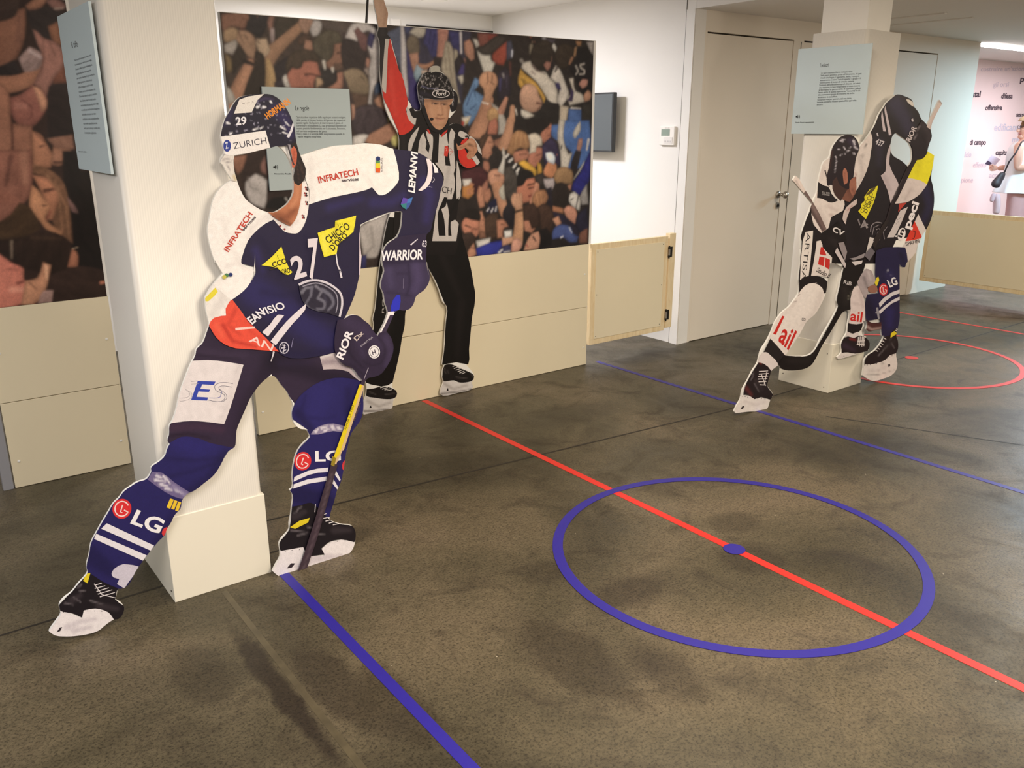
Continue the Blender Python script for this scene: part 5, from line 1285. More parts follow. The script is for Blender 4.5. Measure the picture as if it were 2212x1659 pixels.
    e = c.shape('crest', j, C2('905,245 960,215 1040,200 1160,240 1240,308 1250,400 1232,498 1150,470 1060,452 980,420 930,360'), (44, 40, 56), 2, cr, 3)
    c.stroke('crest_line', e, C2('905,240 970,212 1045,204 1120,222 1190,262 1240,315 1250,400 1230,494'), 5, 4.4, (214, 208, 220)); c.stroke('crest_line', e, C2('935,254 1040,226 1130,254 1200,310 1215,390 1200,462'), 2.6, 2.2, (150, 146, 162))
    # cuff lettering and stripes on the bent arm
    c.text(j, 'EAN', *C2('528,560 640,472'), 17, (236, 234, 242), .03, -.1); c.text(j, '/ISIO', *C2('628,482 796,428'), 15.5, (236, 234, 242), .02, -.2)
    for q in ('738,478 788,484 730,560 660,652 612,618 680,550', '905,440 962,392 955,440 860,545 722,722 680,690 800,540'): c.shape('stripe', j, C2(q), (230, 222, 230), 2)
    e = c.stroke('round_crest', j, [(C2([(788+36*math.cos(t_), 742+44*math.sin(t_))])[0]) for t_ in np.linspace(0, 6.28, 19)[:-1]], 2, 2, (200, 196, 214), closed=True)
    for q in ('770,720 800,725', '765,745 800,740', '775,770 805,758', '790,715 785,780'): c.stroke('crest_line', e, C2(q), 2.2, 1.4, (214, 210, 224))
    c.stroke('crest_line', e, C2('845,740 855,690 860,665'), 1.8, 1.2, (130, 124, 160)); c.stroke('lace', t, C2('706,772 700,800 684,850'), 4, 1.6, (214, 208, 216))
    for x, y, cc in ((362, 160, (36, 54, 110)), (330, 165, (80, 130, 90)), (312, 178, (206, 196, 90))): c.shape('sleeve_badge', yl, [(q[0]+4.5*math.cos(t_), q[1]+4.5*math.sin(t_)) for q in C2([(x, y)]) for t_ in np.linspace(0, 6.28, 11)[:-1]], cc, 1)
    # ---- neck, ear, hair
    nk = c.shape('neck', R, C1('640,1118 700,1140 762,1112 822,1062 864,980 866,880 930,880 926,1000 904,1120 874,1202 836,1248 790,1226 720,1186'), (186, 118, 84), 2,
            lambda p: (p.tile(400, 150, 3.6867), p.s_((122, 68, 46), N('720,1170 810,1180 870,1120'), (70, 50), 8, .75), p.s_((206, 142, 106), N('900,900 890,1020 850,1090'), (36, 30), 5, .7), p.s_((70, 38, 30), N('760,1195 840,1235'), (30, 20), 4, .7)), 4)
    hr = c.shape('hair', R, C1('800,590 880,560 905,650 940,740 960,790 948,880 905,925 872,905 862,850 880,770 870,640'), (34, 24, 24), 2, lambda p: (p.tile(400, 150, 3.6867), [p.s_((90, 66, 56), N(q), (8, 4), 1.6, .5) for q in ('900,720 930,820', '890,760 910,900', '925,760 945,860')]), 4)
    c.shape('ear', R, C1('842,640 865,612 886,640 890,700 876,770 856,790 848,740 852,690'), (204, 104, 76), 2, lambda p: (p.tile(400, 150, 3.6867), p.s_((130, 56, 44), N('866,650 868,740'), (14, 8), 2, .7)), 4)
    st = c.shape('chin_strap', R, C1('278,742 300,700 330,668 392,682 386,720 392,800 416,890 372,884 320,815'), (228, 222, 216), 2,
            lambda p: (p.tile(400, 150, 3.6867), [p.s_((120, 108, 116), N(q), (14, 8), 2, .7) for q in ('300,720 350,710', '330,740 370,730', '340,770 360,800')], p.s_((206, 186, 138), N('390,850 400,880'), (26, 18), 3, .8)), 4)
    # ---- helmet
    def hm(p):
        p.tile(400, 150, 3.6867)
        p.s_((48, 38, 92), N('720,320 800,400 840,520'), (90, 60), 10, .7); p.s_((44, 36, 80), N('320,420 360,330'), (60, 50), 8, .6); p.s_((70, 58, 100), N('560,260 640,230 700,240'), (24, 14), 3, .6)
        r2 = np.random.default_rng(3)
        for _ in range(70):
            x, y = r2.uniform(310, 860), r2.uniform(220, 580)
            p.s_((200, 196, 222), [(x, y), (x+r2.uniform(-8, 14), y+r2.uniform(-6, 12))], (r2.uniform(4, 11), 4), 1.1, r2.uniform(.35, .9))
        for q, w_ in (('335,425 352,432', 20), ('360,515 372,505', 18), ('575,300 590,295', 22), ('625,300 640,300', 22), ('680,255 690,268', 16), ('780,500 830,520', 10), ('760,455 800,480', 14), ('800,420 830,450', 10), ('545,480 580,470', 14), ('600,470 620,455', 10)): p.s_((246, 244, 250), N(q), (w_, w_*.5), 1.6, .95)
    h = c.shape('helmet', R, C1('275,535 290,440 340,330 400,250 480,195 620,180 720,200 800,280 862,390 892,480 890,575 830,600 740,615 672,630 655,560 640,490 480,510'), (24, 19, 42), 3, hm, 2.6)
    c.shape('vent_plate', h, C1('432,240 500,216 628,196 575,245 530,342 388,352'), (238, 232, 226), 1); 
    for q in ('455,270 475,272', '490,268 515,262', '535,255 545,268'): c.stroke('plate_mark', h, C1(q), 1.6, 1.2, (180, 172, 168))
    c.text(h, '29', *C1('404,442 490,436'), 16, (240, 238, 244), .03); c.text(h, 'HORMANN', *C1('658,398 842,268'), 13.5, (236, 146, 44), .035)
    c.stroke('helmet_stripe', h, C1('862,430 845,490 818,542'), 4, 6, (226, 222, 232))
    bd = c.shape('visor_band', h, C1('284,536 460,512 640,486 655,540 678,622 500,666 352,688 305,668 298,600'), (246, 241, 239), 1)
    c.text(bd, 'ZURICH', *C1('388,634 650,590'), 13.5, (46, 42, 62), -.004)
    dd = c.shape('logo_disc', bd, [C1([(334+30*math.cos(t_), 608+48*math.sin(t_))])[0] for t_ in np.linspace(0, 6.28, 19)[:-1]], (44, 62, 150), 2); c.text(dd, 'Z', *C1('322,632 350,626'), 13, (236, 236, 244), .02, .2)
    for q in ('816,596 840,600 838,640 820,640',): c.shape('strap_buckle', h, C1(q), (156, 150, 158), 1)
    c.stroke('strap', h, C1('815,600 850,720 868,760'), 3, 2.4, (60, 54, 60))
    # ---- gloves and stick
    def gl(p):
        p.tile(400, 150, 3.6867); p.s_((40, 31, 56), N('1600,1440 1780,1400 1920,1400'), (260, 240), 10, .8)
        p.tile(400, 550, 3.6867)
        p.s_((40, 31, 58), N('1590,70 1750,60 1930,50'), (16, 14), 2, .8); p.s_((38, 30, 56), N('1780,80 1790,250 1760,330'), (18, 12), 3, .8); p.s_((38, 30, 56), N('1690,150 1770,150'), (14, 12), 2, .7); p.s_((84, 72, 112), N('1840,100 1860,200 1830,280'), (70, 50), 10, .5); p.s_((40, 32, 58), N('1600,300 1700,310 1800,330'), (16, 12), 3, .6); p.s_((84, 74, 112), N('1620,120 1640,240'), (50, 40), 10, .4)
    g = c.shape('glove', R, C1('1685,1338 1800,1318 1930,1304 1965,1400 1960,1640') + C2('1950,60 1970,140 1950,220 1905,290 1840,340 1822,400 1785,440 1700,450 1640,458 1600,445 1550,300 1548,180 1555,100') + C1('1552,1500 1582,1422 1630,1374'), (58, 49, 78), 3, gl, 4)
    c.text(g, 'WARRIOR', *C1('1566,1520 1892,1510'), 20, (242, 238, 244), .03, .15); c.text(g, '63', *C1('1886,1410 1922,1412'), 13, (214, 208, 220), .02); c.stroke('glove_mark', g, C1('1796,1398 1852,1350'), 3, 1.6, (220, 214, 226)); c.stroke('glove_mark', g, C2('1740,190 1738,270'), 1.6, 1.2, (120, 112, 140))
    sk_ = thing_part('hockey_stick', R)
    c.shape('grip', sk_, C2('1685,322 1712,322 1716,370 1704,440 1642,456 1640,408'), (46, 52, 190), 2, label='blue stick grip'); c.shape('grip_ring', sk_, C2('1615,455 1665,452 1662,484 1612,480'), (238, 232, 236), 1)
    c.shape('shaft', sk_, C2('1612,478 1662,482 1602,625 1528,662'), (62, 50, 74), 1); c.shape('shaft_edge', sk_, C2('1612,478 1632,480 1548,650 1528,656'), (240, 234, 236), 1)
    c.shape('shaft', sk_, C2('1440,898 1466,900 1432,1052 1396,1036'), (58, 46, 66), 1)
    c.shape('shaft', sk_, C2('1392,1030 1428,1046 1262,1560') + C3('1910,60 1868,150 1842,138'), (214, 184, 140), 1, label='tan side of the stick shaft')
    c.shape('shaft', sk_, C2('1390,1032 1412,1038 1222,1610') + C3('1886,90 1862,120 1856,100'), (230, 206, 36), 1, label='yellow side of the stick shaft')
    c.text(sk_, 'ALPHA LX PRO', *C2('1280,1400 1345,1200'), 4.5, (70, 60, 20)); c.text(sk_, 'WARRIOR', *C2('1350,1330 1400,1180'), 4, (110, 84, 60))
    c.shape('shaft', sk_, C3('1842,140 1878,150 1830,330 1770,545 1692,780 1638,790 1692,640 1742,480'), (64, 50, 60), 1, lambda p: (p.tile(50, 950, 2.765), p.s_((104, 88, 96), N('1846,200 1760,520 1670,780'), (10, 8), 2, .6)), 5, label='dark lower stick shaft')
    c.shape('shaft_mark', sk_, C3('1848,96 1870,110 1858,160 1838,150'), (150, 130, 40), 1)
    def gl2(p):
        p.tile(400, 550, 3.6867)
        p.s_((66, 54, 84), N('1300,540 1420,600 1560,720'), (100, 90), 16, .6); p.s_((30, 22, 42), N('1330,620 1300,740 1360,850 1420,900'), (20, 14), 4, .7); p.s_((32, 24, 44), N('1540,660 1590,740 1570,850 1480,880 1420,850'), (14, 10), 3, .7); p.s_((72, 60, 92), N('1600,660 1640,760 1600,880'), (40, 30), 8, .6); p.s_((30, 22, 42), N('1260,870 1340,890 1420,960'), (20, 14), 4, .6); p.s_((70, 58, 90), N('1380,700 1420,800'), (50, 40), 9, .4)
    g2 = c.shape('glove', R, C2('1265,512 1330,470 1400,475 1485,560 1532,620 1606,614 1655,660 1675,740 1645,835 1605,910 1560,960 1500,985 1458,988 1400,985 1335,905 1262,875 1200,792 1190,660 1215,520'), (47, 37, 60), 3, gl2, 4)
    c.text(g2, 'RIOR', *C2('1256,840 1338,618'), 15.5, (240, 236, 242), .03, .1)
    c.text(g2, 'Dx', *C2('1365,690 1425,628'), 9.5, (210, 196, 190), .02); c.text(g2, 'DYNASTY PLUS', *C2('1402,736 1496,662'), 3.6, (200, 194, 206))
    dd = c.shape('glove_badge', g2, [C2([(1506+46*math.cos(t_), 775+52*math.sin(t_))])[0] for t_ in np.linspace(0, 6.28, 23)[:-1]], (238, 234, 238), 2)
    c.stroke('badge_line', dd, [C2([(1506+36*math.cos(t_), 775+41*math.sin(t_))])[0] for t_ in np.linspace(0, 6.28, 23)[:-1]], 1.2, 1.2, (60, 50, 70), closed=True); c.text(dd, 'H', *C2('1494,800 1522,792'), 10, (60, 50, 70), .02)
    c.stroke('glove_mark', g2, C2('1460,900 1425,990'), 1.6, 1.2, (170, 160, 176))
build_player()

# ================================================================== referee cutout in front of the wide crowd board
C4 = tile(760, 0, 3.4556); C5 = tile(760, 450, 3.4556); K2 = tile(740, 30, 7.373); K5 = tile(740, 200, 7.373)
LP_ = lambda q: [tuple(float(t) for t in v.split(',')) for v in q.split()]
def dots(cut, name, par, pts, rx, col):
    for x, y in pts: cut.shape(name, par, [(x+rx*math.cos(t_), y+rx*math.sin(t_)) for t_ in np.linspace(0, 6.28, 9)[:-1]], col, 1)
def build_referee():
    outline = (C4('150,-190 175,-215 190,-180 196,-205 215,-225 228,-190 232,-215 250,-200 250,-150 262,-120 258,-70 240,-20 240,0 255,50 270,100 265,150 262,205 268,240') + K2('705,330 755,372 800,530 850,700 900,900 940,960 1000,1190 1040,1370 1085,1440')
      + K5('1090,215 1200,290 1245,275 1255,215') + K2('1225,1380 1210,1280 1195,1160 1220,1090 1250,1020 1310,940 1390,925 1400,860 1440,832 1510,828 1552,850 1562,920 1610,950 1660,1010 1720,1120 1750,1190 1800,1230 1835,1330 1830,1440') + K5('1800,290 1760,340 1700,420 1690,470 1700,525 1760,495 1880,510 1960,590 1990,660 2080,720 2140,790 2190,880 2212,960 2220,1090 2200,1150 2130,1165 2080,1188 1985,1202 1900,1150 1850,1090 1870,1280 1892,1450 1890,1659')
      + C4('812,1400 805,1480 795,1530 780,1659') + C5('775,85 800,120 830,230 870,370 895,480 910,570 922,640 915,730 900,800 885,950 875,1050 870,1160 855,1170 900,1222 912,1250 905,1285 895,1300 905,1330 890,1352 800,1375 680,1398 660,1385 665,1350 685,1290 675,1260 680,1200 690,1178 674,1165 690,1050 695,950 702,850 708,730 680,700 650,610 610,520 575,450 520,470 440,640 400,780 395,870 375,965 360,1060 330,1200 305,1300 300,1335 330,1362 338,1385 320,1420 308,1440 305,1480 290,1502 200,1522 90,1542 82,1520 90,1440 105,1400 110,1330 100,1270 120,1100 150,950 165,870 158,830 175,750 185,650 200,500 225,330 240,230 265,110 290,30')
      + C4('330,1480 350,1300 354,1110 350,1010 320,950 280,880 250,800 235,720 215,600 208,480 205,300 190,262 200,205 195,180 185,110 170,50 165,0 160,-80'))
    c = Cutout('referee_cutout', 'cutout of a referee in a black and white striped shirt raising one arm', 'cutout',
               Plane((0, 3.972, 0), (0, -1, 0)), outline, [], ink=.92)
    R = c.root
    q = c.pl.at(930, 440)
    boxo('mounting_block', M_FOAM, R, q.x-.10, q.x+.02, 3.9822, 3.9985, q.z-.10, q.z+.10)
    # trousers
    def tr(p):
        p.tile(760, 450, 3.4556)
        for s_, w_ in (('620,200 700,420 800,640', 60), ('820,700 800,900 790,1100', 50), ('330,400 280,800 240,1100', 60)): p.s_((34, 28, 28), LP_(s_), (w_, w_*.6), 8, .6)
        for x, y in ((230, 750), (225, 630)): pass
    t = c.shape('trousers', R, C5('250,60 520,90 800,80 900,300 940,640 900,900 880,1172 780,1150 672,1172 700,730 575,450 480,480 405,780 305,1300 220,1330 100,1300 140,900 160,800'), (17, 13, 12), 2, tr, 7)
    c.text(t, 'ROSS', *C5('240,780 245,600'), 4.5, (190, 184, 180))
    # skates
    for boot, hold, laces, slot in (('680,1200 690,1172 745,1165 800,1190 860,1215 905,1240 914,1262 900,1285 850,1300 800,1300 762,1285 700,1292 672,1290 676,1250', '672,1288 760,1290 800,1302 900,1284 908,1330 890,1354 800,1378 680,1400 655,1388 662,1350', ['752,1182 782,1170', '762,1196 798,1182', '776,1208 812,1196', '790,1220 826,1206', '804,1230 840,1214', '820,1236 846,1224'], '706,1362 718,1338 722,1362'),
                                    ('105,1330 112,1350 160,1345 220,1330 290,1340 338,1370 336,1400 310,1420 240,1424 180,1415 110,1400 100,1360', '92,1400 180,1414 240,1424 310,1418 308,1480 292,1504 200,1524 90,1545 80,1520', ['212,1340 250,1330', '226,1350 268,1338', '244,1356 284,1346', '262,1362 300,1354'], '130,1492 142,1468 148,1490')):
        k = bpy.data.objects.new('skate', None); COL.objects.link(k); k.empty_display_size = .02; k.parent = R; k.matrix_parent_inverse = root_inv(R)
        c.shape('blade_holder', k, C5(hold), (222, 216, 214), 2, lambda p: (p.tile(760, 450, 3.4556), [p.s_((160, 150, 146), LP_(s_), (24, 14), 3, .6) for s_ in ('690,1310 760,1350 860,1320', '120,1440 200,1480 290,1450')], [p.s_((60, 44, 40), LP_(s_), (14, 8), 2, .9) for s_ in ('668,1384 780,1372 890,1352', '92,1515 200,1510 280,1496')]), 4)
        b = c.shape('boot', k, C5(boot), (24, 18, 18), 3, lambda p: (p.tile(760, 450, 3.4556), [p.s_((96, 88, 86), LP_(s_), (7, 4), 1.5, .7) for s_ in ('690,1195 700,1230', '715,1210 725,1230', '780,1260 860,1270', '890,1240 905,1255', '130,1370 180,1390', '250,1390 320,1380')]), 3)
        for s_ in laces: c.stroke('lace', b, C5(s_), 1.8, 1.2, (214, 208, 206))
        c.shape('holder_slot', k, C5(slot), (30, 22, 22), 1)
    # striped shirt
    W = (210, 203, 199)
    def sh(p):
        p.tile(740, 200, 7.373); p.s_((48, 42, 42), LP_('960,700 980,900'), (90, 70), 6, .5); p.s_((46, 40, 40), LP_('2150,1000 2180,1120'), (60, 40), 5, .5)
    j = c.shape('shirt', R, K5('880,640 1000,300 1250,200 1700,400 2000,560 2300,900 2250,1250 1900,1250 1920,1700') + C4('830,1659 770,1900 300,1900 330,1400'), (26, 21, 21), 2, sh, 5)
    for q in ('1222,538 1190,650 1120,830 1090,945 1044,930 1050,810 1100,680', '1285,638 1315,720 1345,800 1320,890 1372,962 1400,1070 1330,1040 1200,975 1215,820 1240,720', '1328,610 1430,680 1442,760 1424,1000 1412,1085 1400,1060 1372,955 1390,850 1350,740',
              '1540,655 1580,705 1662,640 1672,760 1690,840 1640,860 1630,1000 1640,1162 1720,1168 1700,1030 1690,800 1705,640 1735,568 1795,650 1770,760 1780,1000 1796,1200 1770,1290 1792,1400 1780,1560 1740,1700 1540,1700 1560,1500 1600,1450 1612,1330 1560,1230 1470,1120 1520,1112 1530,860',
              '1820,1075 1850,1180 1872,1290 1892,1450 1880,1600 1860,1700 1818,1700 1810,1400 1818,1200'):
        c.shape('shirt_stripe', j, K5(q), W, 2, lambda p: (p.tile(740, 200, 7.373), p.s_((170, 162, 160), LP_('1700,1200 1640,1450 1660,1659'), (50, 40), 4, .5), p.s_((176, 168, 166), LP_('1260,760 1270,950'), (40, 30), 4, .5)), 5)
    for q in ('630,1560 645,1480 700,1470 720,1560 735,1659 770,1640 800,1659 780,1800 600,1800',): c.shape('shirt_stripe', j, C4(q), W, 1)
    for q in ('690,1470 714,1475 700,1540 668,1560 690,1640 700,1760 650,1760 640,1600 655,1550', '772,1500 800,1470 780,1540 740,1600 745,1760 720,1760 722,1640 735,1580'): c.shape('shirt_stripe', j, C4(q), (22, 18, 18), 2, label='wavy dark stripe at the shirt hem')
    for q in ('1000,1000 1044,930 1080,1000 1090,1250 1060,1600 1010,1900 960,1900 985,1500', '1180,1000 1330,1100 1400,1250 1380,1600 1340,1900 1240,1900 1230,1500', '870,1100 920,1040 930,1300 900,1900 840,1900'): c.shape('shirt_stripe', j, K5(q), W, 2)
    c.text(j, 'CH', *C4('668,1434 742,1450'), 13, (40, 34, 38), 0, -.1)
    for q in ('1340,582 1375,590 1405,650 1380,660', '1562,690 1600,640 1670,585 1665,620 1580,712'): c.shape('collar_tab', j, K5(q), (206, 58, 50), 1)
    c.shape('chest_badge', j, K5('1628,845 1680,858 1690,920 1670,1020 1614,1005 1622,920'), (214, 64, 52), 1)
    c.stroke('badge_line', j, K5('1690,960 1730,930 1765,935 1700,1000'), 1.0, .8, (206, 90, 84)); c.stroke('badge_line', j, K5('1690,900 1720,890 1750,920'), .9, .7, (206, 90, 84)); c.stroke('badge_line', j, K5('1640,890 1665,880 1650,930'), .9, .7, (240, 200, 190))
    for q in ('1330,770 1370,780 1380,820 1340,860', '1330,660 1350,720 1320,740'): c.shape('shirt_mark', j, K5(q), (40, 34, 36), 2)
    c.shape('sleeve_patch', j, K5('1842,640 1880,605 1960,640 2012,690 1990,720 1950,735 1900,720 1850,690'), W, 2); c.shape('sleeve_patch', j, K5('1028,222 1060,260 1090,350 1130,400 1176,404 1160,510 1090,492 1040,430 1020,340'), W, 2)
    c.shape('sleeve_mark', j, K5('1940,690 1990,680 2000,712 1960,720'), (40, 34, 34), 2)
    c.shape('sleeve_patch', j, K5('1095,218 1140,232 1205,290 1150,296 1130,250'), (206, 202, 210), 2)
    # raised arm
    def ra(p):
        p.tile(740, 30, 7.373); p.s_((232, 84, 70), LP_('760,900 800,1300 850,1600'), (60, 60), 6, .5); p.s_((176, 40, 34), LP_('740,620 700,1200'), (30, 20), 4, .5)
        p.tile(740, 200, 7.373); p.s_((172, 34, 26), LP_('980,560 1010,500'), (10, 8), 2, .6); p.s_((176, 36, 28), LP_('760,300 880,600'), (24, 18), 4, .5)
    a = c.shape('raised_sleeve', R, K2('560,205 620,200 720,195 770,330 760,400 690,900 640,1250 560,1250 540,500'), (40, 35, 37), 2, lambda p: (p.tile(740, 30, 7.373), p.s_((62, 56, 58), LP_('640,250 640,340'), (90, 80), 5, .5), p.s_((28, 24, 26), LP_('570,350 700,380'), (20, 14), 2, .7)), 5)
    c.shape('armband', a, K2('736,410 760,400 800,560 850,720 900,900 940,960 1000,1190 1040,1380 1028,1480') + K5('1010,250 1020,330 1060,440 1142,520 1110,580 1050,632 980,668 905,676 880,600 740,270 620,0') + K2('620,1200 690,1270 700,1000'), (214, 58, 46), 2, ra, 5)
    c.shape('armband_edge', a, K2('680,395 748,398 722,560 705,1000 692,1268 640,1228 622,1150 640,900 655,700'), (206, 199, 192), 1)
    c.shape('hand', R, C4('150,-230 260,-230 275,100 262,205 195,205 160,0'), (206, 170, 146), 2, lambda p: (p.tile(760, 0, 3.4556), p.s_((176, 138, 114), LP_('250,-20 258,100 240,190'), (24, 20), 4, .6), p.s_((226, 194, 172), LP_('190,20 200,120'), (20, 16), 4, .5), [p.s_((140, 100, 82), LP_(q), (6, 4), 1.5, .7) for q in ('190,-180 192,-100', '228,-190 226,-100')]), 4)
    # folded arm
    c.shape('folded_sleeve', R, K5('1838,920 1940,890 2000,1000 2020,1060 2062,1060 2135,1150 2080,1192 1985,1206 1900,1150 1850,1050'), (216, 58, 46), 2, lambda p: (p.tile(740, 200, 7.373), p.s_((176, 38, 30), LP_('1860,960 1900,1120 2000,1190'), (24, 18), 3, .5)), 5)
    b = c.shape('folded_sleeve', R, K5('1878,820 1900,770 1950,736 1996,720 1970,780 1900,830'), (212, 56, 46), 2)
    c.shape('sleeve_edge', b, K5('2062,1042 2122,1000 2188,1108 2142,1162'), W, 1); c.shape('sleeve_edge', b, K5('2020,690 2090,710 2160,790 2230,1000 2160,940 2130,820 2080,760 2010,730'), W, 2)
    def hd(p):
        p.tile(740, 200, 7.373)
        for q, w_ in (('1960,880 2020,920 1990,1040', 12), ('2040,930 2030,1030', 12), ('2090,900 2080,1000', 12), ('1870,880 1960,850 2020,800', 14)): p.s_((140, 92, 68), LP_(q), (w_, 8), 1.5, .8)
        p.s_((60, 42, 36), LP_('2020,830 2080,850'), (40, 20), 3, .7); p.s_((226, 180, 150), LP_('1960,800 2040,770 2100,820'), (24, 20), 4, .5); p.s_((50, 40, 38), LP_('2120,800 2135,880'), (16, 10), 2, .8)
    c.shape('hand', R, K5('1812,800 1840,850 1900,830 1960,790 2010,738 2080,736 2122,790 2152,900 2125,965 2090,1020 2045,1052 2020,1065 1990,1052 1975,1005 2010,930 1960,884 1900,905 1850,918 1828,912 1820,860'), (196, 144, 114), 2, hd, 3)
    # head
    def fc(p):
        p.tile(740, 200, 7.373)
        p.s_((172, 122, 92), LP_('1345,200 1370,400 1440,530'), (60, 40), 6, .7); p.s_((158, 110, 84), LP_('1690,220 1680,400 1610,540'), (50, 36), 6, .7); p.s_((120, 86, 70), LP_('1310,130 1500,118 1740,130'), (50, 46), 6, .7)
        for x, y in ((1478, 178), (1618, 188)):
            p.s_((90, 62, 52), [(x-46, y-8), (x+40, y-4)], (36, 26), 2.5, .75); p.s_((30, 22, 22), [(x-10, y), (x+14, y+2)], (20, 18), 1.4, .95); p.s_((224, 196, 180), [(x-34, y+6), (x-22, y+6)], (12, 8), 1.2, .7); p.s_((98, 70, 58), [(x-60, y-48), (x+50, y-40)], (18, 12), 2.2, .6)
        p.s_((168, 116, 90), LP_('1570,190 1590,280 1600,340'), (30, 24), 3, .6); p.s_((220, 172, 142), LP_('1545,220 1548,320'), (26, 30), 3.5, .6); p.s_((130, 84, 66), LP_('1515,352 1560,366 1600,350'), (16, 12), 2, .8)
        p.s_((128, 70, 60), LP_('1480,404 1560,420 1622,408'), (18, 14), 1.8, .9); p.s_((206, 140, 122), LP_('1500,446 1600,446'), (22, 16), 2.5, .6); p.s_((170, 120, 94), LP_('1480,500 1560,520 1610,500'), (24, 16), 4, .5)
        p.s_((216, 168, 138), LP_('1400,280 1420,340'), (60, 50), 7, .5); p.s_((214, 166, 136), LP_('1640,290 1640,340'), (40, 40), 6, .4); p.s_((150, 100, 74), LP_('1510,440 1500,380 1540,340'), (10, 8), 3, .4)
    c.shape('face', R, K5('1290,110 1300,230 1340,330 1380,432 1420,510 1480,570 1550,594 1620,545 1670,450 1700,330 1712,240 1760,110 1520,60'), (204, 156, 124), 2, fc, 1.6)
    c.shape('microphone', R, K5('1388,408 1420,395 1450,412 1446,440 1410,450 1388,432'), (36, 28, 30), 2)
    c.shape('chin_strap', R, K5('1285,120 1345,330 1400,470 1480,570 1550,596 1640,540 1690,440 1712,420 1700,500 1640,590 1560,640 1440,620 1380,560 1320,430 1250,240'), (26, 22, 24), 2)
    def he(p):
        p.tile(740, 30, 7.373); r2 = np.random.default_rng(11)
        for _ in range(90):
            x, y = r2.uniform(1230, 1740), r2.uniform(950, 1220)
            p.s_((214, 206, 206), [(x, y), (x+r2.uniform(-16, 16), y+r2.uniform(4, 34))], (r2.uniform(5, 16), 5), .9, r2.uniform(.3, .9))
        p.s_((110, 110, 150), LP_('1260,1150 1380,1190 1520,1190'), (16, 10), 2, .7); p.s_((46, 42, 58), LP_('1260,1260 1400,1300'), (60, 40), 4, .7)
    h = c.shape('helmet', R, K2('1185,1160 1230,1050 1290,950 1390,920 1560,930 1640,980 1710,1080 1760,1190 1775,1350 1640,1362 1500,1366 1380,1352 1300,1340 1225,1390 1205,1280'), (25, 20, 23), 2, he, 1.8)
    c.shape('helmet_light', h, K2('1398,900 1400,860 1440,834 1510,830 1550,852 1560,935 1480,920 1410,940'), (186, 182, 172), 2)
    c.shape('ear_guard', h, K2('1740,1220 1790,1225 1838,1330 1834,1440 1800,1540 1740,1560 1700,1460 1760,1400'), (28, 23, 27), 2, lambda p: (p.tile(740, 30, 7.373), [p.s_((210, 204, 206), LP_(q), (14, 8), 1.2, .9) for q in ('1755,1250 1762,1300', '1756,1340 1764,1390', '1752,1420 1756,1460')]), 2.2)
    c.shape('ear_guard', h, K2('1200,1280 1260,1300 1300,1360 1290,1480 1250,1520 1225,1400'), (44, 40, 48), 2, lambda p: (p.tile(740, 30, 7.373), [p.s_((160, 160, 176), LP_(q), (10, 6), 1.2, .7) for q in ('1220,1300 1250,1330', '1230,1360 1260,1380', '1270,1320 1280,1440')]), 2.2)
    el = [K2([(1567+134*math.cos(t_), 1270+60*math.sin(t_))])[0] for t_ in np.linspace(0, 6.28, 29)[:-1]]
    c.stroke('oval_badge', h, el, 1.6, 1.6, (228, 220, 222), closed=True); c.text(h, 'Ford', *K2('1482,1302 1655,1298'), 8.4, (236, 230, 230), .02, .25)
    c.stroke('visor_edge', h, K2('1230,1370 1320,1345 1500,1372 1700,1360 1765,1345'), 1.2, 1.0, (120, 112, 112))
build_referee()

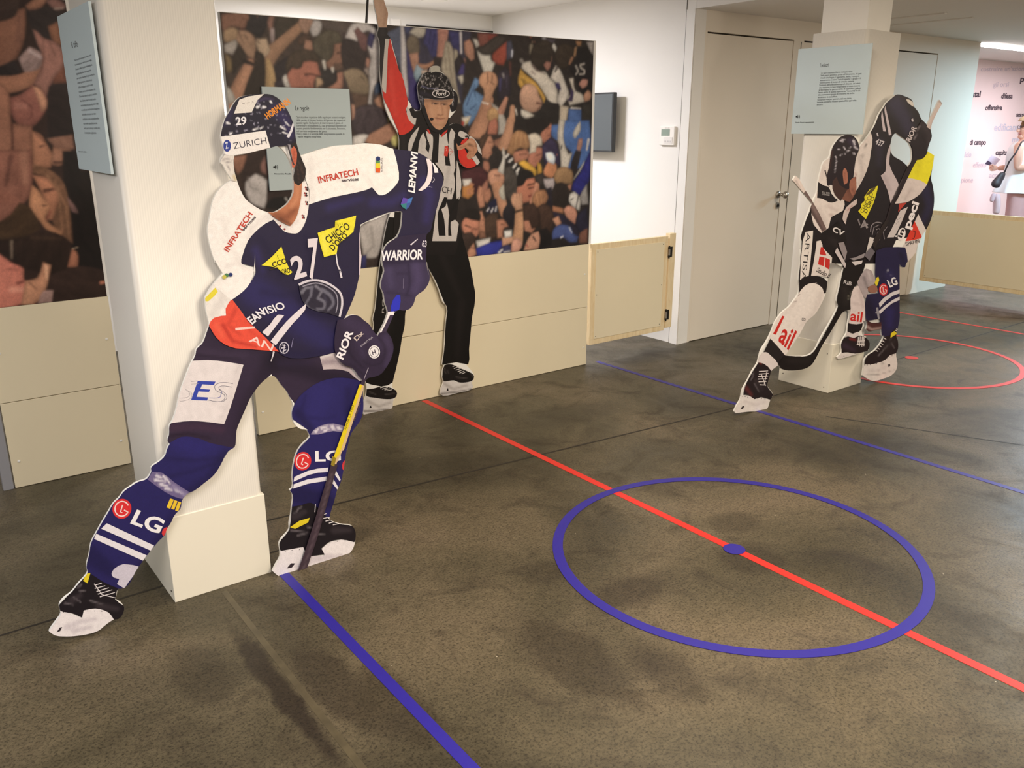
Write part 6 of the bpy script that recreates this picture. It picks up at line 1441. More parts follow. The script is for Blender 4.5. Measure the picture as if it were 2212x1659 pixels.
# ================================================================== cutout of two players fighting for the puck by the far pillar
R1 = tile(1560, 180, 4.366); R2 = tile(1560, 520, 4.148)
def build_pair():
    a, b = FLOOR.at(1588, 898), FLOOR.at(1890, 827)
    d = (b-a).normalized(); n = Vector((d.y, -d.x, 0))
    pl = Plane(a, n)
    outline = (R1('668,915 690,872 716,890 780,1000 852,1108 890,1040 905,940 930,830 960,740 1010,700 1030,620 1060,570 1110,510 1180,485 1240,500 1280,550 1292,602 1350,530 1400,460 1440,390 1480,290 1520,230 1545,190 1600,140 1650,105 1730,125 1790,158 1812,222 1850,270 1875,330 1920,378 1934,398 1985,290 2050,155 2076,192 2030,270 1966,432 1978,500 1950,580 1935,640 2000,680 1990,760 1970,900 1985,960 2000,1080 1990,1200 1970,1280 1930,1370 1885,1440 1870,1480 1840,1530 1832,1560')
      + R2('1742,85 1700,150 1652,200 1640,238 1610,240 1590,212 1590,320 1590,430 1590,600 1590,700 1575,780 1560,855 1575,900 1575,970 1558,1010 1570,1100 1558,1160 1510,1210 1440,1237 1360,1257 1310,1242 1258,1206 1268,1140 1275,1065 1300,1030 1370,980 1440,880 1448,850 1430,850 1424,792 1380,800 1310,812 1290,792 1300,750 1298,720 1262,722 1272,760 1250,800 1262,852 1300,880 1322,920 1312,980 1270,997 1180,1022 1100,1047 1040,1062 1028,1042 1070,1000 1065,930 1090,870 1115,830 1125,760 1140,650 1130,618 1082,640 1040,702 970,822 900,932 840,1052 800,1112 740,1147 650,1162 570,1160 530,1145 508,1112 500,1118 440,1168 430,1200 400,1300 440,1350 455,1380 430,1430 400,1510 350,1527 230,1532 120,1547 108,1530 130,1480 165,1420 185,1330 230,1250 270,1170 320,1090 330,1050 350,980 400,900 440,820 480,720 540,640 600,590 640,540 680,480 690,420 685,350 700,200 705,80 728,5')
      + R1('740,1560 745,1430 780,1320 830,1180 848,1130'))
    gap1 = R2('567,1028 700,830 760,720 830,660 870,600 910,520 930,465 942,380 952,300 966,202 1000,200 1050,222 1088,242 1070,320 1050,420 1025,540 1038,582 1010,650 950,760 880,880 830,980 790,1015 720,1034')
    gap2 = R1('1640,466 1682,500 1760,560 1790,650 1780,740 1750,785 1690,730 1610,680 1586,620 1590,560 1610,490')
    c = Cutout('player_pair_cutout', 'cutout of two duelling hockey players with raised sticks by the far pillar', 'cutout', pl, outline, [gap1, gap2], ink=1.0)
    R = c.root
    # foot of the mount, against the pillar sleeve
    q = pl.at(1850, 520)
    boxo('mounting_block', M_FOAM, R, q.x-.02, q.x+.10, q.y+.020, 2.676, q.z-.10, q.z+.10)
    def part(name, pts, col, paint=None, h=None, par=None, sub=2, label=None): return c.shape(name, R if par is None else par, pts, col, sub, paint, h, True, label)
    def pp(tl, items):
        def f(p):
            p.tile(*tl)
            for cc, q, w_, so_, al in items: p.s_(cc, LP_(q), (w_, w_*.6), so_, al)
        return f
    T1 = (1560, 180, 4.366); T2 = (1560, 520, 4.148)
    W = (226, 215, 211)
    # dark jersey of the player at the back
    j = part('dark_jersey', R1('1240,1000 1300,560 1480,240 1640,80 1760,110 1880,330 1960,640 2020,900 2020,1200 1900,1420 1640,1480 1560,1700 1000,1700 1000,1300 1160,1100'), (35, 29, 34),
             pp(T1, [((58, 52, 76), '1640,200 1720,330 1760,440', 150, 12, .8), ((52, 46, 64), '1480,560 1480,760', 90, 9, .6), ((24, 19, 22), '1280,1060 1240,1300 1280,1500', 120, 10, .6), ((46, 40, 44), '1400,700 1420,900', 80, 10, .5), ((44, 40, 70), '1920,1000 1960,1150 1900,1300', 90, 8, .8)]), 5)
    for q in ('1538,212 1556,290 1576,380 1598,486 1572,492 1556,400 1540,310 1530,250', '1508,252 1522,330 1534,400 1545,455 1518,452 1508,380 1500,310'): part('stripe', R1(q), (208, 194, 200), par=j)
    c.text(j, '437', *R1('1440,568 1512,600'), 12, (216, 208, 214), .02); part('sleeve_mark', R1('1455,470 1466,465 1476,500 1462,500'), (196, 188, 194), par=j)
    part('torn_paper', R1('1736,150 1760,152 1800,180 1806,222 1780,206 1750,180'), (222, 214, 206), par=j)
    part('white_sleeve', R1('1290,605 1400,462 1418,520 1404,640 1384,760 1330,900 1268,1010 1250,960 1240,840 1262,720'), W, pp(T1, [((176, 164, 164), '1300,700 1330,850 1290,960', 40, 6, .5), ((50, 40, 42), '1350,600 1362,570', 14, 2, .8), ((60, 50, 50), '1322,690 1336,660', 12, 2, .7), ((150, 70, 64), '1260,850 1262,900', 14, 3, .6)]), 4, j)
    part('white_sleeve', R1('1495,870 1540,830 1545,740 1560,640 1592,560 1588,640 1575,760 1640,900 1665,960 1620,1100 1590,1140 1560,1010'), (202, 188, 192), pp(T1, [((160, 146, 154), '1530,880 1580,1000', 40, 5, .5)]), 4, j)
    part('yellow_shoulder', R1('1835,725 1900,690 1935,638 2002,680 1992,770 1930,958 1870,918 1750,895'), (232, 222, 44), pp(T1, [((204, 190, 30), '1850,760 1840,860', 50, 6, .5)]), 5, j)
    part('white_sleeve', R1('1750,893 1870,916 1932,955 1870,1040 1800,1092 1740,1122 1630,1135 1690,1010'), (214, 202, 200), pp(T1, [((176, 160, 162), '1780,1000 1720,1100', 30, 5, .5)]), 5, j)
    part('white_panel', R1('1850,1233 1924,1385 1880,1452 1842,1535 1810,1700 1700,1700 1690,1560 1730,1490 1780,1380'), (216, 206, 204), None, None, j, 1)
    part('red_panel', R1('1815,1300 1888,1458 1800,1480 1728,1490 1770,1400'), (212, 62, 46), None, None, j, 1); c.stroke('panel_mark', j, R1('1798,1392 1820,1395 1808,1462 1795,1465'), 1.4, 1.2, (40, 30, 30))
    c.text(j, 'SPAHN', *R1('1734,1532 1862,1502'), 7.5, (50, 42, 44), .015)
    part('red_panel', R1('1670,1135 1740,1125 1700,1170 1660,1215'), (186, 66, 54), None, None, j, 1)
    part('white_panel', R1('1555,1455 1600,1370 1680,1200 1752,1165 1700,1290 1650,1400 1620,1452'), (206, 197, 198), None, None, j, 1)
    for q in ('1650,1290 1690,1260', '1640,1330 1660,1300 1670,1340'): c.stroke('panel_mark', j, R1(q), .8, .6, (120, 112, 116))
    c.text(j, 'peci', *R1('1768,1378 1856,1128'), 15, (236, 230, 234), .035)
    rg = [R1([(1692+36*math.cos(t_)*.95-16*math.sin(t_), 1424+10*math.cos(t_)+60*math.sin(t_))])[0] for t_ in np.linspace(0, 6.28, 23)[:-1]]
    e = part('round_logo', rg, (238, 232, 234), None, None, j); c.text(e, 'in', *R1('1690,1460 1720,1382'), 9, (36, 30, 36), .035); dots(c, 'logo_dot', j, R1('1640,1442'), 2.0, (236, 230, 234))
    sp = part('sponsor_patch', R1('1470,965 1462,1010 1432,1120 1390,1210 1355,1282 1300,1225 1283,1205 1312,1172 1310,1140 1345,1105 1340,1070 1390,1000'), (232, 220, 48), None, None, j, 1)
    c.text(sp, 'CHICCO', *R1('1328,1226 1428,1040'), 7.5, (44, 38, 30)); c.text(sp, "D'ORO", *R1('1360,1226 1442,1080'), 7.5, (44, 38, 30), .012); part('patch_shade', R1('1350,1060 1400,1000 1450,970 1440,1000 1380,1050'), (92, 80, 44), None, None, sp)
    c.text(j, '4', *R1('1316,1388 1388,1356'), 18, (146, 138, 142), .01, 0, name='shirt_number'); c.stroke('number_bar', j, R1('1282,1282 1300,1340'), 3.5, 3, (128, 120, 124))
    for q, w_ in (('1400,1400 1410,1340 1460,1310 1510,1320', 2.4), ('1415,1430 1430,1360 1480,1335', 1.8), ('1440,1470 1470,1400 1520,1380', 2.0), ('1480,1480 1500,1420', 1.8), ('1530,1470 1520,1400 1560,1350', 1.6), ('1450,1380 1480,1370 1490,1400', 2.2)): c.stroke('crest_line', j, R1(q), w_, w_*.7, (140, 132, 138))
    # glove, sticks
    g = part('glove', R1('1735,540 1780,470 1850,400 1885,335 1935,390 1988,450 1984,540 1940,640 1905,700 1845,722 1800,690 1792,600'), (37, 29, 35), pp(T1, [((66, 56, 62), '1900,400 1960,480 1940,600', 40, 7, .6), ((150, 140, 146), '1812,530 1862,400', 6, 1.5, .7), ((22, 16, 20), '1880,480 1920,560 1900,660', 14, 3, .7)]), 4)
    c.text(g, 'RIOR', *R1('1772,556 1836,418'), 10, (206, 196, 200), .03, .1)
    part('glove_mark', R1('1782,340 1800,330 1806,360 1790,362'), (200, 192, 198), None, None, j)
    st = part('stick_shaft', R1('1928,410 1960,330 2052,152 2080,195 2030,280 1966,436'), (206, 190, 186), pp(T1, [((90, 78, 84), '2050,165 2072,190', 14, 2, .9), ((170, 152, 150), '1960,420 2040,230', 10, 2, .5)]), 4, None, 1, 'pale raised end of the stick')
    part('stick_shaft', R1('1800,690 1842,715 1800,790 1650,1100 1600,1170 1562,1288 1545,1290 1590,1130 1640,1020 1760,760'), (42, 32, 36), pp(T1, [((120, 110, 112), '1690,900 1600,1120', 8, 1.5, .7)]), 4, None, 1)
    part('stick_shaft', R1('1540,1290 1575,1290 1440,1560') + R2('1330,20 1260,240 1200,410 1180,400 1230,280 1310,60'), (44, 36, 36), pp(T2, [((196, 190, 150), '1300,150 1270,240', 12, 1.5, .8), ((160, 156, 140), '1240,280 1210,350', 8, 1.5, .8)]), 4, None, 1)
    part('stick_tape', R2('1330,20 1360,0 1330,60 1312,66'), (214, 206, 206), None, None, None, 1); part('stick_tape', R1('1392,1450 1432,1460 1400,1560 1350,1620'), (216, 208, 206), None, None, None, 1)
    st2 = part('stick_shaft', R1('664,918 690,868 720,890 790,1010 770,1040 740,1050'), (222, 208, 202), pp(T1, [((160, 140, 136), '700,920 750,1030', 14, 2, .5), ((238, 232, 228), '676,905 690,880', 10, 1.5, .9)]), 4, None, 1, 'pale taped end of the left stick')
    # front player in white
    w = part('white_jersey', R1('840,1240 880,1090 900,930 930,820 960,735 1010,695 1040,800 1020,940 1150,1090 1140,1200 1030,1260 1005,1360 945,1425 880,1360'), W,
             pp(T1, [((186, 172, 170), '900,1200 960,1300 950,1390', 50, 7, .5), ((180, 160, 158), '1000,1160 1080,1200', 30, 5, .5), ((190, 176, 174), '960,800 940,900', 30, 5, .5), ((150, 110, 104), '1020,1240 1080,1260', 24, 4, .5)]), 4)
    part('dark_sleeve_band', R1('905,928 960,965 1000,975 1060,1080 1102,1098 1060,1120 1010,1124 950,1090 895,1080'), (33, 27, 31), None, None, w); c.text(w, 'TAL-2022', *R1('940,1052 1012,1060'), 7, (170, 164, 166), .02)
    part('collar', R1('1005,940 1060,985 1105,990 1130,1070 1150,1100 1105,1118 1070,1080 1030,1040'), (226, 218, 214), None, None, w)
    part('collar', R1('1135,1280 1170,1170 1270,1090 1268,1140 1210,1180 1165,1330'), (206, 190, 188), pp(T1, [((170, 90, 84), '1180,1200 1230,1150', 10, 1.5, .7)]), 3, w)
    for q in ('970,820 1000,930', '990,900 1010,980'): c.stroke('seam', w, R1(q), 3, 1.5, (60, 50, 52))
    part('stick_shaft', R1('766,1036 794,1008 850,1110 920,1235 985,1375 945,1402 850,1240 800,1130'), (112, 92, 90), pp(T1, [((60, 48, 48), '775,1050 860,1230 960,1400', 14, 2, .7), ((160, 140, 136), '820,1090 900,1240', 8, 2, .5)]), 4, None, 1, 'brown part of the left stick')
    part('skin', R1('1100,800 1150,790 1200,900 1260,880 1262,1030 1204,1118 1120,1090 1100,1000'), (128, 84, 70), pp(T1, [((92, 54, 46), '1180,980 1220,1080', 40, 6, .6)]), 4)
    h = part('helmet', R1('985,880 1005,800 1030,640 1060,565 1110,505 1185,480 1245,500 1288,555 1295,612 1262,700 1238,880 1220,960 1190,1000 1110,1020 1070,960 990,965'), (36, 26, 33),
             pp(T1, [((88, 56, 50), '1035,640 1012,800', 14, 3, .6), ((60, 48, 74), '1210,540 1260,600', 50, 7, .7)] + [((216, 210, 222), q, w_, 1.3, .9) for q, w_ in (('1115,545 1155,530', 12), ('1130,530 1140,555', 14), ('1240,545 1250,580', 24), ('1250,600 1275,620', 18), ('1150,605 1160,620', 14), ('1090,620 1110,625', 8), ('1180,640 1200,632', 12), ('1240,660 1250,670', 14), ('1070,690 1075,705', 8), ('1110,680 1130,670', 8), ('1080,720 1062,835', 7), ('1200,610 1210,600', 8), ('1160,660 1165,670', 8))]), 3)
    part('hair', R1('1040,930 1080,880 1110,960 1180,1000 1120,1110 1060,1050'), (66, 44, 40), None, None)
    part('ear', R1('1138,830 1152,798 1172,812 1184,880 1180,940 1150,955 1142,900'), (172, 112, 92), pp(T1, [((120, 66, 54), '1155,840 1160,920', 10, 2, .6)]), 3)
    part('face', R1('1210,910 1248,885 1264,930 1258,1030 1225,1060 1200,990'), (158, 104, 86), pp(T1, [((96, 56, 48), '1230,1000 1250,1040', 20, 4, .6)]), 3)
    g2 = part('glove', R1('945,1405 1050,1340 1100,1300 1150,1400 1175,1490 1140,1560 1080,1700 920,1700 900,1490'), (27, 21, 23), pp(T1, [((48, 40, 42), '1040,1480 1100,1540', 60, 8, .6)]), 4); c.text(g2, 'CV', *R1('1036,1392 1138,1440'), 10.5, (226, 220, 222), .03, 0)
    # trousers of the front player
    tr = part('trousers', R1('735,1440 780,1310 840,1180 860,1330 945,1420 900,1490') + R2('880,30 985,170 970,340 860,300 790,330 680,380 690,200 715,0'), (31, 25, 27), None, None)
    p1 = part('trouser_panel', R1('786,1402 858,1388') + R2('810,0 790,200 772,335 735,345 698,352 705,180 722,0'), (228, 220, 215), None, None, tr, 1)
    c.text(p1, 'ARTISA', *(R1('796,1404')+R2('706,356')), 9.5, (40, 34, 38), -.005)
    p2 = part('trouser_panel', R1('890,1490 930,1480 945,1520') + R2('900,60 985,150 968,330 915,322 856,312 795,322 822,180 842,50'), (226, 216, 212), None, None, tr, 1)
    for q in ('884,56 905,60 935,130 920,132 874,122', '872,140 918,150 912,228 858,212', '926,152 966,170 962,262 920,232'): part('red_square', R2(q), (198, 48, 42), None, None, p2, 1)
    c.text(p2, 'Studio 8', *R2('842,276 955,336'), 10, (52, 44, 46), .02)
    sk = part('stocking', R2('686,470 740,395 830,368 905,415 915,470 880,630 740,770 570,1020 640,980 600,1000 560,1030 420,890 470,720 590,580') , (233, 224, 220), pp(T2, [((200, 188, 184), '880,480 830,640 720,760', 40, 7, .5), ((204, 192, 188), '660,540 560,660', 30, 6, .4), ((236, 228, 226), '760,440 700,600', 60, 10, .4)]), 4)
    part('knee_band', R2('686,472 690,380 730,330 800,314 880,322 942,366 936,460 910,474 898,424 820,378 742,402'), (32, 26, 28), None, None, sk)
    part('dark_ankle_band', R2('432,876 500,950 565,1028 506,1116 430,1060 370,1002'), (36, 30, 32), None, None, sk, 1)
    part('stocking_hem', R2('368,1000 410,1004 508,1112 470,1140 438,1172 380,1110 322,1088 340,1030'), (224, 214, 214), None, None, sk)
    part('red_letter', R2('540,672 558,678 482,842 456,834'), (202, 44, 38), None, None, sk, 1); c.text(sk, 'ail', *R2('500,890 596,978'), 42, (202, 44, 38), .02, 0, up=(70, -150)); c.text(sk, 'CO', *R2('712,716 745,720'), 6.5, (70, 60, 66), .02)
    for q in ('640,550 668,540', '680,490 700,478', '830,380 850,376'): c.stroke('scuff', sk, R2(q), 1.6, .8, (170, 158, 156))
    def skate(hold, boot, hp, bp, laces, holes, slot):
        k = bpy.data.objects.new('skate', None); COL.objects.link(k); k.empty_display_size = .02; k.parent = R; k.matrix_parent_inverse = root_inv(R)
        c.shape('blade_holder', k, R2(hold), (228, 221, 219), 2, pp(T2, hp), 4)
        bo = c.shape('boot', k, R2(boot), (36, 27, 31), 2, pp(T2, bp), 3)
        for q in laces: c.stroke('lace', bo, R2(q), 2.2, 1.4, (222, 214, 214))
        dots(c, 'rivet', k, R2(holes), .9, (52, 44, 48))
        if slot: c.shape('holder_slot', k, R2(slot), (56, 46, 48), 1)
    skate('182,1382 290,1402 440,1425 405,1515 350,1530 230,1535 118,1550 102,1530 130,1470', '325,1092 370,1100 440,1168 430,1225 400,1300 456,1378 432,1425 350,1400 290,1420 240,1385 190,1380 205,1310 240,1230',
          [((196, 184, 184), '200,1440 300,1470 390,1440', 24, 4, .5)], [((110, 46, 46), '215,1320 260,1380', 30, 5, .7), ((140, 52, 44), '340,1096 352,1104', 12, 2, .8), ((130, 122, 128), '280,1190 260,1250', 8, 1.6, .8), ((120, 112, 118), '290,1280 330,1350', 10, 2, .6), ((60, 50, 54), '300,1250 360,1330', 30, 5, .6), ((26, 18, 20), '400,1400 440,1390', 24, 3, .6)],
          ['330,1172 412,1166', '328,1196 416,1188', '322,1218 412,1212', '320,1240 404,1236', '326,1264 396,1262', '336,1290 388,1294', '352,1200 390,1300', '400,1180 376,1290'], '184,1396 206,1396 230,1402 320,1416 352,1416 384,1418', '166,1506 182,1482 200,1480 186,1506')
    k2 = skate('1030,1042 1070,1000 1120,1002 1190,1012 1285,990 1250,1005 1180,1026 1100,1052 1035,1066', '1062,930 1090,868 1180,858 1240,850 1300,878 1325,920 1305,985 1260,1000 1190,1012 1130,1000 1072,1006',
          [((190, 176, 178), '1060,1045 1160,1020', 14, 3, .5)], [((150, 48, 46), '1150,880 1195,890', 14, 3, .8), ((64, 46, 66), '1100,940 1180,980', 40, 7, .7), ((24, 18, 20), '1290,900 1310,960', 30, 4, .6)], ['1222,862 1216,930', '1238,858 1232,946', '1256,858 1252,950', '1270,862 1270,946', '1212,900 1280,896', '1206,930 1276,930'], '1092,1034', None)
    # stick blade, dark glove and second leg of the front player
    part('stick_blade', R2('1092,636 1142,606 1090,690 1050,725 965,840 892,965 850,1065 808,1116 742,1152 650,1166 530,1150 500,1112 560,1028 720,1038 792,1020 840,965 955,765 1015,650 1042,575'), (26, 20, 21), pp(T2, [((46, 40, 40), '600,1080 760,1080 860,960', 30, 7, .5)]), 5)
    part('stocking', R2('1166,430 1240,395 1285,600 1275,735 1205,748 1135,742 1150,620'), (222, 208, 208), pp(T2, [((176, 156, 160), '1240,450 1262,600', 30, 5, .6), ((180, 160, 164), '1180,560 1250,580', 24, 5, .4)]), 4)
    part('dark_ankle_band', R2('1128,738 1205,750 1260,738 1245,800 1190,830 1168,832 1124,812'), (30, 24, 27), None, None); part('stocking_hem', R2('1120,815 1170,834 1215,816 1225,850 1182,872 1110,852'), (222, 212, 212), None, None, None, 1)
    c.text(R, 'ail', *R2('1144,712 1250,728'), 21, (204, 44, 40), .02)
    g3 = part('glove', R2('1062,262 1105,200 1160,170 1290,180 1244,330 1180,420 1150,520 1152,612 1085,645 1026,560 1050,420'), (27, 22, 23), pp(T2, [((48, 42, 42), '1100,440 1110,560', 60, 8, .6), ((170, 166, 150), '1130,500 1135,520', 10, 1.5, .7), ((150, 146, 136), '1155,460 1160,480', 10, 1.5, .7)]), 4)
    c.text(g3, 'RIB', *R2('1086,382 1156,402'), 7.5, (200, 194, 196), .02)
    for q, cc in (('1010,100 1030,60 1110,210 1102,246', (206, 196, 198)), ('1040,20 1090,10 1120,100 1100,180 1060,80', (150, 140, 144)), ('1140,160 1190,150 1280,110 1270,150 1180,176', (150, 142, 146)), ('1160,190 1260,176 1250,205 1190,222', (216, 208, 210)), ('1270,130 1330,60 1370,100 1320,180', (110, 104, 112))): part('jersey_hem', R2(q), cc, None, None, None, 1)
    part('skin', R2('1320,400 1370,395 1400,430 1380,462 1330,465 1300,440'), (150, 106, 90), None, None); part('torn_jersey', R2('1210,370 1290,250 1340,270 1375,380 1300,420 1310,470 1280,520 1230,420'), (172, 160, 164), pp(T2, [((104, 96, 100), '1270,330 1300,420', 24, 4, .7), ((206, 196, 198), '1310,280 1330,350', 20, 3, .7)]), 3)
    # back player's leg
    lg = part('stocking', R2('1380,90 1460,60 1640,60 1665,200 1640,245 1605,230 1600,420 1600,660 1575,800 1500,850 1430,860 1410,700 1290,720 1280,560 1300,480 1400,470 1370,300'), (38, 33, 68),
              pp(T2, [((28, 23, 46), '1300,560 1340,680 1400,720', 90, 8, .8), ((54, 48, 100), '1500,300 1520,340', 60, 10, .5), ((28, 23, 46), '1600,120 1630,210', 40, 5, .6), ((52, 46, 110), '1500,640 1500,760', 70, 10, .5)] + [((190, 188, 206), q, 7, 1.2, .7) for q in ('1480,262 1490,268', '1510,300 1522,312', '1540,330 1530,340', '1470,280 1478,290', '1500,380 1508,390')]), 4)
    d_ = part('logo_disc', [R2([(1446+40*math.cos(t_)+8*math.sin(t_), 438-10*math.cos(t_)+54*math.sin(t_))])[0] for t_ in np.linspace(0, 6.28, 19)[:-1]], (200, 46, 50), None, None, lg)
    c.stroke('logo_line', d_, [R2([(1446+29*math.cos(t_), 438+39*math.sin(t_))])[0] for t_ in np.linspace(-.75, -6.1, 14)]+R2('1460,438'), 1.5, 1.5, (240, 216, 216)); c.stroke('logo_line', d_, R2('1440,412 1444,462 1458,458'), 1.5, 1.5, (240, 216, 216))
    c.text(lg, 'LG', *R2('1502,418 1576,386'), 16, (232, 228, 232), .03)
    for q in ('1404,560 1450,510 1520,462 1592,436 1592,470 1530,492 1465,540 1412,600', '1404,630 1460,580 1530,530 1592,500 1592,530 1520,562 1460,612 1412,660'): part('stripe', R2(q), (216, 210, 216), None, None, lg, 1)
    for q in ('1378,600 1398,596 1412,700 1396,704', '1374,640 1410,640 1410,652 1374,652'): part('stripe', R2(q), (150, 146, 156), None, None, lg, 1)
    part('yellow_tab', R2('1384,330 1400,322 1408,352 1386,408 1366,380'), (226, 206, 52), None, None, lg, 1)
    part('boot', R2('1290,705 1340,735 1425,728 1428,792 1380,803 1310,815 1285,792'), (80, 44, 44), pp(T2, [((196, 170, 166), '1300,770 1340,795 1420,780', 20, 3, .7), ((36, 28, 40), '1310,720 1420,735', 24, 3, .8)]), 3, None, 2, 'brown heel of the hidden skate')
    skate('1262,1145 1282,1108 1330,1100 1400,1092 1470,1060 1500,1025 1560,1005 1575,1110 1560,1165 1510,1215 1440,1240 1360,1260 1308,1245 1255,1206', '1276,1108 1288,1050 1320,1015 1372,985 1440,885 1452,862 1500,850 1545,790 1575,782 1580,1000 1540,1015 1500,1028 1460,1070 1400,1092 1335,1108',
          [((192, 180, 182), '1320,1170 1400,1160 1480,1120', 24, 4, .5), ((120, 110, 112), '1290,1195 1400,1200 1540,1160', 6, 1.5, .7), ((90, 80, 82), '1435,1095 1440,1108', 16, 2.5, .7)], [((120, 112, 116), '1400,1030 1480,940', 9, 1.8, .7), ((110, 102, 106), '1520,920 1540,960', 12, 2, .6), ((100, 92, 96), '1500,890 1530,860', 8, 2, .6), ((60, 52, 54), '1460,960 1540,900', 30, 5, .6)],
          ['1378,982 1396,992', '1394,962 1412,974', '1410,940 1428,952', '1422,918 1442,930', '1436,896 1456,908', '1450,872 1470,884', '1560,790 1575,796', '1548,800 1566,810'], '1300,1114 1326,1110 1352,1104 1384,1100 1480,1058 1500,1042 1522,1030 1545,1022', '1488,1108 1504,1104 1506,1124 1490,1130')
    part('boot_flash', R2('1512,830 1542,810 1572,832 1540,850 1508,872'), (228, 208, 44), None, None, None, 1)
build_pair()

# ================================================================== pale blue text boards
def sheet_on(name_label, plane, quad, thick, axis):
    """a rectangular board lying in 'plane' between two opposite corners (photo points)"""
    b = thing('info_board', name_label, 'sign', tuple(plane.at(*quad[0])))
    p, q = plane.at(*quad[0]), plane.at(*quad[1])
    if axis == 'x': a = (min(p.x, q.x), max(p.x, q.x), p.y, p.y+thick)
    else: a = (p.x, p.x+thick, min(p.y, q.y), max(p.y, q.y))
    boxo('board', M_INFO, b, *a, min(p.z, q.z), max(p.z, q.z), bev=.0008)
    return b, Flat(plane)
def speaker_icon(F, par, cx, cy, r):
    F.clip = None
    F.shape('speaker_icon', par, [(cx-r, cy-.3*r), (cx-.55*r, cy-.3*r), (cx-.1*r, cy-.8*r), (cx-.1*r, cy+.8*r), (cx-.55*r, cy+.3*r), (cx-r, cy+.3*r)], (30, 32, 36), 1)
    for k in (.35, .75): F.stroke('speaker_icon', par, [(cx+k*r*math.cos(t_)*.9, cy+(k+.25)*r*math.sin(t_)) for t_ in np.linspace(-.9, .9, 7)], r*.16, r*.16, (30, 32, 36))
INKT = (62, 70, 76)
P1 = Plane((0, 3.988, 0), (0, -1, 0))
b, F = sheet_on('pale blue board headed Le regole on the crowd board behind the big player', P1, ((565, 187), (766, 404)), .010, 'x')
F.text(b, 'Le regole', *C1('878,326 986,326'), 10, (40, 44, 48), .012, name='title')
L = ['Ogni sito deve rispettare delle regole per potersi svolgere.', "Nelle partite di Hockey l'arbitro è il garante del rispetto di", 'queste regole. Ha il potere di interrompere il gioco, di', 'comminare ed espellere. La sua presenza è davvero un',
     "nostro presidio fondamentale per la sicurezza, l'incontro,", 'e il corretto svolgimento del gioco.', 'Non a caso ci si accorge della sua presenza quando le', 'regole vengono trasgredite.']
for i, (t_, y, x0, x1) in enumerate(zip(L, (388, 411, 433, 455, 477, 499, 520, 542), (882, 884, 886, 887, 888, 889, 890, 896), (1280, 1276, 1254, 1282, 1278, 1130, 1268, 1086))):
    F.text(b, t_, *C1([(x0, y), (x1, y+1)]), 4.2, INKT, .006, name='text_line')
speaker_icon(F, b, *C1([(724, 778)])[0], 6); F.text(b, 'Alessandro Rinelli, arbitro', *C1('708,836 900,837'), 3.0, (30, 32, 36), .012, name='caption')

P2 = Plane((4.332, 0, 0), (-1, 0, 0))
b, F = sheet_on('pale blue board headed I valori on the far pillar', P2, ((1725, 106), (1862, 290)), .008, 'y')
D6 = tile(1460, 0, 4.424)
F.text(b, 'I valori', *D6('1384,642 1462,638'), 8.6, (40, 44, 48), .01, name='title')
L = ['Lo sport trasmette diversi, molteplici valori.', 'Nello sport agonistico, prima nell\'allenamento, dei gesti', 'rituali e la lingua. L\'agonismo, lealtà, impegno,', 'attaccamento ai colori, "unità di squadra": il gruppo è il',
     'nostro punto di forza e di crescita comune.', 'Praticare altre discipline sopra il ghiaccio, dei valori', 'che mettono in luce l\'importanza di stare insieme', 'e formano la personalità di ognuno; i tifosi', 'fanno parte di questa esperienza: "comunità" è ciò', 'che permette ai gruppi di crescere, ma anche',
     'accettare le sconfitte.', 'Giocare in rete per generare, soli non siamo,', 'insieme possiamo vincere questa sfida ogni volta', 'ancora.']
for i, t_ in enumerate(L):
    y = 706+i*23.2; x0 = 1388-i*3.2; x1 = (1690, 1775, 1752, 1765, 1705, 1762, 1760, 1765, 1762, 1705, 1545, 1680, 1725, 1405)[i]
    F.text(b, t_, *D6([(x0, y), (x1, y-(x1-x0)*.05)]), 3.6, INKT, .006, name='text_line')
speaker_icon(F, b, *D6([(1168, 1115)])[0], 5); F.text(b, 'Paolo Gionzi, appassionato', *D6('1144,1176 1322,1172'), 2.4, (30, 32, 36), .01, name='caption')

P3 = Plane((0.592, 0, 0), (-1, 0, 0))
b, F = sheet_on('pale blue text board seen edge-on on the near pillar at the left', P3, ((123, 36), (240, 377)), .008, 'y')
E6 = tile(0, 0, 4.74)
F.text(b, 'Il tifo', *E6('738,492 802,476'), 13, (80, 84, 90), .012, name='title')
L = ['Tifare è condividere una passione con altre persone', 'che amano gli stessi colori e la stessa maglia.', 'Si canta, si soffre e si gioisce insieme agli altri', 'sugli spalti della pista, in casa oppure fuori,', 'per novanta e più minuti di gioco: un rito che',
     'si ripete ogni settimana, con amici e famiglia.', 'Il tifo accompagna la squadra in ogni', 'momento, anche quando le cose vanno male.', 'È una voce unica che spinge i giocatori', 'fino al fischio finale. Per molti è anche', 'una tradizione che passa dai genitori ai figli,', 'un modo per sentirsi parte di qualcosa.', 'Le bandiere, le sciarpe, i cori: tutto', 'contribuisce a creare una grande atmosfera', 'e a rendere speciale la serata', 'anche per chi entra per la prima volta', 'in una pista di ghiaccio.']
for i, t_ in enumerate(L):
    y = 628+i*46.2; x0 = 762+i*6.5; x1 = x0+(175, 172, 170, 155, 180, 150, 150, 170, 175, 160, 180, 185, 140, 165, 140, 160, 118)[i]; sl = -.33+i*.021
    F.text(b, t_, *E6([(x0, y), (x1, y+(x1-x0)*sl)]), 4.2, (110, 116, 124), .008, name='text_line')
F.text(b, 'Racconto di un tifoso', *E6('804,1556 882,1560'), 2.6, (50, 56, 66), .01, name='caption')

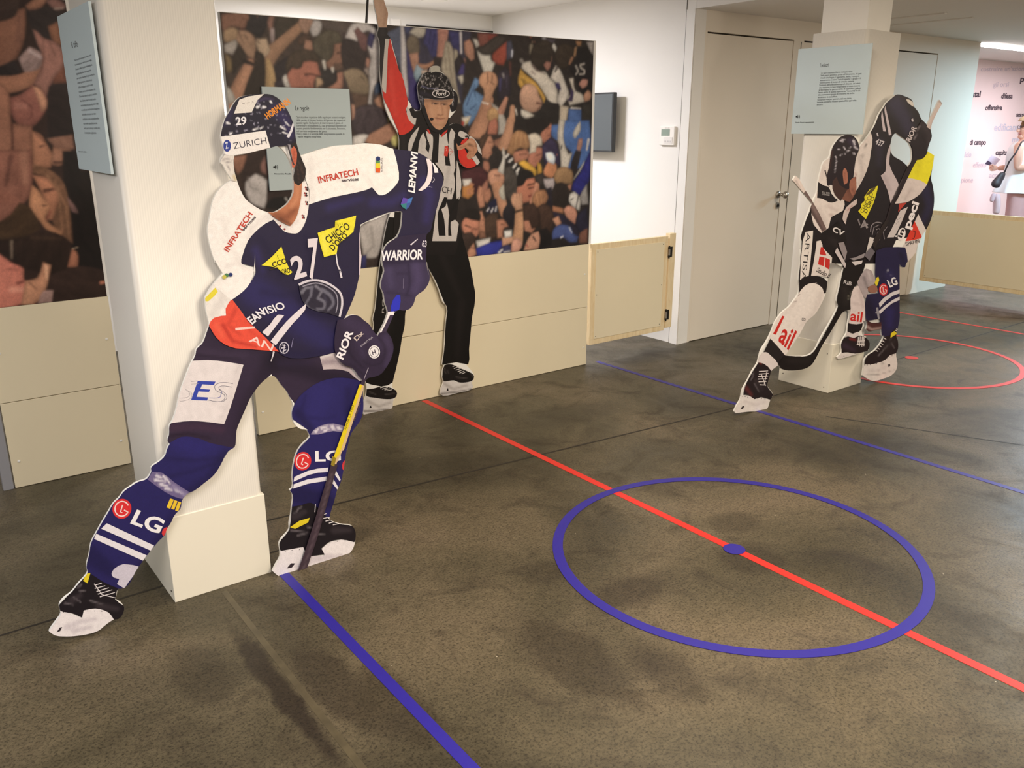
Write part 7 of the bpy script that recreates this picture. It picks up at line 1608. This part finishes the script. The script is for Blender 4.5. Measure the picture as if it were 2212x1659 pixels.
# ================================================================== screen and thermostat on the side wall
PW = Plane((4.42, 0, 0), (-1, 0, 0))
a, q = PW.at(1326, 199), PW.at(1320, 329)
tv = thing('wall_screen', 'dark flat screen hung on the white side wall beside the crowd board', 'screen', (4.44, a.y+.3, a.z-.2))
boxo('housing', mat('screen_housing', (38, 40, 42), .45), tv, 4.42, 4.455, a.y, a.y+.72, q.z, a.z, bev=.004)
boxo('screen', mat('screen_glass', (66, 74, 78), .22, spec=.6), tv, 4.4185, 4.4205, a.y+.012, a.y+.708, q.z+.012, a.z-.012)
boxo('wall_bracket', M_IRON, tv, 4.455, 4.52, a.y+.26, a.y+.46, q.z+.10, a.z-.10)
PT = Plane((4.498, 0, 0), (-1, 0, 0))
a, q = PT.at(1425, 273), PT.at(1455, 314)
th = thing('thermostat', 'small white thermostat with a grey display on the white side wall', 'thermostat', (4.51, (a.y+q.y)/2, q.z))
boxo('housing', mat('thermostat_plastic', (236, 232, 226), .4), th, 4.498, 4.52, q.y, a.y, q.z, a.z, bev=.003)
d0, d1 = PT.at(1429, 279), PT.at(1446.5, 293.5)
boxo('display', mat('lcd_grey', (136, 152, 140), .25), th, 4.4968, 4.4985, d1.y, d0.y, d1.z, d0.z)
d0, d1 = PT.at(1434, 296), PT.at(1452, 311)
boxo('button_flap', mat('thermostat_flap', (222, 218, 214), .4), th, 4.4955, 4.4982, d1.y, d0.y, d1.z, d0.z, bev=.001)
for k in range(3):
    boxo('button', mat('thermostat_button', (196, 192, 190), .4), th, 4.4945, 4.4957, d1.y+.008+k*.024, d1.y+.022+k*.024, d1.z+.010, d1.z+.022, bev=.0006)
PL_ = Flat(PT); PL_.text(th, 'Zehnder', (1436, 277.5), (1447, 277.5), 2.2, (120, 118, 116), name='lettering')

# ================================================================== word wall, tube lamp, ceiling rails
W6 = tile(2052, 80, 4.15)
PP = Plane((0, 4.999, 0), (0, -1, 0))
F = Flat(PP)
K_, G_, B_ = (74, 62, 74), (214, 198, 208), (206, 204, 220)
def word(t_, p, h, cc, bold=0.0):
    bold += .02
    p = W6(p); z = PP.at(*p[0])
    o = thing('wall_word', 'word %s on the blush word wall at the right edge' % t_, 'lettering', (z.x, z.y, z.z), 'words on the blush wall')
    F.text(o, t_, *p, h, cc, bold, 0, up=(1.5, -10))
for a_ in (("costruire un'azione", '275,306 690,300', 9, G_), ('gli orsi', '386,446 526,444', 10.5, G_), ('puck', '628,402 780,404', 13, K_, .01), ('mental', '118,540 272,537', 13, K_, .01), ('difesa', '458,550 560,549', 11, K_, .01), ('offensiva', '315,655 465,655', 11, K_, .01),
           ('assedio', '592,713 770,713', 9, K_, .012), ('edificante', '394,838 640,838', 14.5, B_), ('mischia', '556,942 720,942', 12, B_), ('di campo', '176,965 320,965', 11, K_, .015), ('calcio', '92,1078 190,1074', 11, B_), ('capitano', '408,1056 562,1056', 10.5, K_, .012),
           ('effetto', '205,1168 325,1166', 11, G_), ('acrobata', '350,1260 540,1260', 11, G_), ('campione', '22,1303 206,1303', 11, G_)): word(*a_)
PD = Plane((0, 4.03, 0), (0, -1, 0))
a, q = PD.at(2123, 94), PD.at(2240, 112)
tl = thing('tube_lamp', 'glowing white tube lamp under the ceiling above the word wall', 'lamp', (a.x, 4.03, a.z))
bm = bmesh.new(); cyl(bm, (a.x, 4.03, a.z), (9.9, 4.03, a.z), .028, seg=20)
under(bmo('diffuser', bm, mat('tube_glow', (255, 255, 255), .4, emit=((255, 250, 248), 9.0)), smooth=True), tl)
boxo('rail', M_CEIL, tl, a.x-.02, 9.92, 4.005, 4.055, a.z+.024, 2.225)
PC = Plane((0, 0, 2.2249), (0, 0, -1))
for p0, p1, lab in (((1940, 38), (2046, 28), 'nearer thin ceiling rail above the far pillar'), ((1936, 53), (2104, 37), 'farther thin ceiling rail right of the far pillar')):
    a, q = PC.at(*p0), PC.at(*p1); x = (a.x+q.x)/2
    bm = bmesh.new(); box(bm, x-.02, x+.02, min(a.y, q.y), max(a.y, q.y)+.3, 2.217, 2.225, bev=.002)
    tag(bmo('ceiling_rail', bm, M_CEIL), lab, 'rail')

# ================================================================== visitor behind the far gate
def visitor():
    base = Vector((9.86, 4.24, 0)); v = Vector((CF.x, CF.y, 0)).normalized()
    pl = Plane(base, -v)
    def w(x, y, d=0.0):
        p = W6([(x, y)])[0]; return pl.at(p[0], p[1], d)
    gz = 0.0
    root = thing('person', 'woman in a white sleeveless blouse and glasses holding a leaflet by the word wall', 'person', (w(600, 1450).x, w(600, 1450).y, 0))
    def skin(name, pts, edges, rad, material, rootv=0, sub=2, par=root):
        me = bpy.data.meshes.new(name); me.from_pydata([tuple(p) for p in pts], edges, [])
        o = obj(name, me, material); md = o.modifiers.new('skin', 'SKIN'); md.use_smooth_shade = True
        sv = me.skin_vertices[0].data if me.skin_vertices else None
        if sv is None:
            bpy.context.view_layer.objects.active = o
            bpy.ops.mesh.customdata_skin_add(); sv = me.skin_vertices[0].data
        for i, r in enumerate(rad): sv[i].radius = (r, r) if isinstance(r, (int, float)) else r
        sv[rootv].use_root = True
        s = o.modifiers.new('smooth', 'SUBSURF'); s.levels = sub; s.render_levels = sub
        under(o, par); return o
    SK = mat('skin_tone', (226, 172, 150), .5, noise=.03, nscale=30); BL = mat('white_cotton', (244, 240, 242), .75, noise=.02, nscale=20); TR = mat('rose_trousers', (206, 160, 158), .8, noise=.03, nscale=20)
    HA = mat('grey_blond_hair', (206, 176, 140), .6, noise=.15, nscale=60); BG = mat('dark_bag_leather', (58, 46, 50), .55); DK = mat('spectacle_frame', (60, 40, 44), .3); LF = mat('leaflet_paper', (206, 194, 212), .6); LD = mat('leaflet_print', (64, 40, 66), .6)
    f = lambda x, y, z_, d=0: Vector((*w(x, 1450, d).xy, z_))
    # one continuous body: pelvis, spine, neck, head, two arms, two legs
    pts = [w(640, 1400), w(640, 1240), w(640, 1080), w(662, 985), w(676, 930), w(690, 860), w(694, 800),      # 0-6
           w(616, 985, .13), w(612, 1090, .15), w(604, 1180, .15), w(690, 1165, .20), w(760, 1150, .18),        # 7-11 near arm (towards the viewer)
           w(690, 985, -.15), w(640, 1090, -.17), w(585, 1175, -.14), w(480, 1172, -.10), w(430, 1178, -.09),   # 12-16 far arm, forearm forward with leaflet
           w(628, 1470, .07), f(600, 0, .50, .07), f(600, 0, .09, .06), f(560, 0, .035, .06),                    # 17-20
           w(660, 1470, -.07), f(660, 0, .50, -.07), f(668, 0, .09, -.06), f(628, 0, .035, -.06)]               # 21-24
    edges = [(0, 1), (1, 2), (2, 3), (3, 4), (4, 5), (5, 6), (3, 7), (7, 8), (8, 9), (9, 10), (10, 11), (3, 12), (12, 13), (13, 14), (14, 15), (15, 16), (0, 17), (17, 18), (18, 19), (19, 20), (0, 21), (21, 22), (22, 23), (23, 24)]
    rad = [.13, .11, .12, .09, .052, .085, .088, .05, .046, .040, .034, .030, .05, .046, .040, .030, .026, .085, .055, .038, .03, .085, .055, .038, .03]
    body = skin('body', pts, edges, rad, SK)
    # far hand: palm and five fingers closed round the leaflet
    hp = [w(430, 1178, -.09), w(398, 1180, -.085)]; hr = [.026, .034]; he = [(0, 1)]
    for k, (dx, dy, dd) in enumerate(((-40, -28, -.03), (-48, -14, -.015), (-50, 2, 0), (-42, 16, .012))):
        i = len(hp); hp += [w(398+dx*.55, 1180+dy*.9, -.085+dd), w(398+dx, 1180+dy-6, -.085+dd-.02)]; hr += [.0105, .0085]; he += [(1, i), (i, i+1)]
    i = len(hp); hp += [w(396, 1158, -.06), w(374, 1142, -.06)]; hr += [.011, .009]; he += [(1, i), (i, i+1)]
    skin('hand', hp, he, hr, SK, 0, 2)
    hp = [w(760, 1150, .18), w(790, 1146, .18)]; hr = [.026, .034]; he = [(0, 1)]
    for dx, dy in ((40, -20), (48, -6), (46, 8), (38, 20)):
        i = len(hp); hp += [w(790+dx*.55, 1146+dy, .18), w(790+dx, 1146+dy+6, .175)]; hr += [.0105, .0085]; he += [(1, i), (i, i+1)]
    i = len(hp); hp += [w(794, 1126, .19), w(814, 1112, .19)]; hr += [.011, .009]; he += [(1, i), (i, i+1)]
    skin('hand', hp, he, hr, SK, 0, 2)
    # face: nose, lips, eye, ear as parts
    def blob(name, c_, r3, m_, seg=16, par=root):
        bm = bmesh.new(); bmesh.ops.create_uvsphere(bm, u_segments=seg, v_segments=seg//2+2, radius=1.0)
        ax = -Vector((CX.x, CX.y, 0)).normalized()
        M = Matrix.Translation(c_) @ Matrix((ax, v, Vector((0, 0, 1)))).transposed().to_4x4() @ Matrix.Diagonal((*r3, 1)); bmesh.ops.transform(bm, matrix=M, verts=bm.verts[:])
        return under(bmo(name, bm, m_, smooth=True), par)
    blob('nose', w(614, 838), (.020, .012, .018), SK); blob('chin', w(640, 892), (.035, .035, .028), SK)
    blob('mouth', w(622, 868, .01), (.012, .022, .006), mat('lip', (190, 110, 104), .4)); blob('eye', w(636, 806, .035), (.010, .012, .008), mat('eye', (60, 44, 40), .3)); blob('ear', w(704, 830, .085), (.022, .010, .032), SK)
    # hair: a cap that leaves the face free, longer at the nape
    bm = bmesh.new(); bmesh.ops.create_uvsphere(bm, u_segments=32, v_segments=20, radius=1.0)
    ax = -Vector((CX.x, CX.y, 0)).normalized()
    M = Matrix.Translation(w(702, 800)) @ Matrix((ax, v, Vector((0, 0, 1)))).transposed().to_4x4() @ Matrix.Diagonal((.112, .098, .112, 1))
    bmesh.ops.delete(bm, geom=[q_ for q_ in bm.verts if (q_.co.x > .35 and q_.co.z < .42) or q_.co.z < -.75], context='VERTS')
    bmesh.ops.transform(bm, matrix=M, verts=bm.verts[:]); bmesh.ops.solidify(bm, geom=bm.faces[:], thickness=.008)
    under(bmo('hair', bm, HA, smooth=True), root)
    gl = bpy.data.objects.new('glasses', None); COL.objects.link(gl); gl.parent = root; gl.matrix_parent_inverse = root_inv(root)
    for d in (.045, -.03):
        me = bmesh.new(); c_ = w(622, 806, d)
        n_ = 20; R_ = [c_+Vector((0, 0, .019))*math.sin(2*math.pi*i/n_)+(v*.022+ax*.004)*math.cos(2*math.pi*i/n_) for i in range(n_)]
        for i in range(n_): cyl(me, R_[i], R_[(i+1) % n_], .0024, seg=6)
        under(bmo('lens_rim', me, DK), gl)
    bm = bmesh.new(); cyl(bm, w(626, 800, .07), w(704, 796, .092), .0028, seg=8); under(bmo('temple_arm', bm, DK), gl)
    # clothes
    def ringshell(name, rows, m_, thick=.006):
        """a garment from cross-section rows: centre, half width across the view, half depth, ripple"""
        bm = bmesh.new(); n_ = 36; L_ = []; ax_ = Vector((CX.x, CX.y, 0)).normalized()
        for c_, a_, b_, rp in rows:
            L_.append([bm.verts.new(c_+ax_*(a_+rp*math.sin(7*2*math.pi*i/n_))*math.cos(2*math.pi*i/n_)+v*(b_+rp*math.sin(7*2*math.pi*i/n_+.7))*math.sin(2*math.pi*i/n_)) for i in range(n_)])
        for A, B in zip(L_, L_[1:]):
            for i in range(n_): bm.faces.new((A[i], A[(i+1) % n_], B[(i+1) % n_], B[i]))
        bmesh.ops.recalc_face_normals(bm, faces=bm.faces[:]); bmesh.ops.solidify(bm, geom=bm.faces[:], thickness=thick)
        o = under(bmo(name, bm, m_, smooth=True), root); s = o.modifiers.new('smooth', 'SUBSURF'); s.levels = 1; s.render_levels = 2; return o
    ringshell('blouse', [(w(672, 930), .060, .075, 0), (w(660, 965), .105, .16, 0), (w(648, 1020), .135, .175, .002), (w(640, 1100), .145, .165, .004), (w(634, 1200), .145, .155, .006), (w(612, 1290), .185, .185, .010), (w(600, 1396), .235, .215, .018)], BL)
    for sd, i0 in ((.075, 600), (-.075, 662)):
        ringshell('trouser_leg', [(w(632 if sd > 0 else 652, 1340, sd*.8), .13, .10, 0), (w(620 if sd > 0 else 655, 1450, sd), .115, .105, .002), (f(i0, 0, .50, sd), .085, .085, .002), (f(i0+2, 0, .08, sd), .075, .075, .003)], TR)
    for sd, i0 in ((.06, 586), (-.06, 654)):
        blob('shoe', f(i0, 0, .045, sd), (.125, .048, .045), mat('shoe_leather', (70, 56, 54), .5))
    # bag on a strap, folded jacket, leaflet
    bg = skin('shoulder_bag', [w(492, 1215, .16), w(448, 1258, .17), w(418, 1308, .17), w(392, 1352, .17)], [(0, 1), (1, 2), (2, 3)], [(.014, .02), (.028, .045), (.048, .055), (.040, .045)], BG, 1, 2)
    bag = thing('shoulder_bag', 'dark shoulder bag hanging in front of the white blouse', 'bag', tuple(w(418, 1308, .03)))
    bg.name = 'bag_body'; bg.parent = None; under(bg, bag)
    bm = bmesh.new()
    S_ = [w(490, 1212, .17), w(530, 1120, .25), w(590, 1040, .27), w(640, 945, .245), w(668, 925, .19)]
    for p_, q_ in zip(S_, S_[1:]): cyl(bm, p_, q_, .008, seg=8)
    under(bmo('strap', bm, BG), bag)
    jk = thing('jacket', 'pale rose jacket hanging over the bag beside the white blouse', 'jacket', tuple(w(400, 1430, .06)))
    o = skin('jacket_body', [w(430, 1400, .09), w(420, 1440, .09), w(420, 1510, .09), w(412, 1590, .09)], [(0, 1), (1, 2), (2, 3)], [.025, (.05, .035), (.055, .035), (.04, .035)], mat('rose_cloth', (226, 196, 200), .8, noise=.04, nscale=25), 0, 2)
    o.parent = None; under(o, jk)
    o = skin('jacket_sleeve', [w(404, 1400, .10), w(385, 1430, .10), w(372, 1480, .10)], [(0, 1), (1, 2)], [.026, .028, .022], mat('rose_cloth_sleeve', (222, 190, 196), .8), 0, 2)
    o.parent = None; under(o, jk)
    lf = thing('leaflet', 'small mauve leaflet held out by the woman', 'leaflet', tuple(w(384, 1110, -.1)))
    bm = bmesh.new(); Q = [w(312, 1138, -.155), w(376, 1058, -.175), w(452, 1096, -.175), w(392, 1166, -.155)]
    vs = [bm.verts.new(p_) for p_ in Q]; fc_ = bm.faces.new(vs); r_ = bmesh.ops.extrude_face_region(bm, geom=[fc_]); bmesh.ops.translate(bm, verts=[q_ for q_ in r_['geom'] if isinstance(q_, bmesh.types.BMVert)], vec=v*.004)
    under(bmo('page', bm, LF), lf)
    bm = bmesh.new(); Q = [w(316, 1136, -.153), w(340, 1106, -.161), w(374, 1130, -.160), w(364, 1154, -.154)]; fc_ = bm.faces.new([bm.verts.new(p_-v*.002) for p_ in Q]); under(bmo('printed_picture', bm, LD), lf)
visitor()
